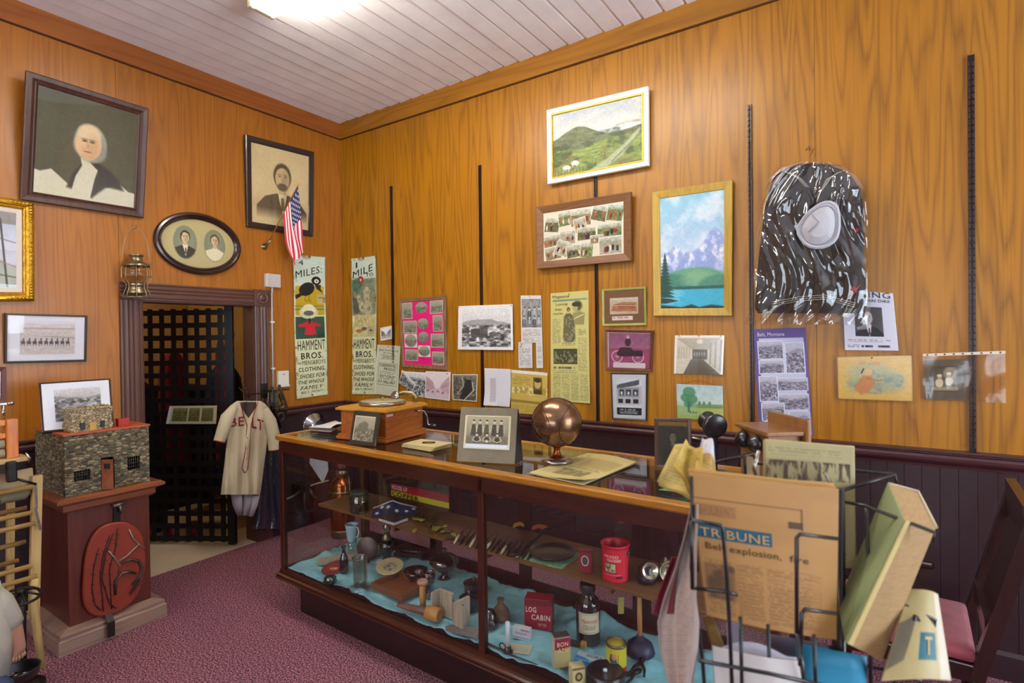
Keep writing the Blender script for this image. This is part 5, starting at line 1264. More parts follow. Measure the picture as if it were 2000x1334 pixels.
def boxed(name, label, cat, base, w, d, h, rz, m, lid=None, letters=(), fcv=None, group=None, tcv=None, r=.002, scv=None):
    """a box with printed front; its front looks along -Y before turning by rz degrees"""
    t = thing(name, label, cat, base, 0, group); B = Matrix.Translation(Vector(base)) @ RZ(rz)
    mb = MB(B); mb.bbox((-w/2, -d/2, 0), (w/2, d/2, h), r); mb.build('body', m, t)
    if lid: mb = MB(B); mb.bbox((-w/2*lid[1], -d/2*lid[1], h), (w/2*lid[1], d/2*lid[1], h+lid[0]), r); mb.build('lid', lid[2], t)
    q = Quad(B @ Vector((-w/2, -d/2-.0006, h)), B @ Vector((w/2, -d/2-.0006, h)), B @ Vector((w/2, -d/2-.0006, 0)), B @ Vector((-w/2, -d/2-.0006, 0)))
    if fcv: painted(q.inset(.001), fcv, 'front_label', t, None, 0)
    if scv:
        q2 = Quad(B @ Vector((w/2+.0006, -d/2, h)), B @ Vector((w/2+.0006, d/2, h)), B @ Vector((w/2+.0006, d/2, 0)), B @ Vector((w/2+.0006, -d/2, 0))); painted(q2.inset(.001), scv, 'side_label', t, None, 0)
    if tcv:
        q3 = Quad(B @ Vector((-w/2, d/2, h+.0006)), B @ Vector((w/2, d/2, h+.0006)), B @ Vector((w/2, -d/2, h+.0006)), B @ Vector((-w/2, -d/2, h+.0006))); painted(q3.inset(.001), tcv, 'top_label', t, None, 0); q = q3 if letters and letters[0] == 'top' else q
    if letters:
        L = Letters(q, .0008)
        for x in letters:
            if x != 'top': L.put(*x)
        L.build(t)
    return t, B, q

# ---- bottom of the case, left bay
c = Canvas(60, 60, '#7c2420', 1); c.ell(.55, .62, .18, .12, '#b9884c', .9); c.ell(.65, .55, .1, .08, '#d8c08c', .9); c.ell(.4, .68, .12, .05, '#c8b088', .8)
p = deck_pt(655, 1112); t, B = turned('painted_plate', 'dark red painted wooden plate at the left end of the case floor', 'plate', p, [('plate', [(.001, 0), (.06, 0), (.078, .010), (.080, .014), (.066, .013), (.001, .010)], mat('dark_red_lacquer', '#701c18', .35, coat=.3))], T=RX(10))
painted(None, c, 'painted_design', t, None, fn=lambda u, v: B @ Vector(((2*u-1)*math.sqrt(1-(2*v-1)**2/2)*.06, -(2*v-1)*math.sqrt(1-(2*u-1)**2/2)*.06, .0145)))
p = deck_pt(618, 1112); mb = MB(); mb.beam(p+Vector((-.05, .05, .016)), p+Vector((.16, .42, .016)), .05, .03)
solo(mb, 'plank_scrap', M_lw, 'worn grey wooden slat lying along the left end of the case floor', 'wooden slat', p)
turned('glass_insulator', 'ribbed green glass insulator knob lying near the case front, below the red plate', 'insulator', deck_pt(645, 1138), [('knob', [(.001, 0), (.035, 0), (.040, .012), (.034, .022), (.036, .03), (.024, .04), (.001, .044)], GREEN)])
t, B = turned('porcelain_pitcher', 'small pale blue porcelain pitcher standing on an upturned glass', 'pitcher', deck_pt(688, 1088)+Vector((0, 0, 0)), [('stand', [(.03, 0), (.034, .004), (.026, .05), (.030, .10), (.001, .10)], GLASS), ('pitcher', [(.001, .102), (.024, .102), (.030, .115), (.036, .16), (.040, .195), (.044, .215), (.041, .215), (.036, .195), (.032, .16), (.026, .12), (.001, .108)], mat('pale_blue_porcelain', '#9cb4c4', .2, coat=.5))])
mb = MB(B); mb.tube([(.036, 0, .20), (.06, 0, .20), (.066, 0, .17), (.055, 0, .14), (.034, 0, .135)], .005, 8); mb.build('handle', M_por, t)
turned('dark_bottle', 'small dark brown bottle with a slim neck beside the clear cylinder vase', 'bottle', deck_pt(672, 1118), [('bottle', [(.001, 0), (.024, 0), (.027, .01), (.027, .07), (.020, .10), (.011, .12), (.010, .15), (.014, .152), (.014, .165), (.001, .165)], BROWN)])
p = deck_pt(716, 1098); t = thing('round_hand_mirror', 'round grey hand mirror standing up behind the clear cylinder vase', 'mirror', p)
B = Matrix.Translation(p) @ RZ(FACE-5) @ RX(80); mb = MB(B); mb.lathe([(.001, -.004), (.066, -.004), (.070, 0), (.066, .005), (.001, .003)], Matrix.Translation((0, .085, 0)), 32); mb.build('disc', mat('tarnished_mirror', '#5c4c48', .35, metal=.3), t)
mb = MB(B); mb.bbox((-.012, -.005, -.006), (.012, .02, .004), .002); mb.build('handle', M_iron, t)
t, B = turned('cylinder_vase', 'tall clear glass cylinder vase on a thick round base near the case front', 'vase', deck_pt(704, 1150), [('base', [(.001, 0), (.060, 0), (.064, .006), (.060, .014), (.03, .022), (.001, .022)], GLASS), ('cylinder', [(.030, .022), (.038, .03), (.040, .06), (.040, .17), (.045, .182), (.042, .182), (.036, .17), (.036, .06), (.03, .03), (.001, .026)], GLASS)])
t, B = turned('oil_lamp', 'small dark green oil lamp with a brass collar at the back of the case floor', 'lamp', deck_pt(756, 1100), [('font', [(.001, 0), (.040, 0), (.044, .008), (.030, .02), (.024, .05), (.040, .075), (.048, .105), (.044, .13), (.026, .145), (.001, .147)], GREEN), ('collar', [(.026, .146), (.030, .15), (.030, .165), (.022, .172), (.020, .19), (.001, .19)], M_brass), ('chimney', [(.016, .19), (.028, .215), (.026, .235), (.017, .255), (.016, .285), (.014, .285), (.014, .255), (.022, .235), (.024, .215), (.014, .192)], GLASS)])
c = Canvas(60, 60, '#b8aa80', 1); c.ell(.5, .5, .36, .36, '#a59a78'); c.mix(np.clip((fbm(c.U*7, c.V*7, 4)-.45)*6, 0, 1)*(((c.U-.5)**2+(c.V-.5)**2) < .11), '#6a5448'); c.ell(.62, .5, .12, .12, '#a8b4c4', .8)
p = deck_pt(762, 1125); t, B = turned('souvenir_plate', 'cream plate with a painted centre propped on a dark wooden tray', 'plate', p+Vector((0, 0, .045)), [('plate', [(.001, 0), (.04, 0), (.075, .012), (.082, .017), (.078, .018), (.05, .010), (.001, .007)], M_cream)], T=RZ(FACE) @ RX(14))
painted(None, c, 'painted_centre', t, None, fn=lambda u, v: B @ Vector(((2*u-1)*math.sqrt(1-(2*v-1)**2/2)*.055, -(2*v-1)*math.sqrt(1-(2*u-1)**2/2)*.055, .0108)))
p = deck_pt(782, 1150); t = thing('wooden_tray', 'shallow brown wooden tray under the cream plate', 'tray', p); B = Matrix.Translation(p) @ RZ(FACE-38); mb = MB(B)
mb.bbox((-.13, -.10, 0), (.13, .10, .010), .002); mb.build('bottom', wood_mat('tray_wood', '#4a2412', '#7c4a24', .35, 'X', 2, 5, .5), t); mb = MB(B)
for a, b in (((-.13, -.10, .01), (.13, -.09, .04)), ((-.13, .09, .01), (.13, .10, .04)), ((-.13, -.09, .01), (-.12, .09, .04)), ((.12, -.09, .01), (.13, .09, .04))): mb.box(a, b)
mb.build('rim', MATS['tray_wood'], t)
turned('porcelain_dish', 'tiny white porcelain dish between the mirror and the oil lamp', 'dish', deck_pt(741, 1100), [('dish', [(.001, 0), (.016, 0), (.026, .016), (.024, .017), (.012, .004), (.001, .004)], M_por)])
t, B = turned('glass_candy_dish', 'large covered amber glass candy dish at the back of the case floor', 'dish', deck_pt(868, 1128), [('bowl', [(.001, 0), (.045, 0), (.02, .014), (.018, .03), (.060, .055), (.085, .09), (.088, .095), (.080, .09), (.05, .055), (.001, .045)], AMBER), ('lid', [(.088, .097), (.080, .115), (.05, .135), (.012, .145), (.010, .155), (.016, .165), (.008, .175), (.001, .176)], AMBER)])
turned('glass_bowl', 'low amber glass bowl in front of the covered candy dish', 'bowl', deck_pt(812, 1135), [('bowl', [(.001, 0), (.03, 0), (.034, .006), (.060, .045), (.072, .065), (.068, .065), (.05, .035), (.028, .010), (.001, .008)], AMBER)])
turned('glass_goblet', 'amber glass goblet beside the low amber bowl', 'goblet', deck_pt(838, 1162), [('goblet', [(.001, 0), (.030, 0), (.028, .005), (.006, .012), (.006, .05), (.03, .07), (.036, .10), (.034, .13), (.031, .13), (.032, .10), (.026, .075), (.001, .06)], AMBER)])
t, B = turned('wooden_spindle', 'upright yellow wooden spindle with a ringed top behind the mallet', 'spindle', deck_pt(826, 1190), [('shaft', [(.001, 0), (.017, 0), (.017, .13), (.001, .13)], M_yw), ('ring_top', [(.017, .13), (.027, .134), (.029, .142), (.025, .152), (.012, .156), (.010, .150), (.001, .148)], mat('pink_stained_wood', '#a07860', .5))])
p0 = deck_pt(778, 1192)+Vector((0, 0, .03)); p1 = deck_pt(838, 1208)+Vector((0, 0, .03)); p2 = deck_pt(862, 1214)+Vector((0, 0, .03))
t = thing('wooden_mallet', 'round-headed wooden mallet lying along the front of the case', 'mallet', (p1.x, p1.y, DK)); mb = MB(); mb.tube([p0, p0.lerp(p1, .2), p0.lerp(p1, .7), p1], [.012, .016, .020, .022], 16); mb.build('handle', wood_mat('mallet_handle', '#4c342a', '#7c5a48', .5, 'X', 3, 4, .4), t)
d = (p2-p1).normalized(); mb = MB(); mb.tube([p1-d*.012, p1-d*.008, p1+d*.06, p1+d*.066], [.030, .034, .034, .030], 20); mb.build('head', M_yw, t)
for k, (px, py, rz, lab) in enumerate(((872, 1204, FACE-38, 'left-hand piece of a grey wooden butter mould, standing open'), (902, 1222, FACE+48, 'right-hand piece of a grey wooden butter mould with dark holes'))):
    p = deck_pt(px, py); t = thing('butter_mould', lab, 'butter mould', p); B = Matrix.Translation(p) @ RZ(rz)
    mb = MB(B); mb.bbox((-.05, -.008, 0), (.05, .008, .13), .002); mb.build('board', M_lw, t); mb = MB(B); mb.bbox((-.052, -.06, 0), (-.038, -.008, .13) if k == 0 else (-.038, -.008, .13), .002); mb.build('cheek', M_lw, t)
    if k:
        for z in (.03, .055, .08, .10):
            mb = MB(B); mb.cyl((.0, -.0088, z), (.0, -.0078, z), .007, 12); mb.build('hole_plug', M_iron, t)
for k, (px, py, s) in enumerate(((916, 1190, 1.0), (925, 1160, 1.1))):
    turned('iron_pot', ['small black iron pot beside the butter mould pieces', 'black iron pot behind, touching the middle post of the case'][k], 'pot', deck_pt(px, py), [('pot', [(.001, 0), (.035*s, 0), (.046*s, .02), (.048*s, .06), (.052*s, .064), (.046*s, .066), (.03*s, .076), (.001, .08)], M_blk), ('knob', [(.008, .079), (.006, .088), (.011, .094), (.001, .099)], M_tool)])
p = deck_pt(905, 1236); mb = MB(Matrix.Translation(p) @ RZ(12)); mb.prism([(-.09, -.015), (.09, -.03), (.09, .03), (-.06, .012)], .022, Matrix.Translation((0, 0, .002)))
solo(mb, 'whetstone', mat('grey_stone', '#7c7470', .8, noise=.2, nscale=20), 'grey tapered whetstone lying against the middle post of the case front', 'whetstone', p)
p = deck_pt(800, 1085); t = thing('closed_penknife', 'dark pocket knife with bright bolsters lying behind the cream plate', 'knife', p); B = Matrix.Translation(p) @ RZ(20); mb = MB(B); mb.bbox((-.06, -.011, .02), (.06, .011, .034), .004); mb.build('handle', M_blk, t); mb = MB(B)
mb.bbox((.06, -.010, .021), (.075, .010, .033), .003); mb.build('bolster', M_tool, t)
mb = MB(B); mb.bbox((-.1, -.03, 0), (.1, .03, .019), .003); mb.build('case_tray', mat('dark_leather', '#2a1c18', .6), t)

# ---- bottom of the case, right bay
rz = FACE-14
c = Canvas(70, 80, '#8c1424', .85); c.rect(0, 0, 1, .18, '#6a101c'); c.rect(0, .18, 1, .195, '#3a0c10', .6)
boxed('tobacco_tin', 'square red tin with large white lettering at the back of the case floor', 'tin', deck_pt(1054, 1222), .135, .075, .145, rz, M_red, fcv=c, letters=[('LOG', .06, .26, .44, .44, '#d8c8c0', .05), ('CABIN', .26, .50, .94, .68, '#d8c8c0', .05), ('syrup', .5, .78, .8, .9, '#b88c84', .01)])
p = deck_pt(1149, 1252); t, B = turned('medicine_bottle', 'large dark brown bottle with a cream paper label', 'bottle', p, [('bottle', [(.001, 0), (.052, 0), (.056, .006), (.056, .175), (.048, .20), (.030, .218), (.030, .235), (.034, .236), (.001, .236)], BROWN), ('cap', [(.034, .237), (.036, .24), (.036, .268), (.033, .272), (.001, .272)], mat('dark_cap', '#2a1e20', .4))])
c = Canvas(70, 60, '#c4b49c', 1.1); c.rect(.04, .05, .96, .08, '#8c6c4c', .7); c.rect(.04, .92, .96, .95, '#8c6c4c', .7); c.rect(.04, .05, .07, .95, '#8c6c4c', .7); c.rect(.93, .05, .96, .95, '#8c6c4c', .7); c.textlines(.2, .58, .8, .82, 3, '#5c4c54', .5, 3)
a0 = math.radians(FACE-90); fl = lambda u, v: B @ Vector((.0568*math.cos(a0+(u-.5)*1.9), .0568*math.sin(a0+(u-.5)*1.9), .155-.095*v))
painted(None, c, 'paper_label', t, None, fn=fl); L = Letters(None, fn=lambda u, v: B @ Vector((.0575*math.cos(a0+(u-.5)*1.9), .0575*math.sin(a0+(u-.5)*1.9), .155-.095*v))); L.put('Moorman', .16, .28, .84, .48, '#a8502c', .02); L.build(t)
p = deck_pt(992, 1274); t, B = turned('candle', 'white candle in a small black holder close to the middle post', 'candle', p, [('candle', [(.001, .02), (.011, .02), (.011, .135), (.004, .14), (.001, .14)], mat('candle_wax', '#cfccd8', .4)), ('holder', [(.001, 0), (.020, 0), (.024, .006), (.014, .01), (.014, .03), (.001, .03)], M_blk)])
mb = MB(B); mb.tube([(-.014+.016*math.cos(a)-.016, 0, .018+.014*math.sin(a)) for a in [2*PI*k/14 for k in range(14)]], .003, 6, True); mb.build('finger_loop', M_blk, t)
c = Canvas(60, 40, '#c4c4cc', 1.5); c.rect(0, .75, 1, .9, '#7c7c84', .6); c.mix(((c.U > .5) & (c.V < .2)).astype(float), '#a8484c', .6)
boxed('cardboard_packet', 'small white printed packet beside the candle', 'packet', deck_pt(1020, 1246), .085, .035, .052, rz-10, mat('white_card', '#bdbdc6', .6), fcv=c, letters=[('Campbell', .15, .30, .85, .55, '#3c4468', .02)])
p = deck_pt(1010, 1268); mb = MB(Matrix.Translation(p) @ RZ(20)); mb.bbox((-.065, -.035, .001), (.065, .035, .006), .001)
solo(mb, 'paper_envelope', mat('old_envelope', '#b7b39c', .8), 'small cream envelope lying flat by the candle holder', 'envelope', p)
p = deck_pt(990, 1285, .30); q_ = deck_pt(1062, 1302, .30)
mb = MB(); mb.tube([deck_pt(945, 1260)+Vector((0, 0, .02)), deck_pt(955, 1264)+Vector((0, 0, .014)), deck_pt(1000, 1284)+Vector((0, 0, .01)), deck_pt(1050, 1302)+Vector((0, 0, .008))], [.006, .005, .004, .002], 8)
solo(mb, 'buggy_whip', M_blk, 'thin black rod lying along the front of the right bay', 'rod', p)
c = Canvas(50, 90, '#b0a06c', .55); c.poly([(0, 0), (1, 0), (1, .28), (.6, .42), (0, .34)], '#8c1c3c'); c.rect(0, .93, 1, 1, '#3c3424', .7); c2 = Canvas(40, 90, '#c8c8cc', .45); c2.rect(0, 0, 1, .36, '#8c1c4c'); c2.textlines(.2, .06, .8, .3, 3, '#d8d0d4', .8, 3); c2.rect(.2, .45, .8, .85, '#b0b0b8', .6)
boxed('scouring_powder_tin', 'pale tin with a crimson top near the case front', 'tin', deck_pt(1096, 1302), .072, .045, .135, rz+28, mat('tin_white', '#b8b4a4', .4), lid=(.006, .94, M_tool), fcv=c, scv=c2, letters=[('BON', .16, .13, .84, .27, '#e0c890', .03), ('AMI', .18, .31, .82, .45, '#e0c890', .03)])
c = Canvas(80, 44, '#c4d0e0', 1.8); c.poly([(0, .5), (.3, .62), (.6, .92), (.6, 1), (0, 1)], '#2a80b8'); c.poly([(0, .45), (.4, .62), (.75, 1), (.6, 1), (.35, .7), (0, .56)], '#7cc0e0', .9)
c3 = Canvas(80, 24, '#2a80b8', 3); c3.rect(.55, 0, 1, 1, '#c4d0e0')
boxed('soap_packet', 'white and blue soap packet lying flat', 'soap packet', deck_pt(1153, 1300), .125, .06, .034, FACE-26, mat('soap_wrap', '#b4c4d8', .45), tcv=c, letters=['top', ('IVORY', .34, .18, .9, .5, '#2a3464', .02, .2)], fcv=c3)
c = Canvas(40, 60, '#b4a878', .7); c.ell(.5, .45, .3, .22, '#3c3c24'); c.ell(.5, .45, .16, .12, '#9c8c54'); c.rect(0, 0, 1, .12, '#6c5c3c')
c2 = Canvas(40, 60, '#c4c4d0', .7); c2.ell(.5, .4, .16, .16, '#3c3c4c'); c2.ell(.5, .4, .08, .10, '#c4c4d0')
boxed('medicine_carton', 'small cream and olive carton at the very front of the right bay', 'carton', deck_pt(1127, 1338), .055, .045, .085, rz+28, mat('carton_card', '#b0a67c', .6), fcv=c, scv=c2)
p = deck_pt(1204, 1310); t, B = turned('oil_can_tin', 'round yellow and red tin with a silver top beside the soap packet', 'tin', p, [('can', [(.001, 0), (.041, 0), (.042, .003), (.042, .118), (.001, .118)], mat('yellow_tin', '#b8a824', .4)), ('rim', [(.0425, .112), (.044, .116), (.044, .123), (.040, .124), (.038, .118), (.001, .117)], M_tool)])
c = Canvas(90, 80, '#bfae28', 1.6); c.rect(0, .72, 1, 1, '#a01c28'); c.poly([(.25, .2), (.42, .25), (.48, .6), (.3, .66), (.2, .45)], '#2c3c6c', .9, soft=.02); c.ell(.36, .3, .08, .12, '#c08448'); c.line([(.5, .2), (.5, .6)], .02, '#3c3414')
fl = lambda u, v: B @ Vector((.0424*math.cos(a0+(u-.5)*3), .0424*math.sin(a0+(u-.5)*3), .112-.110*v)); painted(None, c, 'printed_wrap', t, None, fn=fl)
L = Letters(None, fn=lambda u, v: B @ Vector((.0430*math.cos(a0+(u-.5)*3), .0430*math.sin(a0+(u-.5)*3), .112-.110*v))); L.put('KLEEN', .3, .78, .7, .92, '#d8c0a0', .02); L.build(t)
p = deck_pt(1250, 1275); t, B = turned('wooden_plunger', 'plunger with a dark blue rubber cup and a long pale wooden handle', 'plunger', p, [('cup', [(.062, 0), (.066, .006), (.056, .04), (.03, .062), (.016, .066), (.014, .08), (.001, .08)], mat('dark_blue_rubber', '#1c2440', .5)), ('handle', [(.001, .07), (.0105, .07), (.0105, .31), (.001, .31)], M_yw)])
p = deck_pt(1182, 1334); t, B = turned('coiled_tin', 'round black tin with a glassy lid at the bottom edge of the photo', 'tin', p, [('tin', [(.001, 0), (.075, 0), (.078, .004), (.078, .05), (.07, .056), (.06, .05), (.001, .05)], M_blk), ('knob', [(.001, .051), (.010, .051), (.008, .058), (.001, .06)], M_por)])
for k, (px, py) in enumerate(((1238, 1320), (1252, 1300))):
    p = deck_pt(px, py); t = thing('pliers', ['old rusty pliers lying open right of the round black tin', 'second pair of rusty pliers, nearer the plunger cup'][k], 'pliers', p); B = Matrix.Translation(p) @ RZ(70+30*k)
    for s in (-1, 1):
        mb = MB(B); mb.tube([(-.09, s*.03, .012), (-.04, s*.022, .012), (0, 0, .012), (.03, -s*.008, .012), (.045, -s*.003, .012)], [.005, .006, .010, .007, .004], 8); mb.build('lever', M_iron, t)
turned('glass_insulator', 'teal glass insulator at the middle post, right bay', 'insulator', deck_pt(957, 1222), [('dome', [(.001, .08), (.02, .078), (.032, .06), (.034, .035), (.044, .03), (.048, 0), (.040, 0), (.001, .004)], GREEN)])
p = deck_pt(978, 1210); turned('cloth_pouch', 'small brown cloth pouch behind the candle', 'pouch', p, [('pouch', [(.001, 0), (.04, 0), (.046, .02), (.04, .05), (.02, .075), (.012, .085), (.02, .105), (.001, .10)], mat('brown_cloth', '#5c4636', .9, noise=.3, nscale=30))])
mb = MB(Matrix.Translation(deck_pt(1213, 1240)+Vector((0, .0, .10))) @ RZ(FACE) @ RX(8)); mb.bbox((-.014, -.001, 0), (.014, .001, .085), .0005)
solo(mb, 'paper_tag', mat('manila_tag', '#a8984c', .8), 'manila tag hanging by a string under the middle shelf', 'tag', deck_pt(1213, 1240)+Vector((0, 0, .10)))
p = deck_pt(1118, 1262); t = thing('wooden_brush', 'small wooden-backed brush with a red band behind the soap packet', 'brush', p); B = Matrix.Translation(p) @ RZ(12); mb = MB(B); mb.bbox((-.06, -.012, .01), (.04, .012, .026), .004); mb.build('back', mat('green_dark_paint', '#2c3024', .5), t); mb = MB(B); mb.bbox((.04, -.014, .004), (.065, .014, .03), .004); mb.build('end_block', M_yw, t)

# ---- middle shelf
q = Quad(sh_pt(742, 985)+Vector((.0, .1, .135)), sh_pt(842, 1010)+Vector((.06, .1, .135)), sh_pt(842, 1010)+Vector((.06, .1, .004)), sh_pt(742, 985)+Vector((0, .1, .004)))
c = Canvas(110, 60, '#2a2420', 2.4); c.rect(0, .10, 1, .5, '#9c1420'); c.rect(0, .5, 1, .78, '#c8b820'); c.rect(.0, .78, 1, 1, '#5c3018')
t = thing('enamel_sign', 'red and yellow enamel sign standing behind the folded flag', 'sign', q.base()); painted(q, c, 'plate', t, print_mat('enamel_print', .5), 0, th=.003); L = Letters(q, .001); L.put('HOUSE OF', .02, .2, .30, .42, '#e0d0c8', .03); L.put('COPPER', .02, .52, .50, .76, '#1c1810', .05); L.build(t)
# folded flag: triangular packet
A = sh_pt(727, 1008); Bp = sh_pt(818, 1003)+Vector((0, -.02, 0)); t = thing('folded_flag', 'folded blue flag with white stars lying in front of the red and yellow sign', 'flag', A)
ax = (Bp-A).normalized(); up = Vector((0, 0, 1)); n_ = ax.cross(up)
Lg = (Bp-A).length; mb = MB()
def fl_sheet(u, v): 
    h = .085*(1-abs(2*u-.9)*.55); return A+ax*(u*Lg)+up*(.004+v*h)+n_*(-.02+.055*(1-v)+.006*math.sin(u*12))
c = Canvas(120, 50, '#1a2038', 2.6)
for (x, y) in ((.12, .35), (.36, .62), (.56, .38), (.78, .42), (.22, .75), (.93, .7)):
    pts = [(x+(.062 if k % 2 == 0 else .026)*math.sin(PI*k/5)*1.0, y-(.16 if k % 2 == 0 else .066)*math.cos(PI*k/5)) for k in range(10)]; c.poly(pts, '#c4c4cc', soft=.01)
c.rect(0, .9, 1, 1, '#b8b0b0'); c.rect(0, .82, .2, .92, '#a02030')
painted(None, c, 'cloth_face', t, print_mat('flag_cloth', .8), fn=fl_sheet)
mb = MB(); mb.surf(lambda u, v: fl_sheet(u, 1).lerp(fl_sheet(u, 0)-n_*.10, v), 16, 2); mb.build('cloth_back', mat('navy_cloth', '#1a2038', .8), t)
p = sh_pt(768, 1018); t = thing('book', 'thin brown book lying on the middle shelf in front of the folded flag', 'book', p); B = Matrix.Translation(p) @ RZ(FACE-38)
mb = MB(B); mb.bbox((-.072, -.055, .0), (.072, .055, .003), .001); mb.bbox((-.072, -.055, .019), (.072, .055, .022), .001); mb.build('cover', mat('brown_cover', '#3c2a26', .6), t)
mb = MB(B); mb.box((-.069, -.053, .003), (.070, .053, .019)); mb.build('pages', mat('page_block', '#b8b0b0', .8), t)
t, B = turned('glass_jar', 'squat glass jar full of brown fragments on the middle shelf', 'jar', sh_pt(702, 998)+Vector((.0, 0, 0)), [('jar', [(.001, 0), (.058, 0), (.062, .006), (.062, .09), (.056, .098), (.054, .112), (.050, .112), (.052, .098), (.056, .088), (.056, .008), (.001, .006)], GLASS), ('contents', [(.001, .008), (.054, .008), (.054, .066), (.03, .072), (.001, .07)], mat('brown_fragments', '#5c4630', .9, noise=.5, nscale=60, bump=1, bscale=80)), ('lid', [(.054, .113), (.057, .116), (.05, .13), (.001, .134)], mat('jar_lid', '#3a3c34', .5, metal=.3))])
rg = random.Random(11)
shards = []
for k in range(22):
    px = 806+rg.random()*90; py = 1004+(px-806)*.26+rg.random()*34; p = sh_pt(px, py)
    kind = k % 3; n = 7; pts = []
    for i in range(n): a = 2*PI*i/n; r_ = (.018+.012*rg.random())*(1.5 if i % 3 == 0 else .8); pts.append((r_*math.cos(a), r_*.6*math.sin(a)))
    mb = MB(Matrix.Translation(p+Vector((0, 0, .0+.004*(k % 4)))) @ RZ(rg.random()*180)); mb.prism(pts, .006, Matrix.Identity(4))
    m = [mat('yellow_flint', '#8c8434', .5, noise=.3, nscale=60), mat('brown_flint', '#5a4428', .5, noise=.3, nscale=60), mat('dark_flint', '#35302c', .4, noise=.3, nscale=60)][kind]
    solo(mb, 'stone_shard', m, 'small chipped stone among the heap of shards between the flag and the tools', 'stone', p, 0, 'chipped stones heaped on the middle shelf')
for k in range(15):
    px = 893+k*10.2; a0_ = sh_pt(px+14, 1040+(px-893)*.235-6); b0_ = sh_pt(px-6, 1072+(px-893)*.225-8)
    if abs(px-940) < 4: px += 4
    t = thing('old_hand_tool', 'narrow old steel tool laid side by side in the row left of the black pan', 'tool', b0_+Vector((0, 0, .0)), 0, 'steel tools in a row on the middle shelf')
    mb = MB(); up = Vector((0, 0, .008)); mb.tube([b0_+up, b0_.lerp(a0_, .25)+up, b0_.lerp(a0_, .5)+up*1.2], [.004, .009, .006], 8); mb.build('handle', M_iron if k % 3 else M_lw, t)
    mb = MB(); mb.tube([b0_.lerp(a0_, .45)+up*1.3, b0_.lerp(a0_, .8)+up*1.3, a0_+up*1.3], [.005, .007, .002], 8); mb.build('blade', M_tool, t)
a0_ = sh_pt(1064, 1046); b0_ = sh_pt(1012, 1090)
t = thing('ladle', 'long iron ladle pointing over the shelf edge beside the black pan', 'ladle', b0_); mb = MB(); mb.tube([b0_+Vector((-.03, -.04, .018)), b0_+Vector((0, 0, .02)), a0_+Vector((0, 0, .024))], [.007, .010, .009], 10); mb.build('handle', M_iron, t)
mb = MB(Matrix.Translation(a0_+Vector((.02, .01, .015)))); mb.lathe([(.001, 0), (.022, .004), (.03, .02), (.028, .02), (.02, .008), (.001, .004)]); mb.build('bowl', M_iron, t)
p = sh_pt(1079, 1085); c = Canvas(70, 50, '#6c9a70', 1.4); c.mix(np.clip((fbm(c.U*14, c.V*10, 4)-.5)*6, 0, 1), '#9cb890', .7); c.mix(np.clip((fbm(c.U*9, c.V*7, 8)-.6)*8, 0, 1), '#3c7ca0', .8)
B = Matrix.Translation(p) @ RZ(FACE-35); q = Quad(*[B @ Vector(v) for v in ((-.12, .10, .002), (.12, .10, .002), (.12, -.12, .002), (-.12, -.12, .002))], n=Vector((0, 0, 1)))
t = thing('crocheted_mat', 'green crocheted mat under the black pan', 'mat', p); painted(q, c, 'mat', t, None, 0, th=.0015)
turned('iron_pan', 'wide shallow black iron pan on a green mat on the middle shelf', 'pan', p+Vector((.0, 0, .003)), [('pan', [(.001, 0), (.085, 0), (.108, .012), (.118, .024), (.114, .025), (.10, .014), (.08, .006), (.001, .006)], M_blk)])
for (px, py, lab, col) in ((1019, 1035, 'orange-yellow leather leaf shape behind the row of tools', '#a87c24'), (1056, 1040, 'orange leather scrap beside the back post', '#a8561c')):
    p = sh_pt(px, py); mb = MB(Matrix.Translation(p+Vector((0, .0, .012))) @ RZ(FACE) @ RX(25)); mb.prism([(-.05, 0), (-.045, .03), (-.01, .045), (.03, .035), (.05, .01), (.03, .015), (.01, .005), (-.01, .018), (-.03, .008)], .003, Matrix.Identity(4))
    solo(mb, 'leather_scrap', mat('leather_'+col[1:], col, .7), lab, 'leather scrap', p)
c = Canvas(40, 70, '#7c1420', .6); c.ell(.5, .48, .3, .24, '#c8bcb8'); c.ell(.5, .48, .23, .19, '#4a3c34'); c.rect(0, 0, 1, .12, '#5c1018')
boxed('tobacco_tin', 'narrow dark red pocket tin with an oval portrait, left of the red pail', 'tin', sh_pt(1144, 1116), .062, .028, .105, FACE-20, M_red, fcv=c)
p = sh_pt(1202, 1128); t, B = turned('tobacco_pail', 'bright red round lidless tobacco pail with a cream label', 'pail', p, [('pail', [(.001, 0), (.058, 0), (.06, .003), (.062, .15), (.066, .153), (.066, .160), (.060, .160), (.056, .15), (.055, .006), (.001, .006)], mat('bright_red_tin', '#c8102c', .35, coat=.3))])
c = Canvas(100, 90, '#c4142c', 1.3); c.rect(.12, .42, .52, .72, '#4c3c2c'); c.rect(.14, .44, .50, .70, '#b0a878'); c.mix(np.clip((fbm(c.U*16, c.V*14, 8)-.5)*8, 0, 1)*((c.U > .16) & (c.U < .48) & (c.V > .46) & (c.V < .68)), '#4c5444'); c.rect(.08, .78, .7, .80, '#d8b8a8', .6); c.rect(.5, .82, .75, .90, '#3c1018', .8)
for k in range(6): c.rect(.72+.04*k, 0, .725+.04*k, 1, '#8c0c20', .7)
a1 = math.radians(FACE-100); painted(None, c, 'printed_wrap', t, None, fn=lambda u, v: B @ Vector(((.0605+.0016*(1-v))*math.cos(a1+(u-.5)*2.2), (.0605+.0016*(1-v))*math.sin(a1+(u-.5)*2.2), .145-.14*v)))
L = Letters(None, fn=lambda u, v: B @ Vector(((.0612+.0016*(1-v))*math.cos(a1+(u-.5)*2.2), (.0612+.0016*(1-v))*math.sin(a1+(u-.5)*2.2), .145-.14*v))); L.put('MIXED', .12, .17, .6, .26, '#e0c4b8', .03); L.put('CRACKERS', .2, .29, .68, .37, '#e0c4b8', .02); L.build(t)
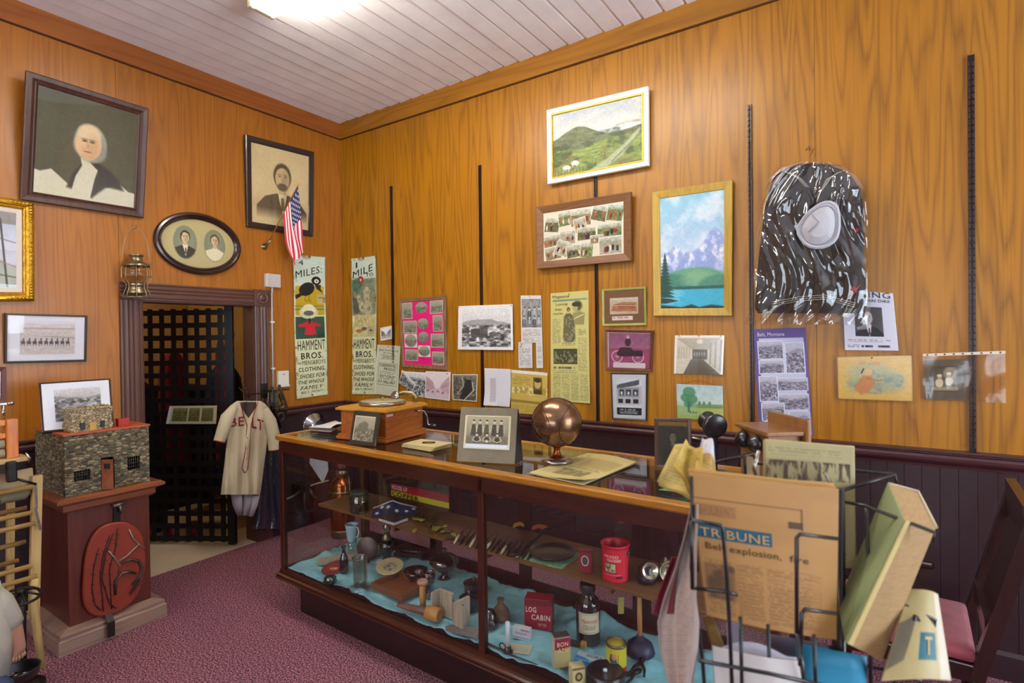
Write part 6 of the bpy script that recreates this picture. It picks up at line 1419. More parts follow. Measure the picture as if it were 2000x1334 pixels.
mb = MB(B); mb.cyl((.062*math.cos(a0+.9), .062*math.sin(a0+.9), .125), (.068*math.cos(a0+.9), .068*math.sin(a0+.9), .125), .010, 14); mb.build('handle_ear', M_tool, t)
p = sh_pt(1262, 1136); t = thing('carbide_lamp', 'black miner lamp with a bright dish reflector at the right of the middle shelf', 'lamp', p); B = Matrix.Translation(p) @ RZ(FACE); mb = MB(B); mb.lathe([(.001, 0), (.042, 0), (.044, .02), (.036, .04), (.034, .07), (.02, .08), (.001, .08)]); mb.build('body', M_blk, t)
mb = MB(B @ Matrix.Translation((.01, -.03, .06)) @ RX(72)); mb.lathe([(.004, -.012), (.02, -.006), (.034, .006), (.036, .008), (.033, .008), (.018, -.003), (.001, -.008)]); mb.build('reflector', mat('bright_metal', '#b8b098', .2, metal=.9), t)
p = sh_pt(1300, 1132); t = thing('brass_lamp', 'small brass lamp with a dish reflector leaning by the carbide lamp', 'lamp', p); B = Matrix.Translation(p) @ RZ(FACE+8); mb = MB(B); mb.lathe([(.001, 0), (.03, 0), (.032, .01), (.03, .05), (.001, .055)]); mb.build('body', M_brass, t)
mb = MB(B @ Matrix.Translation((0, -.035, .05)) @ RX(78)); mb.lathe([(.004, -.014), (.028, -.008), (.044, .006), (.046, .009), (.042, .008), (.026, -.004), (.001, -.009)]); mb.build('reflector', MATS['bright_metal'], t)
mb = MB(B); mb.lathe([(.026, .056), (.03, .07), (.02, .085), (.006, .092), (.006, .10), (.001, .102)]); mb.build('bell', MATS['bright_metal'], t)

# ---- narrow top shelf
z2 = SH2
def s2(px, py): p = onZ(px, py, z2+.001); return Vector((p.x, p.y, z2+.001))
def flat_paper(name, label, cat, p, w, d, rz, col, th=.002, m=None, cv=None, wav=.004, letters=None):
    t = thing(name, label, cat, p); B = Matrix.Translation(p) @ RZ(rz)
    f = lambda u, v: B @ Vector(((u-.5)*w, (.5-v)*d, th+.001+wav*(math.sin(u*7+1)*math.sin(v*5+2)+1)*.5))
    if cv: painted(Quad(f(0, 0), f(1, 0), f(1, 1), f(0, 1), n=Vector((0, 0, 1))), cv, 'sheet', t, m, fn=f, th=th)
    else: mb = MB(); mb.sheet(f, 14, 10, th); mb.build('sheet', mat('paper_'+col[1:], col, .8), t)
    if letters:
        L = Letters(None, fn=lambda u, v: f(u, v)+Vector((0, 0, .001)))
        for x in letters: L.put(*x)
        L.build(t)
    return t
for (px, py, w, d, rz, col, lab) in ((690, 904, .16, .10, 20, '#6c6a48', 'olive paper scrap at the left end of the narrow upper shelf'), (735, 912, .12, .10, -10, '#b0aa9c', 'folded grey bonnet cloth on the narrow upper shelf'), (800, 926, .16, .09, 5, '#8c8a6c', 'pale printed card in the middle of the narrow upper shelf'), (850, 934, .16, .11, 0, '#a89a60', 'yellowed booklet with a red edge on the narrow upper shelf'), (975, 962, .16, .10, 0, '#a8a488', 'pale leaflet right of the middle post on the narrow upper shelf')):
    flat_paper('paper_item', lab, 'paper', s2(px, py), w, d, rz, col, .006, wav=.014)
mb = MB(); p = s2(1035, 972); mb.tube([p+Vector((-.07, 0, .02)), p+Vector((.07, -.005, .02))], .018, 14); solo(mb, 'rolled_paper', mat('rolled_paper', '#5c584c', .8), 'roll of old paper on the narrow upper shelf, right bay', 'paper roll', p)
for k, (px, py, lab) in enumerate(((1110, 985, 'small grey tin box on the narrow upper shelf'), (1150, 996, 'shiny metal clasp on the narrow upper shelf'), (1190, 1004, 'dark metal buckle on the narrow upper shelf'), (1228, 1013, 'string of dark beads on the narrow upper shelf'))):
    p = s2(px, py); mb = MB(Matrix.Translation(p) @ RZ(20*k)); mb.bbox((-.03, -.014, 0), (.03, .014, .018), .004); mb.lathe([(.001, .018), (.012, .018), (.010, .026), (.001, .028)])
    solo(mb, ['tin_box', 'metal_clasp', 'buckle', 'bead_string'][k], [M_tool, MATS['bright_metal'], M_iron, M_iron][k], lab, ['tin', 'clasp', 'buckle', 'beads'][k], p)
turned('pocket_watch', 'round pale watch face lying on the narrow upper shelf', 'watch', s2(1280, 1022), [('case', [(.001, 0), (.026, 0), (.028, .005), (.024, .010), (.001, .011)], mat('watch_face', '#a8a488', .3, metal=.3))])
turned('copper_dish', 'small reddish copper dish at the right of the narrow upper shelf', 'dish', s2(1312, 1032), [('dish', [(.001, 0), (.04, 0), (.05, .012), (.046, .013), (.001, .004)], mat('copper', '#8c4424', .3, metal=.8))])

# ================================================================== things on top of the case
ZTOP = 1.101
M_cab = wood_mat('phonograph_oak', '#6a3210', '#a8602a', .3, 'Y', 1.5, 5, .5, coat=.3); M_cabt = wood_mat('phonograph_top', '#8a5414', '#c08a30', .3, 'Y', 1.5, 5, .5, coat=.3); M_nick = mat('nickel', '#a8a49a', .15, metal=.95)
near = top_pt(752, 867); B = Matrix.Translation((near.x-.012, near.y+.02, ZTOP)) @ RZ(6)
t = thing('phonograph', 'oak tabletop phonograph with a turntable and side crank, left end of the case top', 'phonograph', (near.x-.2, near.y+.2, ZTOP), 0)
Wd, Dp = .37, .37
mb = MB(B); mb.bbox((-Wd-.01, -.01, 0), (.01, Dp+.01, .018), .003); mb.bbox((-Wd-.003, -.003, .018), (.003, Dp+.003, .03), .003); mb.build('base_moulding', M_cab, t)
mb = MB(B); mb.bbox((-Wd+.012, .012, .03), (-.012, Dp-.012, .172), .002); mb.build('cabinet', M_cab, t)
mb = MB(B); mb.bbox((-Wd-.012, -.012, .172), (.012, Dp+.012, .186), .003); mb.bbox((-Wd, 0, .186), (0, Dp, .193), .002); mb.build('lid', M_cabt, t)
mb = MB(B); mb.lathe([(.001, .215), (.135, .215), (.142, .212), (.142, .198), (.136, .196), (.001, .196)], Matrix.Translation((-Wd/2, Dp/2, 0)), 40); tt = mb.build('turntable', M_nick, t)
mb = MB(B); mb.lathe([(.001, .2165), (.132, .2165), (.132, .2155), (.001, .2155)], Matrix.Translation((-Wd/2, Dp/2, 0)), 40); mb.build('felt', mat('grey_felt', '#8c8468', .8), tt)
mb = MB(B); mb.cyl((-Wd/2, Dp/2, .21), (-Wd/2, Dp/2, .235), .004, 10); mb.build('spindle', M_nick, tt)
mb = MB(B); mb.tube([(-.010, Dp-.09, .15), (.02, Dp-.09, .15), (.035, Dp-.06, .148), (.04, Dp-.035, .11), (.04, Dp-.03, .07), (.045, Dp-.03, .06), (.07, Dp-.03, .055)], .005, 8); ck = mb.build('crank', M_nick, t)
mb = MB(B); mb.cyl((.065, Dp-.03, .055), (.11, Dp-.03, .052), .011, 14); mb.build('crank_grip', M_blk, ck)
mb = MB(B); mb.bbox((-.0125, .02, .145), (-.0105, .075, .158), .0005); mb.build('paper_label', mat('white_card', '#bdbdc6', .6), t)
mb = MB(B); mb.tube([(-.06, Dp-.02, .19), (-.06, Dp-.02, .235), (-.075, Dp-.03, .25), (-.13, Dp-.05, .255), (-.16, Dp-.08, .245)], [.016, .014, .013, .012, .014], 12); mb.build('tone_arm', M_brass, t)
mb = MB(B @ Matrix.Translation((-.165, Dp-.09, .235)) @ RX(70)); mb.lathe([(.001, -.01), (.026, -.01), (.03, -.004), (.03, .006), (.02, .01), (.001, .012)], None, 24); mb.build('sound_box', M_nick, t)
def leaning(name, label, cat, bl, br, hgt, lean, d=.012):
    b0 = Vector(bl); b1 = Vector(br); ax = (b1-b0).normalized(); nf = ax.cross(Vector((0, 0, 1))); up = (Vector((0, 0, 1))*math.cos(lean)-nf*math.sin(lean))
    off = Vector((0, 0, .001)); q = Quad(b0+up*hgt+off, b1+up*hgt+off, b1+off, b0+off); t = thing(name, label, cat, q.base()); return t, q, ax, up
def slab(q, th, nm, m, t):
    mb = MB(); mb._add(q.loop(0)+q.loop(-th), [(0, 1, 2, 3), (7, 6, 5, 4), (0, 4, 5, 1), (1, 5, 6, 2), (2, 6, 7, 3), (3, 7, 4, 0)]); return mb.build(nm, m, t)
t, q, ax, up = leaning('standing_photograph', 'dark-mounted photo of a house leaning against the phonograph', 'photo frame', top_pt(682, 865)+Vector((0, 0, .0)), top_pt(734, 872), .185, .22)
slab(q, .006, 'mount', mat('dark_mount', '#2c2822', .5), t)
c = bw_land(60, 56, 50, 50, 195, .5); c.poly([(.2, .35), (.5, .2), (.68, .3), (.68, .6), (.2, .65)], '#6c6858', .9); c.sepia('#2c2a20', '#c6c0a4'); c.rect(0, 0, 1, .04, '#ccc6ac'); c.rect(0, 0, .04, 1, '#ccc6ac'); painted(q.sub(.10, .14, .86, .90), c, 'photo', t, None, .001)
mb = MB(); mb.beam(q.pt(.9, .1, -.006), q.pt(.98, 1, -.002), .008, .004); mb.build('side_strip', M_tool, t)
f0 = top_pt(650, 838)
t = thing('crumpled_papers', 'loose crumpled white papers on the glass left of the phonograph', 'papers', f0); B = Matrix.Translation(f0) @ RZ(FACE-30)
for k in range(3):
    mb = MB(); ph = k*1.7; mb.sheet(lambda u, v: B @ Vector(((u-.5)*.20+.01*k, (v-.5)*.22-.01*k, .004+.012*k+.02*max(0, math.sin(u*4+ph))*v+.018*abs(math.sin(v*5+ph))*u)), 16, 12, .0008)
    mb.build('sheet', mat('crumpled_white_%d' % k, ['#b4a49c', '#c4bab4', '#cfccc8'][k], .8), t)
p = top_pt(832, 873)
for k in range(3):
    B = Matrix.Translation(p+Vector((.004*k, .003*k, .0075*k))) @ RZ(FACE-38+3*k); mb = MB(B); mb.bbox((-.115, -.075, 0), (.115, .075, .007), .002)
    o = solo(mb, 'envelope', mat('manila_envelope', '#b8a878', .8, noise=.08), ['bottom yellowed envelope of the three stacked beside the phonograph', 'middle yellowed envelope of the three stacked beside the phonograph', 'topmost yellowed envelope of the stack, under a rubber band'][k], 'envelope', p+Vector((.004*k, .003*k, .0075*k)))
mb = MB(Matrix.Translation(p+Vector((.012, .01, .0245))) @ RZ(FACE)); mb.tube([(.035*math.cos(a), .02*math.sin(a), 0) for a in [2*PI*k/24 for k in range(24)]], .0022, 6, True)
solo(mb, 'rubber_band', M_iron, 'dark rubber band lying on the stacked envelopes', 'rubber band', p+Vector((.01, .01, .023)))
# team photograph in a card folder
t, q, ax, up = leaning('photo_folder', 'grey-brown card folder with a photo of a basketball team of eight, standing open', 'photo folder', top_pt(892, 901), top_pt(1005, 907), .262, .26)
M_fold = mat('folder_card', '#6e6450', .7, noise=.1); slab(q, .003, 'cover', M_fold, t); mb = MB(); mb.ring([q.sub(.10, .15, .90, .76, h).p for h in (0, .003)]+[q.sub(.13, .17, .87, .74, h).p for h in (.003, .0008)]); mb.build('mount_edge', mat('cream_edge', '#c4bc9c', .6), t)
c = Canvas(130, 100, '#8c8468', 1.3); c.grad(0, 1, '#a0987a', '#6c654e'); c.rect(0, .62, 1, 1, '#5c5644', .6, soft=.1); c.rect(0, .88, 1, 1, '#c8ccd8')
for k, x in enumerate((.17, .32, .48, .66, .82)):
    c.poly([(x-.06, .62), (x-.065, .3), (x-.03, .25), (x+.03, .25), (x+.065, .3), (x+.06, .62)], '#3a362c' if k != 2 else '#4c4638', soft=.01); c.ell(x, .17, .028, .055, '#c0b490', soft=.008); c.ell(x, .125, .03, .028, '#2c2820'); c.line([(x-.06, .3), (x-.075, .5)], .03, '#b0a684'); c.line([(x+.06, .3), (x+.075, .5)], .03, '#b0a684')
for x in (.26, .50, .74):
    c.poly([(x-.06, .85), (x-.05, .66), (x+.05, .66), (x+.06, .85)], '#34302a', soft=.01); c.ell(x, .58, .028, .05, '#c4b894', soft=.008); c.ell(x, .54, .03, .025, '#2c2820'); c.line([(x-.06, .66), (x-.10, .76), (x, .82), (x+.10, .76), (x+.06, .66)], .025, '#b8ae8c')
c.ell(.5, .78, .03, .04, '#c8bc98'); c.grain(8, 50, 40, 3, 2); painted(q.sub(.13, .17, .87, .74), c, 'photo', t, None, .0015)
mb = MB(); a_, b_ = q.pt(1, .02, -.003), q.pt(1, 1, -.003); e_ = b_+Vector((-.015, .09, 0)); mb._add([a_, b_, e_, a_+Vector((.003, .003, 0)), b_+Vector((.003, -.003, 0)), e_+Vector((.003, 0, 0))], [(0, 1, 2), (5, 4, 3), (0, 3, 4, 1), (1, 4, 5, 2), (2, 5, 3, 0)]); mb.build('back_flap', mat('folder_dark', '#2c2622', .7), t)
# metal ball trophy
p = top_pt(1088, 906)+Vector((0, 0, .012)); B = Matrix.Translation(p); R_ = .116
M_br = mat('worn_bronze_plating', '#8a6a50', .22, metal=.9, noise=.25, nscale=7, bump=.25, bscale=7)
t = thing('basketball_trophy', 'basketball-shaped bronze trophy on a short stem and round silver foot', 'trophy', p)
mb = MB(B); mb.lathe([(.001, 0), (.072, 0), (.075, .004), (.072, .010), (.056, .016), (.040, .020), (.001, .020)], None, 36); mb.build('foot', mat('silver_foot', '#a49a98', .2, metal=.9), t)
mb = MB(B); mb.lathe([(.040, .020), (.022, .03), (.014, .05), (.015, .062), (.026, .074), (.034, .078)], None, 28); mb.build('stem', mat('copper_stem', '#8c4a28', .2, metal=.9), t)
cz = .068+R_; mb = MB(B); mb.ball((0, 0, cz), R_, 48); bl = mb.build('ball', M_br, t)
mb = MB(B @ Matrix.Translation((0, 0, cz)) @ RZ(25) @ RX(12))
rr = R_+.0003
mb.tube([(rr*math.cos(a), rr*math.sin(a), 0) for a in [2*PI*k/60 for k in range(60)]], .0016, 5, True); mb.tube([(rr*math.cos(a), 0, rr*math.sin(a)) for a in [2*PI*k/60 for k in range(60)]], .0016, 5, True)
for s in (-1, 1):
    pts = []
    for k in range(60): a = 2*PI*k/60; x = s*(.45+.28*math.cos(2*a)*-1); v = Vector((x, math.cos(a), math.sin(a))).normalized()*rr; pts.append(v)
    mb.tube(pts, .0016, 5, True)
mb.build('seams', mat('seam_dark', '#3c2418', .4, metal=.6), bl)
L = Letters(None, fn=lambda u, v: B @ Vector(((R_+.0006)*math.cos(math.radians(FACE-150)+u*1.1)*math.cos((.5-v)*1.3), (R_+.0006)*math.sin(math.radians(FACE-150)+u*1.1)*math.cos((.5-v)*1.3), cz+(R_+.0006)*math.sin((.5-v)*1.3))))
for k, s_ in enumerate(('PRESENTED TO', 'BELT HIGH SCHOOL', 'STATE CHAMPIONS', '1926')): L.put(s_, .1+.1*(k == 3), .18+.13*k, .9-.2*(k == 3), .25+.13*k, '#4c3420')
L.build(bl, name='engraving')
# newspaper on the glass
pp = [top_pt(1147, 887), top_pt(1243, 905), top_pt(1140, 948), top_pt(1034, 925)]
q = Quad(*[v+Vector((0, 0, .004)) for v in pp], n=Vector((0, 0, 1))); t = thing('newspaper', 'yellowed folded newspaper lying under the trophy foot', 'newspaper', q.base())
c = Canvas(140, 120, '#b8a970', 1.2); c.grain(10, 5, 5, 3); c.rect(.35, .2, .95, .55, '#8c7848', .5, soft=.06); c.rect(.28, .66, .80, .88, '#5c5434', .8, soft=.02); c.mix(np.clip((fbm(c.U*16, c.V*12, 4)-.5)*6, 0, 1)*((c.V > .66) & (c.V < .88) & (c.U > .28) & (c.U < .8)), '#a09668', .8); c.textlines(.04, .1, .26, .9, 20, '#3c3828', .4, 3); c.textlines(.3, .56, .9, .64, 3, '#3c3828', .5, 5)
fnp = lambda u, v: q.pt(u, v, .002+.010*math.sin(u*3)*(1-v)+.03*max(0, v-.75)*max(0, u-.4)*4)
painted(q, c, 'front_page', t, None, fn=fnp, th=.003)
mb = MB(); mb.sheet(lambda u, v: q.pt(u*1.02-.01, v*1.03-.01, -.001), 8, 8, .002); mb.build('inner_pages', mat('inner_pages', '#8c8260', .8), t)
# small empty-looking frame
t, q, ax, up = leaning('easel_picture', 'small dark wooden easel frame with a faded portrait, behind the yellow papers', 'photo frame', top_pt(1279, 915), top_pt(1352, 918), .225, .12)
frame_part(q, [(0, -.012), (0, 0), (.004, .003), (.014, .002), (.018, -.002), (.018, -.010)], wood_mat('small_frame_wood', '#2c1a12', '#5c4030', .35, 'Z', 2, 5, .5), t); slab(q.inset(.012), .004, 'backing_board', M_back, t).location
c = Canvas(70, 90, '#2c2a22', .75); portrait(c, .5, .36, .26, '#6c6450', '#1c1a16', '#211f1a', '#5c5644'); c.rect(0, 0, 1, .10, '#8c6428', .8); painted(q.inset(.017), c, 'portrait', t, None, .001); glaze(q, .017, .003, t)
p = top_pt(1312, 962); mb = MB(); rg = random.Random(5)
for k in range(9): a = (k-4)*.16; mb.tube([p+Vector((-.05, .0, .004)), p+Vector((0, .01*math.sin(a*3), .008+.001*k)), p+Vector((.06*math.cos(a), .05*math.sin(a)+.01, .012))], .0014, 5)
solo(mb, 'plant_sprig', mat('sprig_green', '#6c9c6c', .7), 'green grassy sprig lying on the glass right of the newspaper', 'sprig', p+Vector((0, 0, .0)))
# candlestick telephone
p = top_pt(1395, 930); t, B = turned('candlestick_telephone', 'black candlestick telephone with a round mouthpiece beside the small easel frame', 'telephone', p, [('foot', [(.001, 0), (.062, 0), (.066, .008), (.05, .022), (.02, .03), (.001, .03)], M_blk), ('stem', [(.014, .028), (.013, .15), (.016, .155), (.016, .17), (.001, .172)], mat('blued_steel', '#3c4660', .3, metal=.7))])
mb = MB(B @ Matrix.Translation((-.01, -.01, .225)) @ RZ(-50) @ RY(-78)); mb.lathe([(.001, -.05), (.046, -.05), (.052, -.044), (.052, -.03), (.046, -.024), (.022, -.018), (.016, 0), (.022, .012), (.038, .034), (.040, .036), (.036, .036), (.016, .010), (.001, .004)], None, 30); mb.build('mouthpiece', M_blk, t)
mb = MB(B); mb.cyl((0, 0, .165), (-.004, -.004, .205), .010, 12); mb.tube([(0, 0, .15), (-.04, -.03, .155), (-.075, -.055, .165)], .004, 8); mb.build('hook', M_nick, t)
# wooden wall telephone standing on the case end
M_tel = wood_mat('telephone_oak', '#54351e', '#8c6038', .35, 'Z', 1.6, 5, .5, coat=.2)
C0 = Vector((3.965, -1.16, ZTOP)); B = Matrix.Translation(C0) @ RZ(-52)
t = thing('wall_telephone', 'oak wall telephone box with two black bells standing at the right end of the case', 'telephone', C0)
mb = MB(B); mb.bbox((-.11, -.02, 0), (.11, .11, .205), .003); mb.build('box', M_tel, t)
mb = MB(B); mb.bbox((-.13, -.035, .205), (.13, .115, .222), .005); mb.build('lid', M_tel, t)
mb = MB(B); mb.bbox((-.14, .115, 0), (.14, .135, .268), .007); mb.build('back_board', M_tel, t)
for s in (-1, 1):
    mb = MB(B @ Matrix.Translation((s*.05, -.045, .165)) @ RX(90)); mb.lathe([(.034, -.012), (.036, -.008), (.032, .008), (.016, .022), (.001, .026)], None, 24); mb.build('bell', M_blk, t)
mb = MB(B); mb.bbox((-.05, -.026, .02), (.05, -.02, .1), .002); mb.build('door_panel', mat('cream_slot', '#a8987c', .5), t)
# things on the wall behind the case's left end
p = onL(620, 833, .06); t = thing('hubcap', 'round chrome hubcap-like dish on the dark dado left of the case', 'chrome dish', (0, p.y, p.z-.1), PI/2)
mb = MB(Matrix.Translation((.012, p.y, p.z)) @ RY(90)); mb.lathe([(.125, 0), (.128, .006), (.122, .016), (.104, .020), (.098, .030), (.082, .036), (.074, .046), (.045, .056), (.001, .06)], None, 40); mb.build('dish', mat('chrome', '#b8b8c4', .08, metal=1), t)
p = onL(620, 880, .02)
def wc(px, py): v = onL(px, py, .02); return v
mb = MB(); cl_ = [wc(608, 878), wc(634, 882), wc(638, 888), wc(641, 918), wc(630, 944), wc(604, 905)]; n_ = len(cl_); mb._add(cl_+[v+Vector((.004, 0, 0)) for v in cl_], [tuple(range(n_)), tuple(reversed(range(n_, 2*n_)))]+[(i, (i+1) % n_, n_+(i+1) % n_, n_+i) for i in range(n_)])
mb.beam(wc(606, 903)+Vector((.005, 0, 0)), wc(634, 890)+Vector((.005, 0, 0)), .004, .003)
solo(mb, 'folded_cloth', mat('white_cloth', '#b8b4bc', .8), 'white folded cloth pinned to the dado, seen through the case end', 'cloth', wc(622, 944))
# copper extinguisher and an iron apparatus in the corner
t, B = turned('fire_extinguisher', 'antique copper fire extinguisher standing on the floor in the room corner', 'fire extinguisher', (.50, -.44, 0), [('tank', [(.001, 0), (.098, 0), (.10, .02), (.10, .43), (.085, .47), (.05, .50), (.04, .51)], mat('copper_tank', '#8c4a20', .22, metal=.85)), ('neck', [(.04, .51), (.05, .52), (.05, .56), (.035, .58), (.001, .58)], M_brass), ('cap', [(.055, .58), (.058, .60), (.05, .64), (.02, .66), (.001, .66)], mat('dark_red_cap', '#4a1018', .4))])
mb = MB(B); mb.tube([(.05, 0, .54), (.11, -.02, .52), (.14, -.03, .40), (.13, -.02, .15), (.11, 0, .1)], .011, 8); mb.build('hose', M_blk, t)
for z in (.05, .38): mb = MB(B); mb.lathe([(.101, z), (.104, z+.004), (.104, z+.014), (.101, z+.018)]); mb.build('band', M_brass, t)
p0 = onL(605, 952, .2); t = thing('iron_clamp', 'iron clamp device with bent pipe arms and a paper tag, by the corner', 'clamp', (.0, p0.y, p0.z-.15), PI/2)
mb = MB(); mb.bbox((.0, p0.y-.05, p0.z-.05), (.14, p0.y+.05, p0.z+.02), .006); mb.cyl((.12, p0.y, p0.z-.05), (.12, p0.y, p0.z-.28), .016, 12); mb.build('body', M_iron, t)
mb = MB(); mb.tube([(.12, p0.y-.04, p0.z-.03), (.14, p0.y-.12, p0.z-.06), (.14, p0.y-.22, p0.z-.07)], .012, 10); mb.tube([(.13, p0.y+.05, p0.z-.04), (.14, p0.y+.09, p0.z-.12), (.14, p0.y+.16, p0.z-.16), (.14, p0.y+.24, p0.z-.12)], .012, 10); mb.build('pipe_arm', mat('grey_pipe', '#4c4a50', .35, metal=.6), t)
mb = MB(Matrix.Translation((.17, p0.y+.12, p0.z)) @ RY(-20)); mb.bbox((-.05, -.07, 0), (.05, .07, .012), .002); mb.build('paper_tag', mat('tag_cream', '#a8a074', .7), t)

# ================================================================== newspaper rack in front
D = onD
M_wire = mat('black_wire', '#121114', .35, coat=.3)
post = D(1641, 950, 1.20); px_, py_ = post.x, post.y
t = thing('newspaper_rack', 'black wire revolving newspaper rack in the right foreground', 'newspaper rack', (px_, py_, 0))
mb = MB(); mb.cyl((px_, py_, .03), (px_, py_, 1.36), .009, 14); mb.build('pole', M_wire, t)
mb = MB(); mb.lathe([(.001, .03), (.02, .03), (.02, .045), (.19, .012), (.20, .0), (.001, 0)], Matrix.Translation((px_, py_, 0)), 36); mb.build('base', M_wire, t)
def wires(nm, lines, r=.0038):
    mb = MB()
    for l in lines: mb.tube([D(*a) for a in l], r, 7)
    mb.build(nm, M_wire, t)
F, K = 1.04, 1.26     # depth of the front wires and of the back wires
wires('front_pocket', [[(1350, 930, F+.06), (1353, 1040, F+.05), (1350, 1110, F+.05), (1356, 1160, F+.05), (1372, 1290, F+.05), (1380, 1400, F+.05)],
    [(1350, 1016, F), (1408, 1026, F), (1412, 1036, F), (1420, 1130, F), (1426, 1240, F), (1432, 1400, F)], [(1350, 1016, F), (1352, 1150, F+.02)],
    [(1635, 1052, F+.04), (1562, 1043, F), (1556, 1050, F), (1556, 1130, F), (1556, 1236, F)],
    [(1352, 1148, F+.03), (1420, 1156, F), (1440, 1162, F)], [(1365, 1290, F), (1500, 1315, F-.01), (1636, 1345, F)],
    [(1556, 1236, F), (1570, 1330, F), (1572, 1400, F)], [(1632, 1198, F+.03), (1572, 1190, F), (1566, 1198, F), (1562, 1300, F)],
    [(1446, 1205, F+.03), (1450, 1400, F+.03)], [(1500, 1220, F+.05), (1506, 1400, F+.05)], [(1590, 1240, F+.03), (1594, 1400, F+.03)]])
wires('right_pocket', [[(1636, 978, K), (1690, 988, K-.08), (1825, 1040, K-.16), (1822, 1060, K-.16)], [(1640, 1118, K), (1700, 1150, K-.1), (1828, 1212, K-.16), (1822, 1238, K-.16), (1806, 1236, K-.16), (1790, 1205, K-.16)],
    [(1692, 992, K-.09), (1698, 1160, K-.1), (1702, 1400, K-.1)], [(1788, 1202, K-.16), (1744, 1340, K-.14), (1736, 1400, K-.14)], [(1640, 1290, K), (1740, 1310, K-.1), (1800, 1330, K-.12)],
    [(1646, 1160, K-.01), (1652, 1210, K-.01), (1634, 1245, K)]])
wires('back_pocket', [[(1356, 912, K+.06), (1470, 886, K+.14), (1476, 900, K+.14)], [(1454, 890, K+.12), (1456, 930, K+.12)], [(1478, 905, K+.10), (1620, 914, K+.06), (1748, 926, K+.02), (1752, 950, K+.02)], [(1748, 926, K+.02), (1640, 960, K)],
    [(1658, 918, K+.05), (1662, 1095, K+.05)], [(1576, 912, K+.07), (1580, 925, K+.07)]])
mb = MB(); mb.tube([D(1482, 880, K), D(1472, 915, K), D(1478, 935, K)], .004, 8); mb.tube([D(1610, 922, K-.04), D(1634, 965, K-.04), D(1640, 1010, K-.02), D(1648, 1050, K)], .004, 8); mb.build('spring_clip', M_nick, t)
def sheetq(name, label, cat, corners, cv, th, m=None, bulge=0.0, letters=None, nm='front_page', edge=None):
    q = Quad(*[D(*a) for a in corners]); t = thing(name, label, cat, q.base()); cv.asp = q.w/q.h
    f = lambda u, v: q.pt(u, v, bulge*math.sin(PI*u)*(.5+.5*v))
    painted(q, cv, nm, t, m, fn=f, th=th)
    if letters:
        L = Letters(None, fn=lambda u, v: f(u, v)+q.n*.001)
        for x in letters: L.put(*x)
        L.build(t)
    return t, q, f
# folded newspaper in the front pocket
c = Canvas(190, 200, '#a87c48'); c.grain(6, 4, 4, 3); ink = '#4c3420'
c.rect(0, .165, .74, .172, ink, .7); c.rect(.73, .165, .745, .31, ink, .7); c.rect(.64, .255, .745, .30, '#3c2a1c', .8); c.rect(0, .205, .28, .285, '#8c6038', .6); c.rect(-.1, .35, .52, .445, '#1c5468')
for k in range(4): c.textlines(.03+.22*k, .59, .22+.22*k, .97, 30, ink, .42, 40+k, ragged=.02)
c.rect(.02, .62, .24, .86, '#6c4c34', .6, soft=.03); c.rect(.80, .1, 1.1, 1, '#b08448', .5, soft=.05); c.mix(np.clip((fbm(c.U*8, c.V*8, 6)-.5)*6, 0, 1)*((c.U < .24) & (c.V > .62) & (c.V < .86)), '#3c2c20', .5)
t1, q, f = sheetq('newspaper', 'tan folded newspaper with a blue masthead in the front pocket of the wire rack', 'newspaper', [(1348, 924, 1.13), (1638, 955, 1.13), (1634, 1250, 1.12), (1380, 1202, 1.12)], c, .004, None, .012, letters=[
    ('TRIBUNE', -.04+.06, .372, .50, .432, '#b8905c', .02), ('Belt explosion,', .05, .475, .58, .535, '#3c2818', .02), ('fire', .64, .48, .78, .525, '#3c2818', .02), ('DAILY', .05, .22, .27, .275, '#a07850', .02)])
for k in range(4):
    mb = MB(); o_ = .006+.006*k; mb.sheet(lambda u, v: q.pt(.005*k+u*(1-.006*k), v*.97-.012*k*(1 if k < 3 else .3)+.002*math.sin(u*9+k), -o_+.012*math.sin(PI*u)*(.5+.5*v)), 18, 6, .003); mb.build('inner_pages', mat('newsprint_%d' % (k % 2), ['#b08648', '#a0743c'][k % 2], .85), t1)
# yellow fanned papers behind its left corner
for k, (cs, lab) in enumerate(((((1318, 868, 1.34), (1392, 880, 1.30), (1350, 972, 1.26), (1283, 940, 1.30)), 'wide yellow paper fanned out over the glass, nearest the sprig'), (((1338, 862, 1.32), (1372, 880, 1.30), (1362, 985, 1.25), (1316, 905, 1.27)), 'narrow folded yellow paper standing between the fanned sheets'), (((1374, 850, 1.34), (1396, 868, 1.32), (1402, 960, 1.26), (1352, 930, 1.24)), 'yellow paper with a white torn peak, behind the tan newspaper'))):
    c = Canvas(50, 60, ['#b49c54', '#b8983e', '#b08a3c'][k]); c.grain(10, 6, 4, k); c.textlines(.1, .1, .9, .9, 12, '#6c5c34', .35, k)
    if k == 2: c.poly([(0, 0), (1, 0), (1, .4), (0, .32)], '#c4c4cc')
    ph = k*2.0; q = Quad(*[D(*a) for a in cs]); t = thing('paper_sheet', lab, 'paper', q.base(), 0)
    painted(q, c, 'sheet', t, None, fn=lambda u, v: q.pt(u, v, .012*math.sin(u*6+ph)*math.sin(v*3+1)), th=.002)
    mb = MB(); mb.sheet(lambda u, v: q.pt(u*.96+.04, v+.03, -.006+.012*math.sin(u*6+ph+.5)*math.sin(v*3+1)), 12, 8, .002); mb.build('under_sheet', mat('yellow_paper_back', '#a8883c', .85), t)
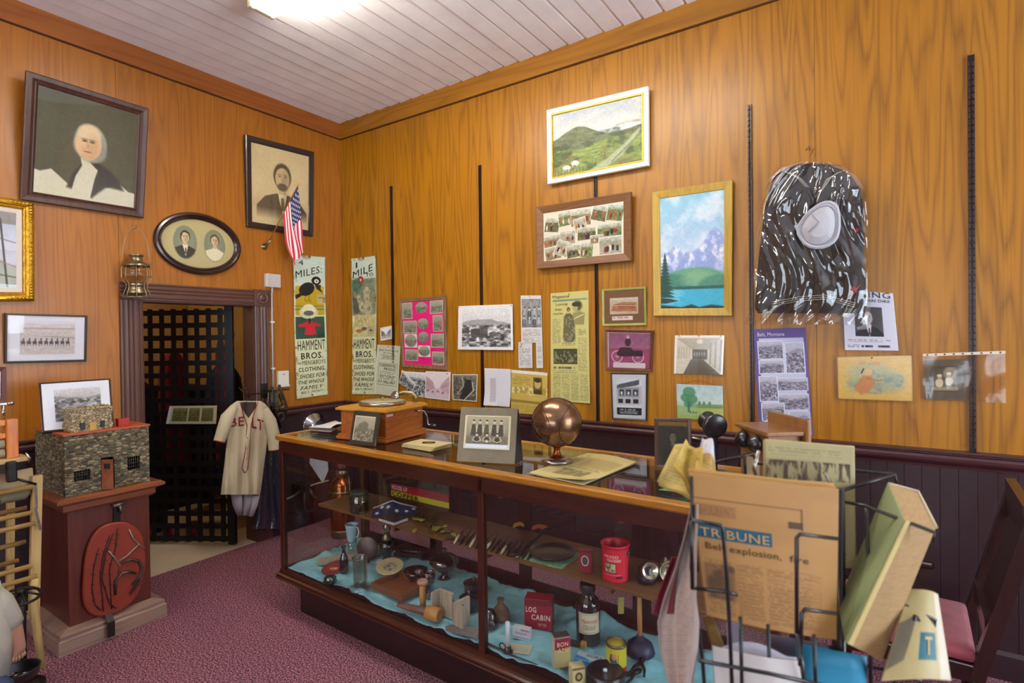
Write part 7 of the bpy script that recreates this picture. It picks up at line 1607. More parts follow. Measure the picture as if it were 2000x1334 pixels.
# newspapers in the back pocket
c = Canvas(140, 130, '#a3986c'); c.grain(6, 4, 4, 9); c.rect(.0, .14, .62, .30, '#7c6c48', .5, soft=.03); c.mix(np.clip((fbm(c.U*26, c.V*9, 4)-.42)*6, 0, 1)*((c.V > .14) & (c.V < .30) & (c.U < .95)), '#3a2a1c', .9); c.textlines(.04, .04, .9, .12, 3, '#5c5438', .3, 3); c.textlines(.04, .64, .9, .98, 14, '#4c4430', .4, 5)
t2, q, f = sheetq('newspaper', 'pale newspaper with dark blurred headlines in the back pocket of the wire rack', 'newspaper', [(1494, 860, K+.03), (1668, 874, K+.02), (1672, 1110, K+.01), (1496, 1110, K+.02)], c, .004)
for k in range(3): mb = MB(); mb.sheet(lambda u, v: q.pt(.02+u*(1.0+.01*k), v-.01+.008*k, -.007-.006*k), 8, 6, .003); mb.build('inner_pages', mat('newsprint_2', '#b09e70', .85), t2)
# newspaper hanging at the left of the rack
c = Canvas(70, 160, '#a8988e'); c.grain(5, 5, 5, 2); c.textlines(.1, .05, .9, .95, 60, '#6c5c5c', .3, 4, ragged=.3); c.rect(.36, 0, .46, 1, '#bcaea4', .6, soft=.05)
L0 = [(1350, 985), (1335, 1050), (1318, 1110), (1296, 1170), (1284, 1215), (1288, 1270), (1304, 1330), (1316, 1390)]; R0 = [(1362, 985), (1360, 1050), (1358, 1110), (1358, 1170), (1364, 1215), (1362, 1270), (1352, 1330), (1345, 1390)]
def hang(u, v):
    s = v*7; i = min(6, int(s)); fr = s-i; a = (L0[i][0]*(1-fr)+L0[i+1][0]*fr, L0[i][1]*(1-fr)+L0[i+1][1]*fr); b = (R0[i][0]*(1-fr)+R0[i+1][0]*fr, R0[i][1]*(1-fr)+R0[i+1][1]*fr)
    return D(a[0]*(1-u)+b[0]*u, a[1]*(1-u)+b[1]*u, 1.10+.05*math.sin(u*4+v*2)+.04*v)
t = thing('newspaper', 'greyish newspaper drooping out of the left side of the wire rack', 'newspaper', hang(.5, 1)); painted(Quad(hang(0, 0), hang(1, 0), hang(1, 1), hang(0, 1)), c, 'sheet', t, None, fn=hang, th=.002)
mb = MB(); mb.sheet(lambda u, v: hang(u*.5, .25+v*.3)+CF*.02+CR*(-.006), 6, 10, .002); mb.build('red_insert', mat('dark_red_paper', '#6c1c28', .7), t)
mb = MB(); mb.sheet(lambda u, v: hang(.55+.4*u, .55+v*.45)+CF*.03+CR*(.010), 6, 10, .002); mb.build('blue_insert', mat('pale_blue_paper', '#9cacd0', .7), t)
# thick bundle in the right pocket
def hexa(name, label, cat, front, depthv, m, mside=None):
    q = Quad(*[D(*a) for a in front]); t = thing(name, label, cat, q.base()); dv = Vector(depthv)
    return t, q, dv
A_, B_, C_, E_ = D(1737, 945, 1.24), D(1768, 1016, 1.12), D(1654, 1256, 1.08), D(1640, 1180, 1.22)
F_, G_ = D(1828, 1030, 1.16), D(1722, 1292, 1.10)
Tp = A_+(F_-B_)
t = thing('bound_book', 'thick green-sided book with a tan page edge, tilted in the right pocket', 'book', C_)
mb = MB(); H_ = E_+(G_-C_); mb._add([A_, B_, C_, E_, Tp, F_, G_, H_], [(0, 3, 2, 1), (4, 5, 6, 7), (1, 2, 6, 5), (0, 1, 5, 4), (3, 7, 6, 2), (0, 4, 7, 3)]); mb.build('page_block', mat('tan_page_edge', '#9c7c50', .8, noise=.12, nscale=40, stretch=(1, 1, 8)), t)
def face(a, b, c2, d, nm, m, o):
    n = (b-a).cross(a-d).normalized(); n = n if n.dot(CAMP-a) > 0 else -n
    mb = MB(); v = [p_+n*o for p_ in (a, b, c2, d)]+[p_+n*.0002 for p_ in (a, b, c2, d)]; mb._add(v, [(0, 1, 2, 3), (7, 6, 5, 4), (0, 4, 5, 1), (1, 5, 6, 2), (2, 6, 7, 3), (3, 7, 4, 0)]); mb.build(nm, m, t)
face(A_, B_, C_, E_, 'green_cover', mat('sage_cover', '#7c8458', .7), .004)
face(B_, B_.lerp(F_, .12), C_.lerp(G_, .12), C_, 'cover_edge', mat('cream_cover_edge', '#b8a468', .7), .003)
mb = MB(); mb.tube([A_, Tp, F_], .004, 6); mb.build('torn_top', mat('torn_paper', '#c4b494', .9), t)
c = Canvas(70, 80, '#a89868'); c.rect(.40, .50, .72, .80, '#1c5c68'); c.poly([(0, .4), (.3, .3), (.2, .8), (0, .9)], '#5c5648', .9); c.rect(.78, 0, 1, 1, '#c8c0b4', .8, soft=.06); c.grain(8, 5, 5, 3)
sheetq('newspaper', 'rolled newspaper with a teal square letter T at the lower right of the rack', 'newspaper', [(1776, 1150, 1.15), (1832, 1160, 1.15), (1858, 1330, 1.05), (1722, 1330, 1.03)], c, .004, None, .02, letters=[('T', .49, .55, .64, .75, '#b89c5c', .04)])
# papers in the lower front pocket
c = Canvas(120, 60, '#c0b8b4'); c.rect(0, .62, 1, 1, '#221e1e'); c.mix(np.clip((fbm(c.U*10, c.V*9, 4)-.55)*9, 0, 1)*(c.V > .66), '#a8a4a0', .8); c.rect(0, .58, 1, .63, '#a89c94')
sheetq('magazine', 'white curled booklet with a black patterned lower edge, bottom of the rack', 'magazine', [(1392, 1262, 1.10), (1570, 1292, 1.10), (1576, 1392, 1.08), (1400, 1390, 1.08)], c, .006, None, .03)
mb = MB(); q = Quad(D(1400, 1268, 1.14), D(1556, 1284, 1.14), D(1556, 1370, 1.13), D(1400, 1370, 1.13)); mb.sheet(lambda u, v: q.pt(u, v-.22*math.sin(PI*min(1, u*1.15))*(1-v), 0), 18, 8, .002)
solo(mb, 'paper_sheet', mat('white_sheet', '#c8c4d0', .7), 'arched white sheet behind the white booklet in the rack', 'paper', q.base())
for (cs, col, lab) in ((((1556, 1256, 1.17), (1692, 1282, 1.17), (1692, 1400, 1.15), (1556, 1400, 1.15)), '#1c84a8', 'bright turquoise folder at the bottom of the rack'), (((1372, 1205, 1.19), (1392, 1200, 1.19), (1440, 1330, 1.17), (1415, 1345, 1.17)), '#8c6c34', 'narrow brown card leaning in the lower front pocket'), (((1500, 1238, 1.21), (1632, 1262, 1.21), (1640, 1345, 1.20), (1504, 1330, 1.20)), '#6c6478', 'grey-violet folder behind the turquoise one'), (((1420, 1215, 1.22), (1448, 1218, 1.22), (1462, 1400, 1.2), (1424, 1400, 1.2)), '#a4a0b4', 'pale grey sheet upright behind the front newspaper')):
    q = Quad(*[D(*a) for a in cs]); mb = MB(); mb.sheet(lambda u, v: q.pt(u, v), 4, 4, .003); solo(mb, 'paper_folder', mat('folder_'+col[1:], col, .6), lab, 'folder', q.base())

# ---- dark wooden chair at the right edge
M_ch = wood_mat('chair_mahogany', '#120705', '#2c100a', .3, 'Z', 1.5, 5, .5, coat=.4)
cs = Vector((4.45, -.56, 0)); B = Matrix.Translation(cs) @ RZ(-2)
t = thing('chair', 'dark wooden chair with a pink damask seat at the right edge', 'chair', cs)
mb = MB(B); mb.bbox((-.24, -.24, .41), (.235, .25, .46), .02); mb.build('seat', mat('pink_damask', '#94404c', .6, noise=.25, nscale=14, bump=.2, bscale=14, sheen=.3), t)
mb = MB(B); mb.bbox((-.25, -.25, .34), (.245, .26, .41), .006); mb.build('seat_rail', M_ch, t)
for x, y in ((-.225, -.225), (-.225, .235), (.225, -.225), (.225, .235)): mb = MB(B); mb.tube([(x, y, .35), (x, y, .2), (x*1.05, y*1.05, 0)], [.026, .022, .016], 10); mb.build('leg', M_ch, t)
for y in (-.235, .245):
    mb = MB(B); mb.beam((.235, y, .36), (.40, y, 1.02), .045, .055, (0, 1, 0)); mb.build('back_post', M_ch, t)
mb = MB(B); mb.beam((.06, .27, .44), (.07, .27, .58), .03, .035, (1, 0, 0)); mb.bbox((.02, .25, .575), (.12, .29, .61), .012); mb.build('arm_stub', M_ch, t)
mb = MB(B); mb.beam((.275, -.22, .54), (.275, .23, .54), .03, .09); mb.build('lower_rail', M_ch, t)
mb = MB(B); mb.beam((.385, -.24, .97), (.385, .25, .97), .035, .16); mb.build('crest_rail', M_ch, t)
mb = MB(B); mb.beam((.29, 0, .58), (.375, 0, .92), .26, .014, (1, 0, 0)); mb.build('splat', M_ch, t)

# ================================================================== pedestal and the things on it
M_ped = wood_mat('pedestal_mahogany', '#200c08', '#5c281c', .35, 'Z', 1.5, 5, .5, coat=.2); M_pedx = wood_mat('pedestal_top_wood', '#3a160c', '#84482c', .3, 'Y', 1.5, 5, .5, coat=.3)
M_pbase = wood_mat('pedestal_base_wood', '#4c3228', '#8a6e60', .45, 'Y', 2, 5, .5)
PXc, PYc = .42, -2.21
t = thing('pedestal', 'square mahogany pedestal with a moulded top and wide worn base', 'pedestal', (PXc, PYc, 0))
def sqloop(hx, hy, z): return [Vector(p) for p in ((PXc-hx, PYc-hy, z), (PXc+hx, PYc-hy, z), (PXc+hx, PYc+hy, z), (PXc-hx, PYc+hy, z))]
mb = MB(); mb.ring([sqloop(.28, .27, 0), sqloop(.28, .27, .075), sqloop(.275, .265, .082), sqloop(.27, .26, .084), sqloop(.272, .262, .10), sqloop(.27, .26, .105), sqloop(.19, .18, .135), sqloop(.1, .1, .135)]); mb._add(sqloop(.28, .27, 0), [(0, 1, 2, 3)]); mb.build('base', M_pbase, t)
mb = MB(); mb.bbox((PXc-.225, PYc-.205, .12), (PXc+.225, PYc+.205, .76), .004); mb.build('column', M_ped, t)
mb = MB(); mb.ring([sqloop(.2, .18, .755), sqloop(.235, .215, .755), sqloop(.25, .23, .77), sqloop(.25, .23, .80), sqloop(.275, .255, .812), sqloop(.29, .268, .82), sqloop(.29, .268, .835), sqloop(.27, .25, .845), sqloop(.01, .01, .845)]); mb.build('top', M_pedx, t)
# model stone building
def stone_mat(name, sc, cols):
    m = bpy.data.materials.new(name); m.use_nodes = True; nt = m.node_tree; N = nt.nodes; L = nt.links; b = N['Principled BSDF']
    tc = N.new('ShaderNodeTexCoord'); mp = N.new('ShaderNodeMapping'); mp.inputs['Scale'].default_value = (sc, sc, sc*2.3); L.new(tc.outputs['Object'], mp.inputs['Vector'])
    v = N.new('ShaderNodeTexVoronoi'); L.new(mp.outputs[0], v.inputs['Vector']); v.inputs['Scale'].default_value = 1
    e = N.new('ShaderNodeTexVoronoi'); e.feature = 'DISTANCE_TO_EDGE'; e.inputs['Scale'].default_value = 1; L.new(mp.outputs[0], e.inputs['Vector'])
    r = N.new('ShaderNodeValToRGB'); r.color_ramp.interpolation = 'CONSTANT'
    for i, c_ in enumerate(cols):
        el = r.color_ramp.elements[i] if i < 2 else r.color_ramp.elements.new(i/len(cols)); el.position = i/len(cols); el.color = (*lin(c_), 1)
    sp = N.new('ShaderNodeSeparateColor'); L.new(v.outputs['Color'], sp.inputs[0]); L.new(sp.outputs[0], r.inputs['Fac'])
    er = N.new('ShaderNodeMath'); er.operation = 'LESS_THAN'; er.inputs[1].default_value = .06; L.new(e.outputs['Distance'], er.inputs[0])
    mx = N.new('ShaderNodeMixRGB'); L.new(er.outputs[0], mx.inputs['Fac']); L.new(r.outputs['Color'], mx.inputs['Color1']); mx.inputs['Color2'].default_value = (*lin(cols[0]), 1)
    L.new(mx.outputs['Color'], b.inputs['Base Color']); b.inputs['Roughness'].default_value = .85
    bp = N.new('ShaderNodeBump'); bp.inputs['Strength'].default_value = .8; bp.inputs['Distance'].default_value = .01; mn = N.new('ShaderNodeMath'); mn.operation = 'MINIMUM'; mn.inputs[1].default_value = .25; L.new(e.outputs['Distance'], mn.inputs[0]); L.new(mn.outputs[0], bp.inputs['Height']); L.new(bp.outputs[0], b.inputs['Normal'])
    MATS[name] = m; return m
M_stone = stone_mat('model_stonework', 38, ['#3c3628', '#5c5440', '#70664e', '#4c4432', '#7c725a', '#6c5c3c', '#58523e', '#8a7e62'])
x0, x1, y0, y1, z0 = .19, .655, -2.425, -2.005, .846; H_ = .335
t = thing('model_building', 'model stone building with barred windows and an open door on the pedestal', 'model house', ((x0+x1)/2, (y0+y1)/2, z0))
w = y1-y0; dY0, dY1, dz = y0+w*.40, y0+w*.56, .185
mb = MB(); mb.box((x0, y0, z0), (x0+.02, y1, z0+H_)); mb.box((x0+.02, y0, z0), (x1-.022, y0+.02, z0+H_)); mb.box((x0+.02, y1-.02, z0), (x1-.022, y1, z0+H_))
def fw(a, b, za, zb): mb.box((x1-.022, a, z0+za), (x1, b, z0+zb))
win = [(y0+w*.10, y0+w*.28, .075, .135), (y0+w*.72, y0+w*.88, .085, .165)]
fw(y0, win[0][0], 0, H_); fw(win[0][0], win[0][1], 0, win[0][2]); fw(win[0][0], win[0][1], win[0][3], H_); fw(win[0][1], dY0, 0, H_); fw(dY0, dY1, dz, H_); fw(dY1, win[1][0], 0, H_); fw(win[1][0], win[1][1], 0, win[1][2]); fw(win[1][0], win[1][1], win[1][3], H_); fw(win[1][1], y1, 0, H_)
mb.build('stone_walls', M_stone, t)
mb = MB(); mb.box((x0+.02, y0+.02, z0), (x1-.022, y1-.02, z0+.006)); mb.build('floor_board', M_ped, t)
mb = MB(); mb.bbox((x0-.006, y0-.006, z0+H_), (x1+.006, y1+.006, z0+H_+.012), .002); mb.build('roof', wood_mat('red_roof_board', '#6a2410', '#a84c24', .45, 'Y', 2, 5, .5), t)
for a, b, za, zb in win:
    mb = MB()
    for k in range(1, 6): yy = a+(b-a)*k/6; mb.cyl((x1-.006, yy, z0+za), (x1-.006, yy, z0+zb), .0011, 5)
    for k in range(1, 4): zz = z0+za+(zb-za)*k/4; mb.cyl((x1-.004, a, zz), (x1-.004, b, zz), .0009, 5)
    mb.build('window_bars', M_tool, t)
mb = MB(); mb.beam((x1+.002, dY0+.004, z0+.09), (x1+.05, dY0+.042, z0+.09), .006, .17); d_ = mb.build('door', M_pedx, t)
mb = MB(); mb.beam((x1+.020, dY0+.010, z0+.14), (x1+.042, dY0+.027, z0+.14), .009, .03); mb.build('door_grille', M_iron, d_)
# pebble cottage on its roof, red block, leaning photo
zr = z0+H_+.0125; p = onZ(163, 842, zr); a_ = onZ(128, 842, zr)
M_peb = stone_mat('pebble_work', 110, ['#6c5c44', '#b8a67c', '#d4c8a8', '#8c7a5c', '#a89878', '#e0d4b4', '#7c7058', '#c4ac84'])
cp = Vector((.56, -2.285, zr)); t = thing('pebble_house', 'small pebble-covered model cottage standing on the model building roof', 'model house', cp); B = Matrix.Translation(cp) @ RZ(90)
mb = MB(B); bm_pts = lambda u, v: None
mb.surf(lambda u, v: Vector(((.098+.006*math.sin(v*9))*[-1, 1, 1, -1, -1][int(u*4+.001)], (.062)*[-1, -1, 1, 1, -1][int(u*4+.001)], v*.125)), 4, 10, False); mb.box((-.094, -.058, .09), (.094, .058, .122)); mb.box((-.10, -.064, 0), (.10, -.058, .02))
mb.build('pebble_walls', M_peb, t)
mb = MB(B); rg = random.Random(2)
for k in range(46):
    ed = k % 4; q_ = rg.uniform(-1, 1); mb.ball(((.1*q_ if ed < 2 else .1*(1 if ed == 2 else -1)), (.063*(1 if ed == 0 else -1) if ed < 2 else .063*q_), .124+rg.random()*.006), .007, 6)
o = mb.build('parapet_pebbles', M_peb, t); o['kind'] = 'stuff'
mb = MB(B); mb.bbox((-.03, -.068, .122), (.09, -.058, .130), .001); mb.bbox((-.012, -.070, 0), (.018, -.064, .045), .001); mb.build('wooden_trim', mat('yellow_strip', '#b89440', .5), t)
for s in (-.045, .05): mb = MB(B); mb.box((s-.011, -.070, .012), (s+.011, -.064, .05)); mb.build('window', M_blk, t)
p = onZ(240, 831, zr); mb = MB(); mb.bbox((p.x-.02, p.y-.03, zr), (p.x+.02, p.y+.028, zr+.042), .002); solo(mb, 'red_block', mat('red_paint', '#9c2420', .6), 'small red wooden block near the right end of the model roof', 'block', (p.x, p.y, zr))
q = Quad(onL(75, 748, .30), onL(216, 739, .40), onZ(223, 832, 1.197), onZ(82, 845, 1.197)); c = Canvas(140, 96, '#ccd0da', q.w/q.h); i_ = bw_land(100, 66, 77, 30, 190, .30); i_.rect(0, .55, 1, 1, '#3c3c44', .35, soft=.1)
for k in range(60): rg2 = random.Random(k); i_.rect(rg2.random(), .4+.35*rg2.random(), rg2.random()*.03+rg2.random(), .42+.3*rg2.random(), '#c4c8d4', .25)
c.paste(i_, .17, .14, .86, .85)
t = thing('picture_frame', 'thin-framed photo of a town leaning on the wall behind the pebble cottage', 'picture frame', q.base(), PI/2)
frame_part(q, [(0, -.016), (0, 0), (.003, .001), (.009, .001), (.012, -.004)], MATS['bronze_moulding'], t); slab(q.inset(.004), .014, 'backing_board', M_back, t); painted(q.inset(.011), c, 'photo', t, None, -.004+.005); glaze(q, .011, .0015, t)
# red oval board on its strap
XB = PXc+.225
t = thing('barbed_wire_board', 'red oval board with barbed wire samples and a horseshoe, hung on the pedestal', 'display board', onL(205, 1195, XB+.03), PI/2)
bp_ = [(228, 1020), (252, 1022), (275, 1040), (283, 1070), (284, 1110), (274, 1150), (252, 1182), (220, 1200), (190, 1204), (170, 1192), (162, 1165), (164, 1120), (170, 1075), (185, 1042), (205, 1026)]
pts = [onL(a, b, XB+.035) for a, b in bp_]; sm_ = []
n_ = len(pts)
for i in range(n_):
    p0, p1, p2, p3 = pts[i-1], pts[i], pts[(i+1) % n_], pts[(i+2) % n_]
    for s in (0, .33, .66): sm_.append(.5*((2*p1)+(-p0+p2)*s+(2*p0-5*p1+4*p2-p3)*s*s+(-p0+3*p1-3*p2+p3)*s**3))
n_ = len(sm_); cen = sum(sm_, Vector())/n_
mb = MB(); mb.ring([[p+Vector((-.018, 0, 0)) for p in sm_], sm_, [cen+(p-cen)*.97+Vector((.004, 0, 0)) for p in sm_]]); mb._add([cen+(p-cen)*.97+Vector((.004, 0, 0)) for p in sm_]+[p+Vector((-.018, 0, 0)) for p in sm_], [tuple(range(n_)), tuple(reversed(range(n_, 2*n_)))]); mb.build('board', mat('red_board_paint', '#7e260e', .55, noise=.12, nscale=10), t)
M_rust = mat('rusty_wire', '#3c2018', .6, metal=.3); XW = XB+.044
def W(px, py, o=0): return onL(px, py, XW+o)
for l in ([(193, 1070), (183, 1110), (180, 1150), (185, 1180), (196, 1192)], [(214, 1046), (202, 1085), (196, 1125), (200, 1165), (202, 1194)], [(230, 1032), (226, 1070), (214, 1110), (216, 1150), (218, 1190)], [(221, 1042), (207, 1080), (199, 1130), (214, 1180), (226, 1188)]):
    mb = MB(); pts = [W(*a) for a in l]; mb.tube(pts, .0026, 6)
    for i in range(len(pts)-1):
        for s in (.3, .8):
            c_ = pts[i].lerp(pts[i+1], s); mb.tube([c_+Vector((.002, -.010, .007)), c_, c_+Vector((.004, .010, -.006))], .0016, 5)
    mb.build('barbed_wire', M_rust, t)
mb = MB(); mb.tube([W(252, 1034), W(260, 1052), W(272, 1062), W(256, 1078), W(248, 1086), W(229, 1098)], [.004, .005, .005, .005, .005, .004], 7); mb.tube([W(212, 1076), W(224, 1090), W(234, 1104), W(232, 1120)], .0045, 7); mb.tube([W(268, 1060), W(282, 1072)], .004, 6); mb.build('zigzag_wire', mat('pale_metal', '#8c7c68', .4, metal=.6), t)
for cs_, lab in (([(226, 1162), (226, 1135), (238, 1120), (252, 1116), (266, 1120)], 0), ([(238, 1100), (256, 1092), (272, 1096), (278, 1110), (272, 1128), (258, 1142)], 0), ([(278, 1110), (274, 1134), (254, 1160)], 0)):
    mb = MB(); mb.tube([W(*a, .004) for a in cs_], [.006]+[.008]*(len(cs_)-2)+[.006], 8); mb.build('horseshoe_bar', mat('horseshoe_iron', '#4c4038', .45, metal=.6), t)
t = thing('iron_strap', 'black iron strap hook hanging over the pedestal behind the red board', 'strap', onL(205, 1245, XB+.06), PI/2)
mb = MB(); yy = onL(228, 1000, XB).y; yb = onL(206, 1200, XB).y; zt_ = onL(230, 985, XB+.01).z
mb.beam((XB+.012, yy, zt_), (XB+.012, yy-.02, .35), .035, .006, (1, 0, 0)); mb.beam((XB+.012, yb, .34), (XB+.03, yb, .14), .035, .006, (1, 0, 0)); mb.beam((XB+.03, yb, .142), (XB+.085, yb-.004, .10), .035, .006, (0, 0, 1)); mb.beam((XB+.087, yb-.004, .105), (XB+.087, yb-.004, .02), .035, .006, (1, 0, 0)); mb.build('strap', M_iron, t)
mb = MB(); mb.cyl((XB+.03, yy-.03, zt_), (XB+.03, yy+.03, zt_+.004), .012, 12); mb.tube([(XB+.02, yy, zt_), (XB+.05, yy, zt_-.01), (XB+.045, yy+.01, zt_-.05)], .006, 8); mb.build('hook', M_tool, t)

# ---- wooden wringer on a folding clothes rack at the left edge
def Z_(px, py, x): return onL(px, py, x)
M_or = wood_mat('orange_varnished_wood', '#8a3c10', '#c87428', .35, 'Z', 2, 5, .5, coat=.3); M_pine = wood_mat('old_pine', '#7c6038', '#b49660', .5, 'Z', 2, 5, .5); M_dow = mat('dowel_wood', '#9c7c48', .5, noise=.1)
XL = .82
def yz(px, py, x=XL): v = onL(px, py, x); return v.y, v.z
ye, zt_ = yz(36, 818); _, zb_ = yz(36, 893)
t = thing('clothes_wringer', 'orange wooden clothes wringer with cream rollers at the left edge', 'wringer', (XL, ye-.2, zb_-.03), PI/2)
mb = MB(); mb.bbox((XL-.06, ye-.045, zb_), (XL, ye, zt_), .004); mb.build('end_post', M_or, t)
mb = MB(); mb.bbox((XL-.05, ye-.55, zt_-.03), (XL-.01, ye-.045, zt_), .004); mb.build('top_bar', M_or, t)
mb = MB(); mb.bbox((XL-.05, ye-.55, zb_+.10), (XL-.01, ye-.045, zb_+.125), .004); mb.build('middle_bar', M_or, t)
for k, z in enumerate((zb_+.028, zb_+.073)): mb = MB(); mb.cyl((XL-.03, ye-.55, z), (XL-.03, ye-.05, z), .022, 18); mb.build('roller', mat('rubber_roller', '#a89c80', .6), t)
mb = MB(); y_, z_ = yz(10, 790); mb.cyl((XL-.03, y_, zt_), (XL-.03, y_, zt_+.07), .007, 10)
for s in (-1, 1): mb.ball((XL-.03, y_+s*.028, zt_+.078), .018, 12, Matrix.Scale(.6, 4, (0, 0, 1)))
mb.bbox((XL-.035, y_-.035, zt_+.07), (XL-.025, y_+.035, zt_+.084), .003); mb.build('wing_screw', M_nick, t)
mb = MB(); mb.bbox((XL-.10, ye-.58, zb_-.022), (XL+.02, ye+.035, zb_), .004); mb.build('drip_board', M_pine, t)
mb = MB(); mb.tube([(XL+.02, ye+.02, zb_+.02), (XL+.03, ye+.035, zb_-.01), (XL+.02, ye+.03, zb_-.03)], .005, 8); mb.build('wire_hook', M_nick, t)
y2, z2_ = yz(40, 780+1110/7.41, XL); 
t = thing('clothes_rack', 'folding wooden clothes drying rack with rows of dowels at the left edge', 'drying rack', (XL, ye-.1, 0), PI/2)
ya, za = yz(76, 930); yb_, zb2 = yz(70, 1210)
mb = MB(); mb.beam((XL-.03, ya, za), (XL-.03, yb_, zb2), .04, .03, (1, 0, 0)); mb.build('side_rail', M_pine, t)
yc, zc_ = yz(68, 1130); mb = MB(); mb.tube([(XL, yc, zc_), (XL+.02, yz(64, 1180)[0], yz(64, 1180)[1]), (XL+.03, yz(70, 1240)[0], yz(70, 1240)[1]), (XL+.03, yz(78, 1300)[0], max(.015, yz(78, 1300)[1]))], [.018, .018, .018, .017], 8); mb.build('leg', M_pine, t)
mb = MB(); mb.beam((XL-.32, ya-.03, za), (XL-.32, yb_-.03, 0), .03, .03, (1, 0, 0)); mb.build('leg', M_pine, t)
mb = MB(); mb.beam((XL-.32, ya-.85, za), (XL-.32, yb_-.85, 0), .03, .03, (1, 0, 0)); mb.build('leg', M_pine, t)
for k, (px, py, dx) in enumerate(((64, 951, 0), (52, 992, -.12), (62, 1001, 0), (68, 1022, 0), (50, 1058, -.12), (36, 1095, -.2), (62, 1105, 0), (72, 1125, 0), (30, 1165, -.1))):
    y_, z_ = yz(px, py, XL+dx); mb = MB(); mb.cyl((XL+dx, y_-.6, z_), (XL+dx, y_, z_), .012, 10); mb.build('dowel', M_dow, t)
mb = MB(); y_, z_ = yz(68, 955); mb.beam((XL+.015, y_, z_+.03), (XL+.015, y_+.002, z_-.10), .010, .004, (1, 0, 0)); mb.beam((XL+.02, y_-.005, z_-.09), (XL+.02, y_+.015, z_-.21), .010, .004, (1, 0, 0)); mb.build('iron_link', M_tool, t)
ybd, zbd = yz(74, 925, XL-.06); t = thing('wooden_board', 'pale printed wooden board behind the iron clamp on the drying rack', 'board', (XL-.06, ybd-.3, zbd-.15), PI/2)
mb = MB(); mb.beam((XL-.06, ybd-.6, zbd-.06), (XL-.06, ybd-.02, zbd-.03), .02, .13); mb.build('board', mat('pale_board', '#a08c64', .7, noise=.2, nscale=12), t)
L = Letters(Quad(Vector((XL-.0495, ybd-.45, zbd+.02)), Vector((XL-.0495, ybd-.05, zbd+.02)), Vector((XL-.0495, ybd-.05, zbd-.11)), Vector((XL-.0495, ybd-.45, zbd-.11))), .0006); L.put('LINEN', .1, .3, .62, .7, '#5c4a30', .03); L.build(t)
y_, z_ = yz(22, 925, XL+.03); t = thing('iron_clamp', 'dark iron clamp screwed on the edge of the wringer drip board', 'clamp', (XL+.03, y_, z_-.06), PI/2)
mb = MB(); mb.bbox((XL+.01, y_-.02, z_-.04), (XL+.05, y_+.02, z_+.06), .008); mb.cyl((XL+.03, y_, z_-.02), (XL+.05, y_+.09, z_-.07), .006, 8); mb.build('clamp_body', M_iron, t)
sl = Quad(onL(0, 965, XL-.03), onL(60, 950, XL-.03), onL(50, 975, XL-.03), onL(0, 985, XL-.03))
mb = MB(); mb.sheet(lambda u, v: sl.pt(u, v)+Vector((.02*math.sin(PI*v), 0, 0)), 8, 6, .004); solo(mb, 'canvas_cloth', mat('grey_green_canvas', '#6c6650', .8), 'grey-green cloth strip draped over the topmost dowel', 'cloth', sl.base(), PI/2)
# ---- figure at the left edge: a doll reaching into a black pot
XD = 1.12
t = thing('doll', 'doll in a cream shirt reaching its hand into a black pot, at the left edge', 'doll', (XD, onL(-20, 1334, XD).y, 0))
M_sk = mat('doll_skin', '#b08068', .5); M_sh = mat('doll_shirt', '#a8a498', .85, bump=.2, bscale=60)
def Dd(px, py, x=XD): return onL(px, py, x)
sh_, el, wr, hd = Dd(-40, 1175), Dd(18, 1225), Dd(36, 1262), Dd(38, 1282)
mb = MB(); mb.tube([sh_, Dd(-10, 1190), Dd(14, 1212), Dd(24, 1222)], [.085, .075, .055, .045], 18); mb.tube([Dd(-60, 1150), Dd(-55, 1260), Dd(-50, 1334)], [.10, .13, .12], 20); mb.build('shirt', M_sh, t)
bmv = []; me = bpy.data.meshes.new('arm'); 
def skin(nm, verts, edges, radii, m, parent, root=0):
    me = bpy.data.meshes.new(nm); inv = wm(parent).inverted(); me.from_pydata([inv @ Vector(v) for v in verts], edges, []); me.materials.append(m)
    o = bpy.data.objects.new(nm, me); COL.objects.link(o); o.parent = parent
    sk = o.modifiers.new('skin', 'SKIN'); sb = o.modifiers.new('subsurf', 'SUBSURF'); sb.levels = 2; sb.render_levels = 2
    for i, r_ in enumerate(radii): me.skin_vertices[0].data[i].radius = (r_, r_)
    me.skin_vertices[0].data[root].use_root = True; sk.use_smooth_shade = True; return o
fw_ = (hd-wr)
V_ = [Dd(8, 1205), Dd(22, 1228), wr, wr.lerp(hd, .6)]; E_ = [(0, 1), (1, 2), (2, 3)]; R_ = [.052, .044, .028, .026]
for k, (dx, dy, ln) in enumerate(((.012, -.022, .8), (.006, -.012, 1.0), (0, -.001, 1.05), (-.006, .010, .95), (-.010, .018, .75))):
    b0 = V_[3]+Vector((dx, dy, -.006)); i0 = len(V_); V_ += [b0, b0+Vector((.006, dy*.2, -.016*ln)), b0+Vector((-.002, dy*.1, -.030*ln))]; E_ += [(3, i0), (i0, i0+1), (i0+1, i0+2)]; R_ += [.0065, .006, .005]
skin('arm', V_, E_, R_, M_sk, t)
mb = MB(); mb.tube([Dd(-70, 1334, XD), Dd(-60, 1400, XD)], .1, 16); pc = Dd(33, 1306, XD+.03)
mb = MB(); mb.ball(Dd(-60, 1080), .085, 24, None, 1.15); mb.tube([Dd(-60, 1105), Dd(-58, 1150)], .035, 12); mb.build('head', M_sk, t)
mb = MB(); mb.tube([Dd(-60, 1320, XD), Dd(0, 1345, XD+.1), Dd(-10, 1420, XD+.15)], [.06, .05, .04], 12); mb.build('trousers', mat('blue_denim', '#2c3450', .8), t)
pz = pc.z-.005
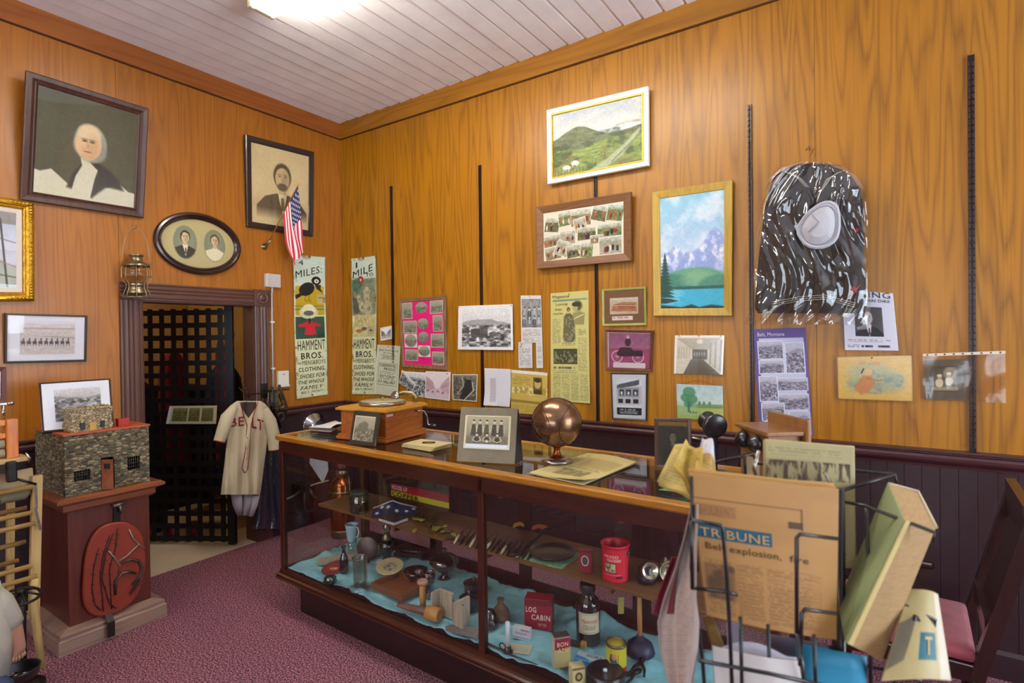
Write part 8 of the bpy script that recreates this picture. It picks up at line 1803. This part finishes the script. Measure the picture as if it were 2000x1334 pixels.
t, B = turned('iron_pot', 'shiny black pot holding small bright metal pieces under the doll hand', 'pot', (pc.x, pc.y, 0), [('stand', [(.001, 0), (.08, 0), (.075, pz-.065), (.001, pz-.065)], M_iron), ('pot', [(.001, pz-.064), (.05, pz-.06), (.078, pz-.03), (.080, pz), (.084, pz+.004), (.080, pz+.006), (.074, pz), (.07, pz-.03), (.04, pz-.052), (.001, pz-.052)], M_blk)])
for k in range(4):
    p = Vector((pc.x+.03*math.cos(k*1.6), pc.y+.03*math.sin(k*1.6), pz-.04+.005*k)); mb = MB(); mb.tube([p+Vector((.016*math.cos(a), .016*math.sin(a), 0)) for a in [2*PI*j/14 for j in range(14)]], .003, 6, True)
    solo(mb, 'metal_ring', M_nick, 'small bright metal ring lying in the black pot', 'ring', p, 0, 'metal rings in the pot')
y_, z_ = yz(40, 1165, .9); t = thing('iron_trivet', 'spoked black iron wheel with a ribbed rim, above the black pot', 'iron wheel', (.9, y_, z_-.02), 0); T = Matrix.Translation((.9, y_, z_)) @ RY(12)
mb = MB(T); mb.tube([(.075*math.cos(a), .075*math.sin(a), 0) for a in [2*PI*k/30 for k in range(30)]], .007, 8, True)
for k in range(6): a = PI*k/3; mb.tube([(0, 0, .03), (.075*math.cos(a), .075*math.sin(a), 0)], .005, 6)
mb.lathe([(.001, .04), (.016, .038), (.02, .02), (.001, .015)]); mb.build('wheel', M_iron, t); mb = MB(); mb.cyl((.9, y_, .0), (.9, y_, z_+.02), .02, 14); mb.cyl((.9, y_, 0), (.9, y_, .03), .09, 24); mb.build('standard', M_iron, t)

# ================================================================== gate, garments
GH = Vector((-.115, -1.065, 0)); GL = .78; GA = math.atan2(-.385, -.635); GB = Matrix.Translation(GH) @ Matrix.Rotation(GA, 4, 'Z')
t = thing('lattice_gate', 'black riveted iron lattice gate standing ajar in the left doorway', 'gate', GH, GA)
M_gate = mat('gate_iron', '#131216', .5, metal=.3); n = 7; pitch = .70/n
for k in range(n+1):
    x = .08+pitch*k; mb = MB(GB); mb.box((x-.020, .0, .02), (x+.020, .006, 1.965)); mb.build('vertical_strap', M_gate, t)
z = .05
while z < 1.97:
    mb = MB(GB); mb.box((.03, .0065, z-.021), (GL+.025, .0125, z+.021)); mb.build('horizontal_strap', M_gate, t); z += .1045
mb = MB(GB); mb.bbox((-.03, -.012, 0.005), (.035, .02, 1.98), .003)
for k in range(16): mb.ball((0, .02, .08+.12*k), .008, 6)
mb.build('hinge_stile', M_gate, t)
def onG(px, py, o=.0):      # point of the gate plane
    nrm = Vector((-math.sin(GA), math.cos(GA), 0)); nrm = nrm if nrm.dot(CAMP-GH) > 0 else -nrm; p0 = GH+nrm*o; d = ray(px, py); return CAMP+d*((p0-CAMP).dot(nrm)/d.dot(nrm))
# leaflet on the gate
c = Canvas(110, 46, '#b0b090', 2.8); 
for k, (u0, u1) in enumerate(((.10, .40), (.43, .66), (.69, .93))): i_ = bw_land(30, 28, 90+k, 30, 150, .2); i_.sepia('#2c2c18', '#a8a468'); c.paste(i_, u0, .12, u1, .86)
c.rect(0, 0, .06, 1, '#c4c4c8')
q = Quad(onG(331, 793, .04), onG(424, 792, .04), onG(422, 828, .04), onG(324, 828, .04)); t = thing('leaflet', 'white-edged leaflet with three small photos hung on the gate', 'leaflet', q.base(), PI/2); painted(q, c, 'sheet', t, None, 0, th=.001)
mb = MB(); mb.beam(q.pt(.5, .3, -.003), q.pt(.5, .3, -.035), .004, .03); mb.build('clip', M_nick, t)
# dark room beyond: hanging garments and a coat
def bag(name, label, cat, cx, cy, zb, zt, wy, wx, m, rot=0):
    t = thing(name, label, cat, (cx, cy, zb)); B = Matrix.Translation((cx, cy, 0)) @ RZ(rot); H = zt-zb
    prof = [(1.0, 0), (.98, .2), (.92, .5), (.88, .72), (.8, .86), (.5, .95), (.18, .98), (.15, 1.0)]
    mb = MB(B); mb.surf(lambda u, v: (lambda w_: Vector((wx*w_*math.sin(2*PI*u)*(1+.12*math.sin(18*PI*u)), wy*w_*math.cos(2*PI*u), zb+H*v)))(np.interp(v, [p[1] for p in prof], [p[0] for p in prof])), 60, 14); mb.build('cloth', m, t)
    mb = MB(B); mb.tube([(0, 0, zt-.02), (0, 0, zt+.06), (0, .02, zt+.09), (0, .04, zt+.06)], .003, 6); mb.build('hanger_hook', M_nick, t); return t
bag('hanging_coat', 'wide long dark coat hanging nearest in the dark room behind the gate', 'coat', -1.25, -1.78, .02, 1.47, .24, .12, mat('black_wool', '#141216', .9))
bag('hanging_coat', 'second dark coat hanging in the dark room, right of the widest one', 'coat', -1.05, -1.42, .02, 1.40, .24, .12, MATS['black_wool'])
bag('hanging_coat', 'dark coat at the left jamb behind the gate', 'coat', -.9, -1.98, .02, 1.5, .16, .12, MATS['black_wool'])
bag('hanging_dress', 'red dress hanging in the dark room, seen through the gate', 'dress', -1.35, -.95, .5, 1.62, .15, .09, mat('red_cloth', '#741020', .8))
bag('hanging_coat', 'dark blue coat hanging beside the red dress behind the gate', 'coat', -.8, -.75, .35, 1.5, .2, .1, mat('blue_wool', '#1c2c50', .9))
bag('hanging_robe', 'narrow crimson robe hanging close behind the gate hinge', 'robe', -.42, -.98, .6, 1.75, .05, .05, MATS['red_cloth'])
for k, (x, y, col) in enumerate(((-.85, -1.40, '#a03014'), (-.74, -1.26, '#8c1c24'), (-.66, -1.12, '#7c2c38'), (-.85, -1.58, '#b07020'))):
    mb = MB(Matrix.Translation((x, y, -.004)) @ RZ(30*k)); mb.lathe([(.001, 0), (.045, 0), (.05, .02), (.05, .09), (.035, .11), (.001, .11)]); solo(mb, 'paint_can', mat('can_'+col[1:], col, .5), ['orange-red', 'dark red', 'plum red', 'orange-yellow'][k]+' can on the floor just behind the gate', 'can', (x, y, -.004))
t = thing('darkening_cabinet', 'added low black cabinet darkening the view behind the gate', 'cabinet', (-1.9, -1.7, -.004))  # invented cabinet that keeps the lower gate openings dark
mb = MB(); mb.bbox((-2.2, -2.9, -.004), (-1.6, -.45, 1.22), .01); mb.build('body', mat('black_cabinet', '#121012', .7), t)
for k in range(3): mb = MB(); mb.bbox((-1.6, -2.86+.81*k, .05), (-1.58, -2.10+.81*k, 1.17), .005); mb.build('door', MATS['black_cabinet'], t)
# ---- garments built as two draped faces from an outline
def garment(rows, X, bulge, folds, plane, side=1):
    """rows: (v_px, left_px, right_px) outline; X = stand-off of the mid surface from the wall"""
    ys = [r[0] for r in rows]; ls = [r[1] for r in rows]; rs = [r[2] for r in rows]
    def f(u, v, s=1):
        py = ys[0]+(ys[-1]-ys[0])*v; l = float(np.interp(py, ys, ls)); r = float(np.interp(py, ys, rs)); e = math.sqrt(max(0, 1-(2*u-1)**2))
        d = X+s*bulge*e*(.55+.45*v)+(folds*e*math.sin(u*23+2*math.sin(v*4))*(.3+.7*v)+folds*.6*e*math.sin(u*9+v*7))*(1 if s > 0 else .3)
        return plane(l+(r-l)*u, py, d)
    return f
M_jer = mat('jersey_wool', '#bfb294', .9, bump=.15, bscale=120, sheen=.2)
JX = .19; hz = onL(480, 772, JX)
t = thing('baseball_jersey', 'cream baseball jersey with red piping and lettering hanging beside the gate', 'jersey', onL(475, 970, JX), PI/2)
body = garment([(783, 463, 509), (790, 452, 520), (810, 447, 529), (850, 444, 524), (900, 439, 517), (940, 434, 512), (966, 431, 508)], JX, .05, .016, onL)
mb = MB(); mb.surf(lambda u, v: body(u, v, 1), 60, 40); mb.surf(lambda u, v: body(u, v, -1), 24, 20); mb.build('body', M_jer, t)
for pts, rs in (([(458, 794), (444, 815), (436, 840), (428, 863)], [.028, .048, .046, .040]), ([(516, 796), (527, 822), (534, 850), (536, 878)], [.028, .050, .050, .046])):
    P_ = [onL(a, b, JX+.02) for a, b in pts]; mb = MB(); mb.tube(P_, rs, 18, caps=False); sl_ = mb.build('sleeve', M_jer, t)
    e_ = P_[-1]; d_ = (P_[-1]-P_[-2]).normalized(); mb = MB(Matrix.Translation(e_) @ d_.to_track_quat('Z', 'Y').to_matrix().to_4x4()); mb.lathe([(rs[-1]+.002, -.006), (rs[-1]+.003, 0), (rs[-1]-.001, .004), (rs[-1]-.006, 0)], None, 20); mb.build('cuff_piping', mat('red_piping', '#8c2c2c', .8), sl_)
def on_body(px, py, o=.003):
    ys = [783, 790, 810, 850, 900, 940, 966]; l = float(np.interp(py, ys, [463, 452, 447, 444, 439, 434, 431])); r = float(np.interp(py, ys, [509, 520, 529, 524, 517, 512, 508])); u = (px-l)/(r-l); v = (py-783)/(966-783)
    return body(u, v, 1)+Vector((o, 0, 0))
mb = MB()
for l in ([(468, 785), (474, 806), (482, 830), (479, 880), (472, 915), (478, 924)], [(503, 785), (496, 806), (490, 830), (487, 880), (484, 915), (478, 924)]): mb.tube([on_body(*a) for a in l], .0032, 6)
mb.build('front_piping', MATS['red_piping'], t)
for py in (835, 855, 875, 895, 912): mb = MB(); mb.ball(on_body(482, py, .004), .006, 10); mb.build('button', mat('bone_button', '#988c70', .4), t)
L = Letters(None, fn=lambda u, v: on_body(448+u*66, 812+v*26, .004)); L.put('BE', .02, .15, .42, .85, '#7c1c24', .06, 0, 0, .10); L.put('LT', .66, .10, 1.0, .88, '#7c1c24', .06, 0, 0, -.25); L.build(t)
mb = MB(); mb.surf(lambda u, v: on_body(470+30*u, 785+(10+22*(1-abs(2*u-1)))*v, .0025), 12, 6); mb.build('neck_shade', mat('neck_shadow', '#3c2c28', .9), t)  # shade of the open neck, laid on as a dark patch
mb = MB(); mb.tube([onL(462, 792, JX), onL(486, 779, JX), onL(512, 794, JX)], .006, 8); mb.tube([onL(486, 779, JX), onL(486, 764, JX), onL(482, 757, JX), onL(476, 760, JX)], .003, 8); mb.build('hanger', M_blk, t)
t = thing('baseball_trousers', 'pale trouser legs showing below the hem of the cream jersey', 'trousers', onL(478, 1008, JX-.02), PI/2)
for pts in ([(462, 960), (464, 985), (468, 1004)], [(484, 962), (482, 985), (477, 1006)], [(497, 966), (494, 988), (489, 1008)]):
    mb = MB(); mb.tube([onL(a, b, JX-.02) for a, b in pts], [.042, .036, .022], 16); mb.build('leg', mat('pale_flannel', '#a098a0', .9), t)
g = garment([(840, 508, 534), (880, 506, 546), (960, 505, 552), (1010, 498, 556), (1032, 492, 552)], .07, .035, .010, onL)
t = thing('bagged_garment', 'dark blue garment in a clear plastic bag behind the jersey', 'garment', onL(525, 1030, .10), PI/2)
mb = MB(); mb.surf(lambda u, v: g(u, v, 1), 30, 30); mb.surf(lambda u, v: g(u, v, -1), 20, 20); mb.build('garment_cloth', mat('navy_wool', '#14182c', .8), t)
mb = MB(); mb.surf(lambda u, v: g(u, v, 1)+Vector((.02, 0, 0)), 30, 30); mb.build('plastic_bag', pane_mat('garment_plastic', (.93, .94, .96), .08, 2.0, .03, 1.0, 20, (1, 1, .25)), t)
mb = MB(); a_ = g(.5, 0, 0); mb.tube([a_, Vector((.10, a_.y, onL(520, 765, .1).z))], .003, 6); mb.build('hanger_wire', M_nick, t)
# iron bracket with bits and spurs
t = thing('coat_bracket', 'thin iron bracket arm screwed to the right door casing', 'bracket', (.03, -.86, onL(520, 765, .05).z), PI/2)
zb_ = onL(505, 765, .08).z
mb = MB(); mb.bbox((.026, -.885, zb_-.06), (.04, -.83, zb_+.06), .004); mb.tube([(.035, -.86, zb_), (.20, -.90, zb_), (.20, -1.12, zb_-.005), (.17, -1.16, zb_+.06)], .0045, 8); mb.tube([(.035, -.85, zb_), (.12, -.84, zb_), (.12, -.68, zb_)], .0045, 8); mb.tube([(.19, -1.12, zb_), (.10, -1.17, zb_+.35), (.03, -1.1, zb_+.5)], .002, 6); mb.build('arm', M_iron, t)
t = thing('leather_headgear', 'tangle of dark leather straps and buckles hanging right of the jersey', 'leather harness', onL(545, 830, .12), PI/2)
M_lea = mat('dark_leather', '#2a1c18', .55)
for k, l in enumerate(([(532, 757), (528, 780), (532, 805), (544, 822)], [(545, 752), (552, 772), (560, 795), (556, 818)], [(530, 760), (545, 770), (552, 790), (538, 800), (530, 785)], [(528, 790), (548, 800), (560, 800)], [(538, 765), (536, 800), (548, 835)])):
    mb = MB(); pts = [onL(a, b, .11+.012*k) for a, b in l]; mb.tube(pts, [.010+.003*(k % 2)]*len(pts), 6); mb.build('strap', M_lea if k % 2 else M_iron, t)
mb = MB(); c_ = onL(548, 815, .15); mb.tube([c_+Vector((0, .03*math.cos(a), .035*math.sin(a))) for a in [2*PI*k/16 for k in range(16)]], .010, 8, True); mb.build('muzzle_ring', M_lea, t)
for (px, py) in ((533, 775), (552, 785), (540, 800)): mb = MB(); c_ = onL(px, py, .155); mb.tube([c_+Vector((0, .012*math.cos(a), .012*math.sin(a))) for a in [2*PI*k/12 for k in range(12)]], .0028, 6, True); mb.build('buckle', M_brass, t)
for (py, sc, lab) in ((777, 1, 'twisted leaf-green and brown cloth scrap tucked in the harness'),):
    mb = MB(); c_ = onL(536, py, .17); mb.sheet(lambda u, v: c_+Vector((.01*math.sin(u*9), (u-.5)*.07, (v-.5)*.10+.01*math.sin(u*7))), 10, 10, .002); solo(mb, 'cloth_scrap', mat('camouflage_scrap', '#3c3c2c', .9, noise=.6, nscale=30), lab, 'cloth', c_-Vector((0, 0, .05)), PI/2)
# ---- sailor uniform in a plastic bag on the back wall
UX = .10
t = thing('sailor_uniform', 'navy sailor uniform with a white hat in a clear plastic bag on the back wall', 'uniform', onA(1580, 620, UX))
R0 = [(320, 1562, 1612), (330, 1530, 1642), (345, 1512, 1664), (370, 1502, 1680), (400, 1495, 1686), (450, 1488, 1688), (500, 1482, 1688), (550, 1478, 1690), (600, 1474, 1692), (612, 1480, 1688)]
u1 = garment(R0, UX, .055, .012, onA)
mb = MB(); mb.surf(lambda u, v: u1(u, v, 1), 90, 60); mb.surf(lambda u, v: u1(u, v, -1), 30, 30); mb.build('jumper', mat('navy_serge', '#0e0f18', .75), t)
def ub(px, py, o=.004):
    l = float(np.interp(py, [r[0] for r in R0], [r[1] for r in R0])); r = float(np.interp(py, [r_[0] for r_ in R0], [r_[2] for r_ in R0])); return u1((px-l)/(r-l), (py-320)/(612-320), 1)+Vector((0, -o, 0))
mb = MB()
for d in (0, 5, 10):
    mb.tube([ub(1534+d, 336+d*.2), ub(1556+d, 346+d*.4), ub(1574+d*.6, 366)], .0022, 6); mb.tube([ub(1648-d, 334+d*.3), ub(1624-d, 346+d*.5), ub(1606-d*.4, 372+d*.5)], .0022, 6)
    mb.tube([ub(1508, 598-d*.8), ub(1560, 588-d*.8), ub(1610, 584-d*.8), ub(1670, 600-d*.8)], .0016, 6)
mb.build('white_stripes', mat('white_tape', '#b4b0a4', .7), t)
for (px, py, s) in ((1673, 450, .016), (1668, 565, .02)):
    mb = MB(); c_ = ub(px, py, .008); T = Matrix.Translation(c_) @ RX(90); mb.prism([((s if k % 2 == 0 else s*.45)*math.sin(PI*k/5), (s if k % 2 == 0 else s*.45)*math.cos(PI*k/5)) for k in range(10)], .003, T); mb.build('red_badge', mat('red_badge', '#b01830', .7), t)
mb = MB(); mb.beam(ub(1660, 582, .006), ub(1680, 556, .006), .010, .003); mb.build('red_stripe', MATS['red_badge'], t)
mb = MB(); mb.tube([ub(1582, 372, .01), ub(1590, 392, .012), ub(1584, 410, .014)], [.016, .010, .016], 8); mb.build('neckerchief_knot', mat('black_silk', '#1a1a20', .3), t)
hp = [(1602, 396), (1622, 392), (1638, 404), (1642, 430), (1640, 455), (1630, 474), (1606, 486), (1580, 484), (1562, 468), (1555, 448), (1568, 424), (1584, 408)]
hc = onA(1600, 442, UX+.09); hq = [onA(a, b, UX+.085) for a, b in hp]; n_ = len(hq); smh = []
for i in range(n_):
    p0, p1, p2, p3 = hq[i-1], hq[i], hq[(i+1) % n_], hq[(i+2) % n_]
    for s in (0, .5): smh.append(.5*((2*p1)+(-p0+p2)*s+(2*p0-5*p1+4*p2-p3)*s*s+(-p0+3*p1-3*p2+p3)*s**3))
n_ = len(smh); mb = MB(); lo = [[hc+(p-hc)*k+Vector((0, -d, 0)) for p in smh] for k, d in ((1.0, -.012), (1.0, .004), (.93, .010), (.86, .004), (.78, .006), (.5, .022), (.05, .026))]
mb.ring(lo); mb._add(lo[0], [tuple(range(n_))]); mb._add(lo[-1], [tuple(reversed(range(n_)))]); 
t2 = thing('sailor_hat', 'white canvas sailor hat held against the uniform inside the plastic bag', 'hat', onA(1600, 486, UX+.08)); o = mb.build('crown', mat('white_canvas', '#b0b0b6', .8, bump=.15, bscale=50), t2); 
mb = MB(); mb.tube([hc+(p-hc)*.80+Vector((0, -.007, 0)) for p in smh], .0035, 6, True); mb.tube([hc+Vector((-.03, -.02, .06)), hc+Vector((.0, -.030, .02)), hc+Vector((-.05, -.026, -.03))], .003, 6); mb.build('stitched_seam', mat('grey_seam', '#8c8c98', .8), t2)
R1 = [(318, 1556, 1622), (328, 1520, 1652), (345, 1504, 1674), (370, 1496, 1690), (400, 1490, 1695), (450, 1483, 1696), (500, 1476, 1696), (550, 1470, 1696), (600, 1464, 1700), (634, 1456, 1704)]
R1 = [(a, b, c_-6*(a > 600)) for a, b, c_ in R1]
rgp = random.Random(3)
def crinkle(p, u, v):
    a = np.array([u*9+1.5*math.sin(v*6)]); b = np.array([v*4.0]); n = float(vnoise(a, b, 5)[0])-.5; n2 = float(vnoise(a*2.7+v*5, b*2.2, 9)[0])-.5
    return p+Vector((0, -(.024+.040*n*(.4+v*.6)+.018*n2), 0))
u2 = garment(R1, UX, .060, .010, onA)
mb = MB(); mb.surf(lambda u, v: crinkle(u2(u, v, 1), u, v), 110, 80); mb.build('plastic_bag', pane_mat('dry_cleaning_plastic', (.95, .94, .92), .05, 2.2, .03, .75, 7, (1, 1, .55)), t)
mb = MB(); hk_ = onA(1582, 318, UX); tp = onA(1582, 292, .06); mb.tube([hk_+Vector((-.17, 0, -.05)), hk_, hk_+Vector((.17, 0, -.05))], .004, 8); mb.tube([hk_, hk_.lerp(tp, .5), tp+Vector((.018, 0, .0)), tp+Vector((0, 0, .022)), tp+Vector((-.022, 0, .0))], .0022, 6); mb.build('wire_hanger', mat('copper_wire', '#8c5c34', .3, metal=.8), t)
t = thing('wall_nail', 'nail in the back wall holding the uniform hanger', 'nail', onA(1582, 287, 0)); mb = MB(); e_ = onA(1582, 287, 0); mb.cyl((e_.x, .002, tp.z+.014), (e_.x, -.075, tp.z+.016), .003, 8); mb.build('shank', M_nick, t)
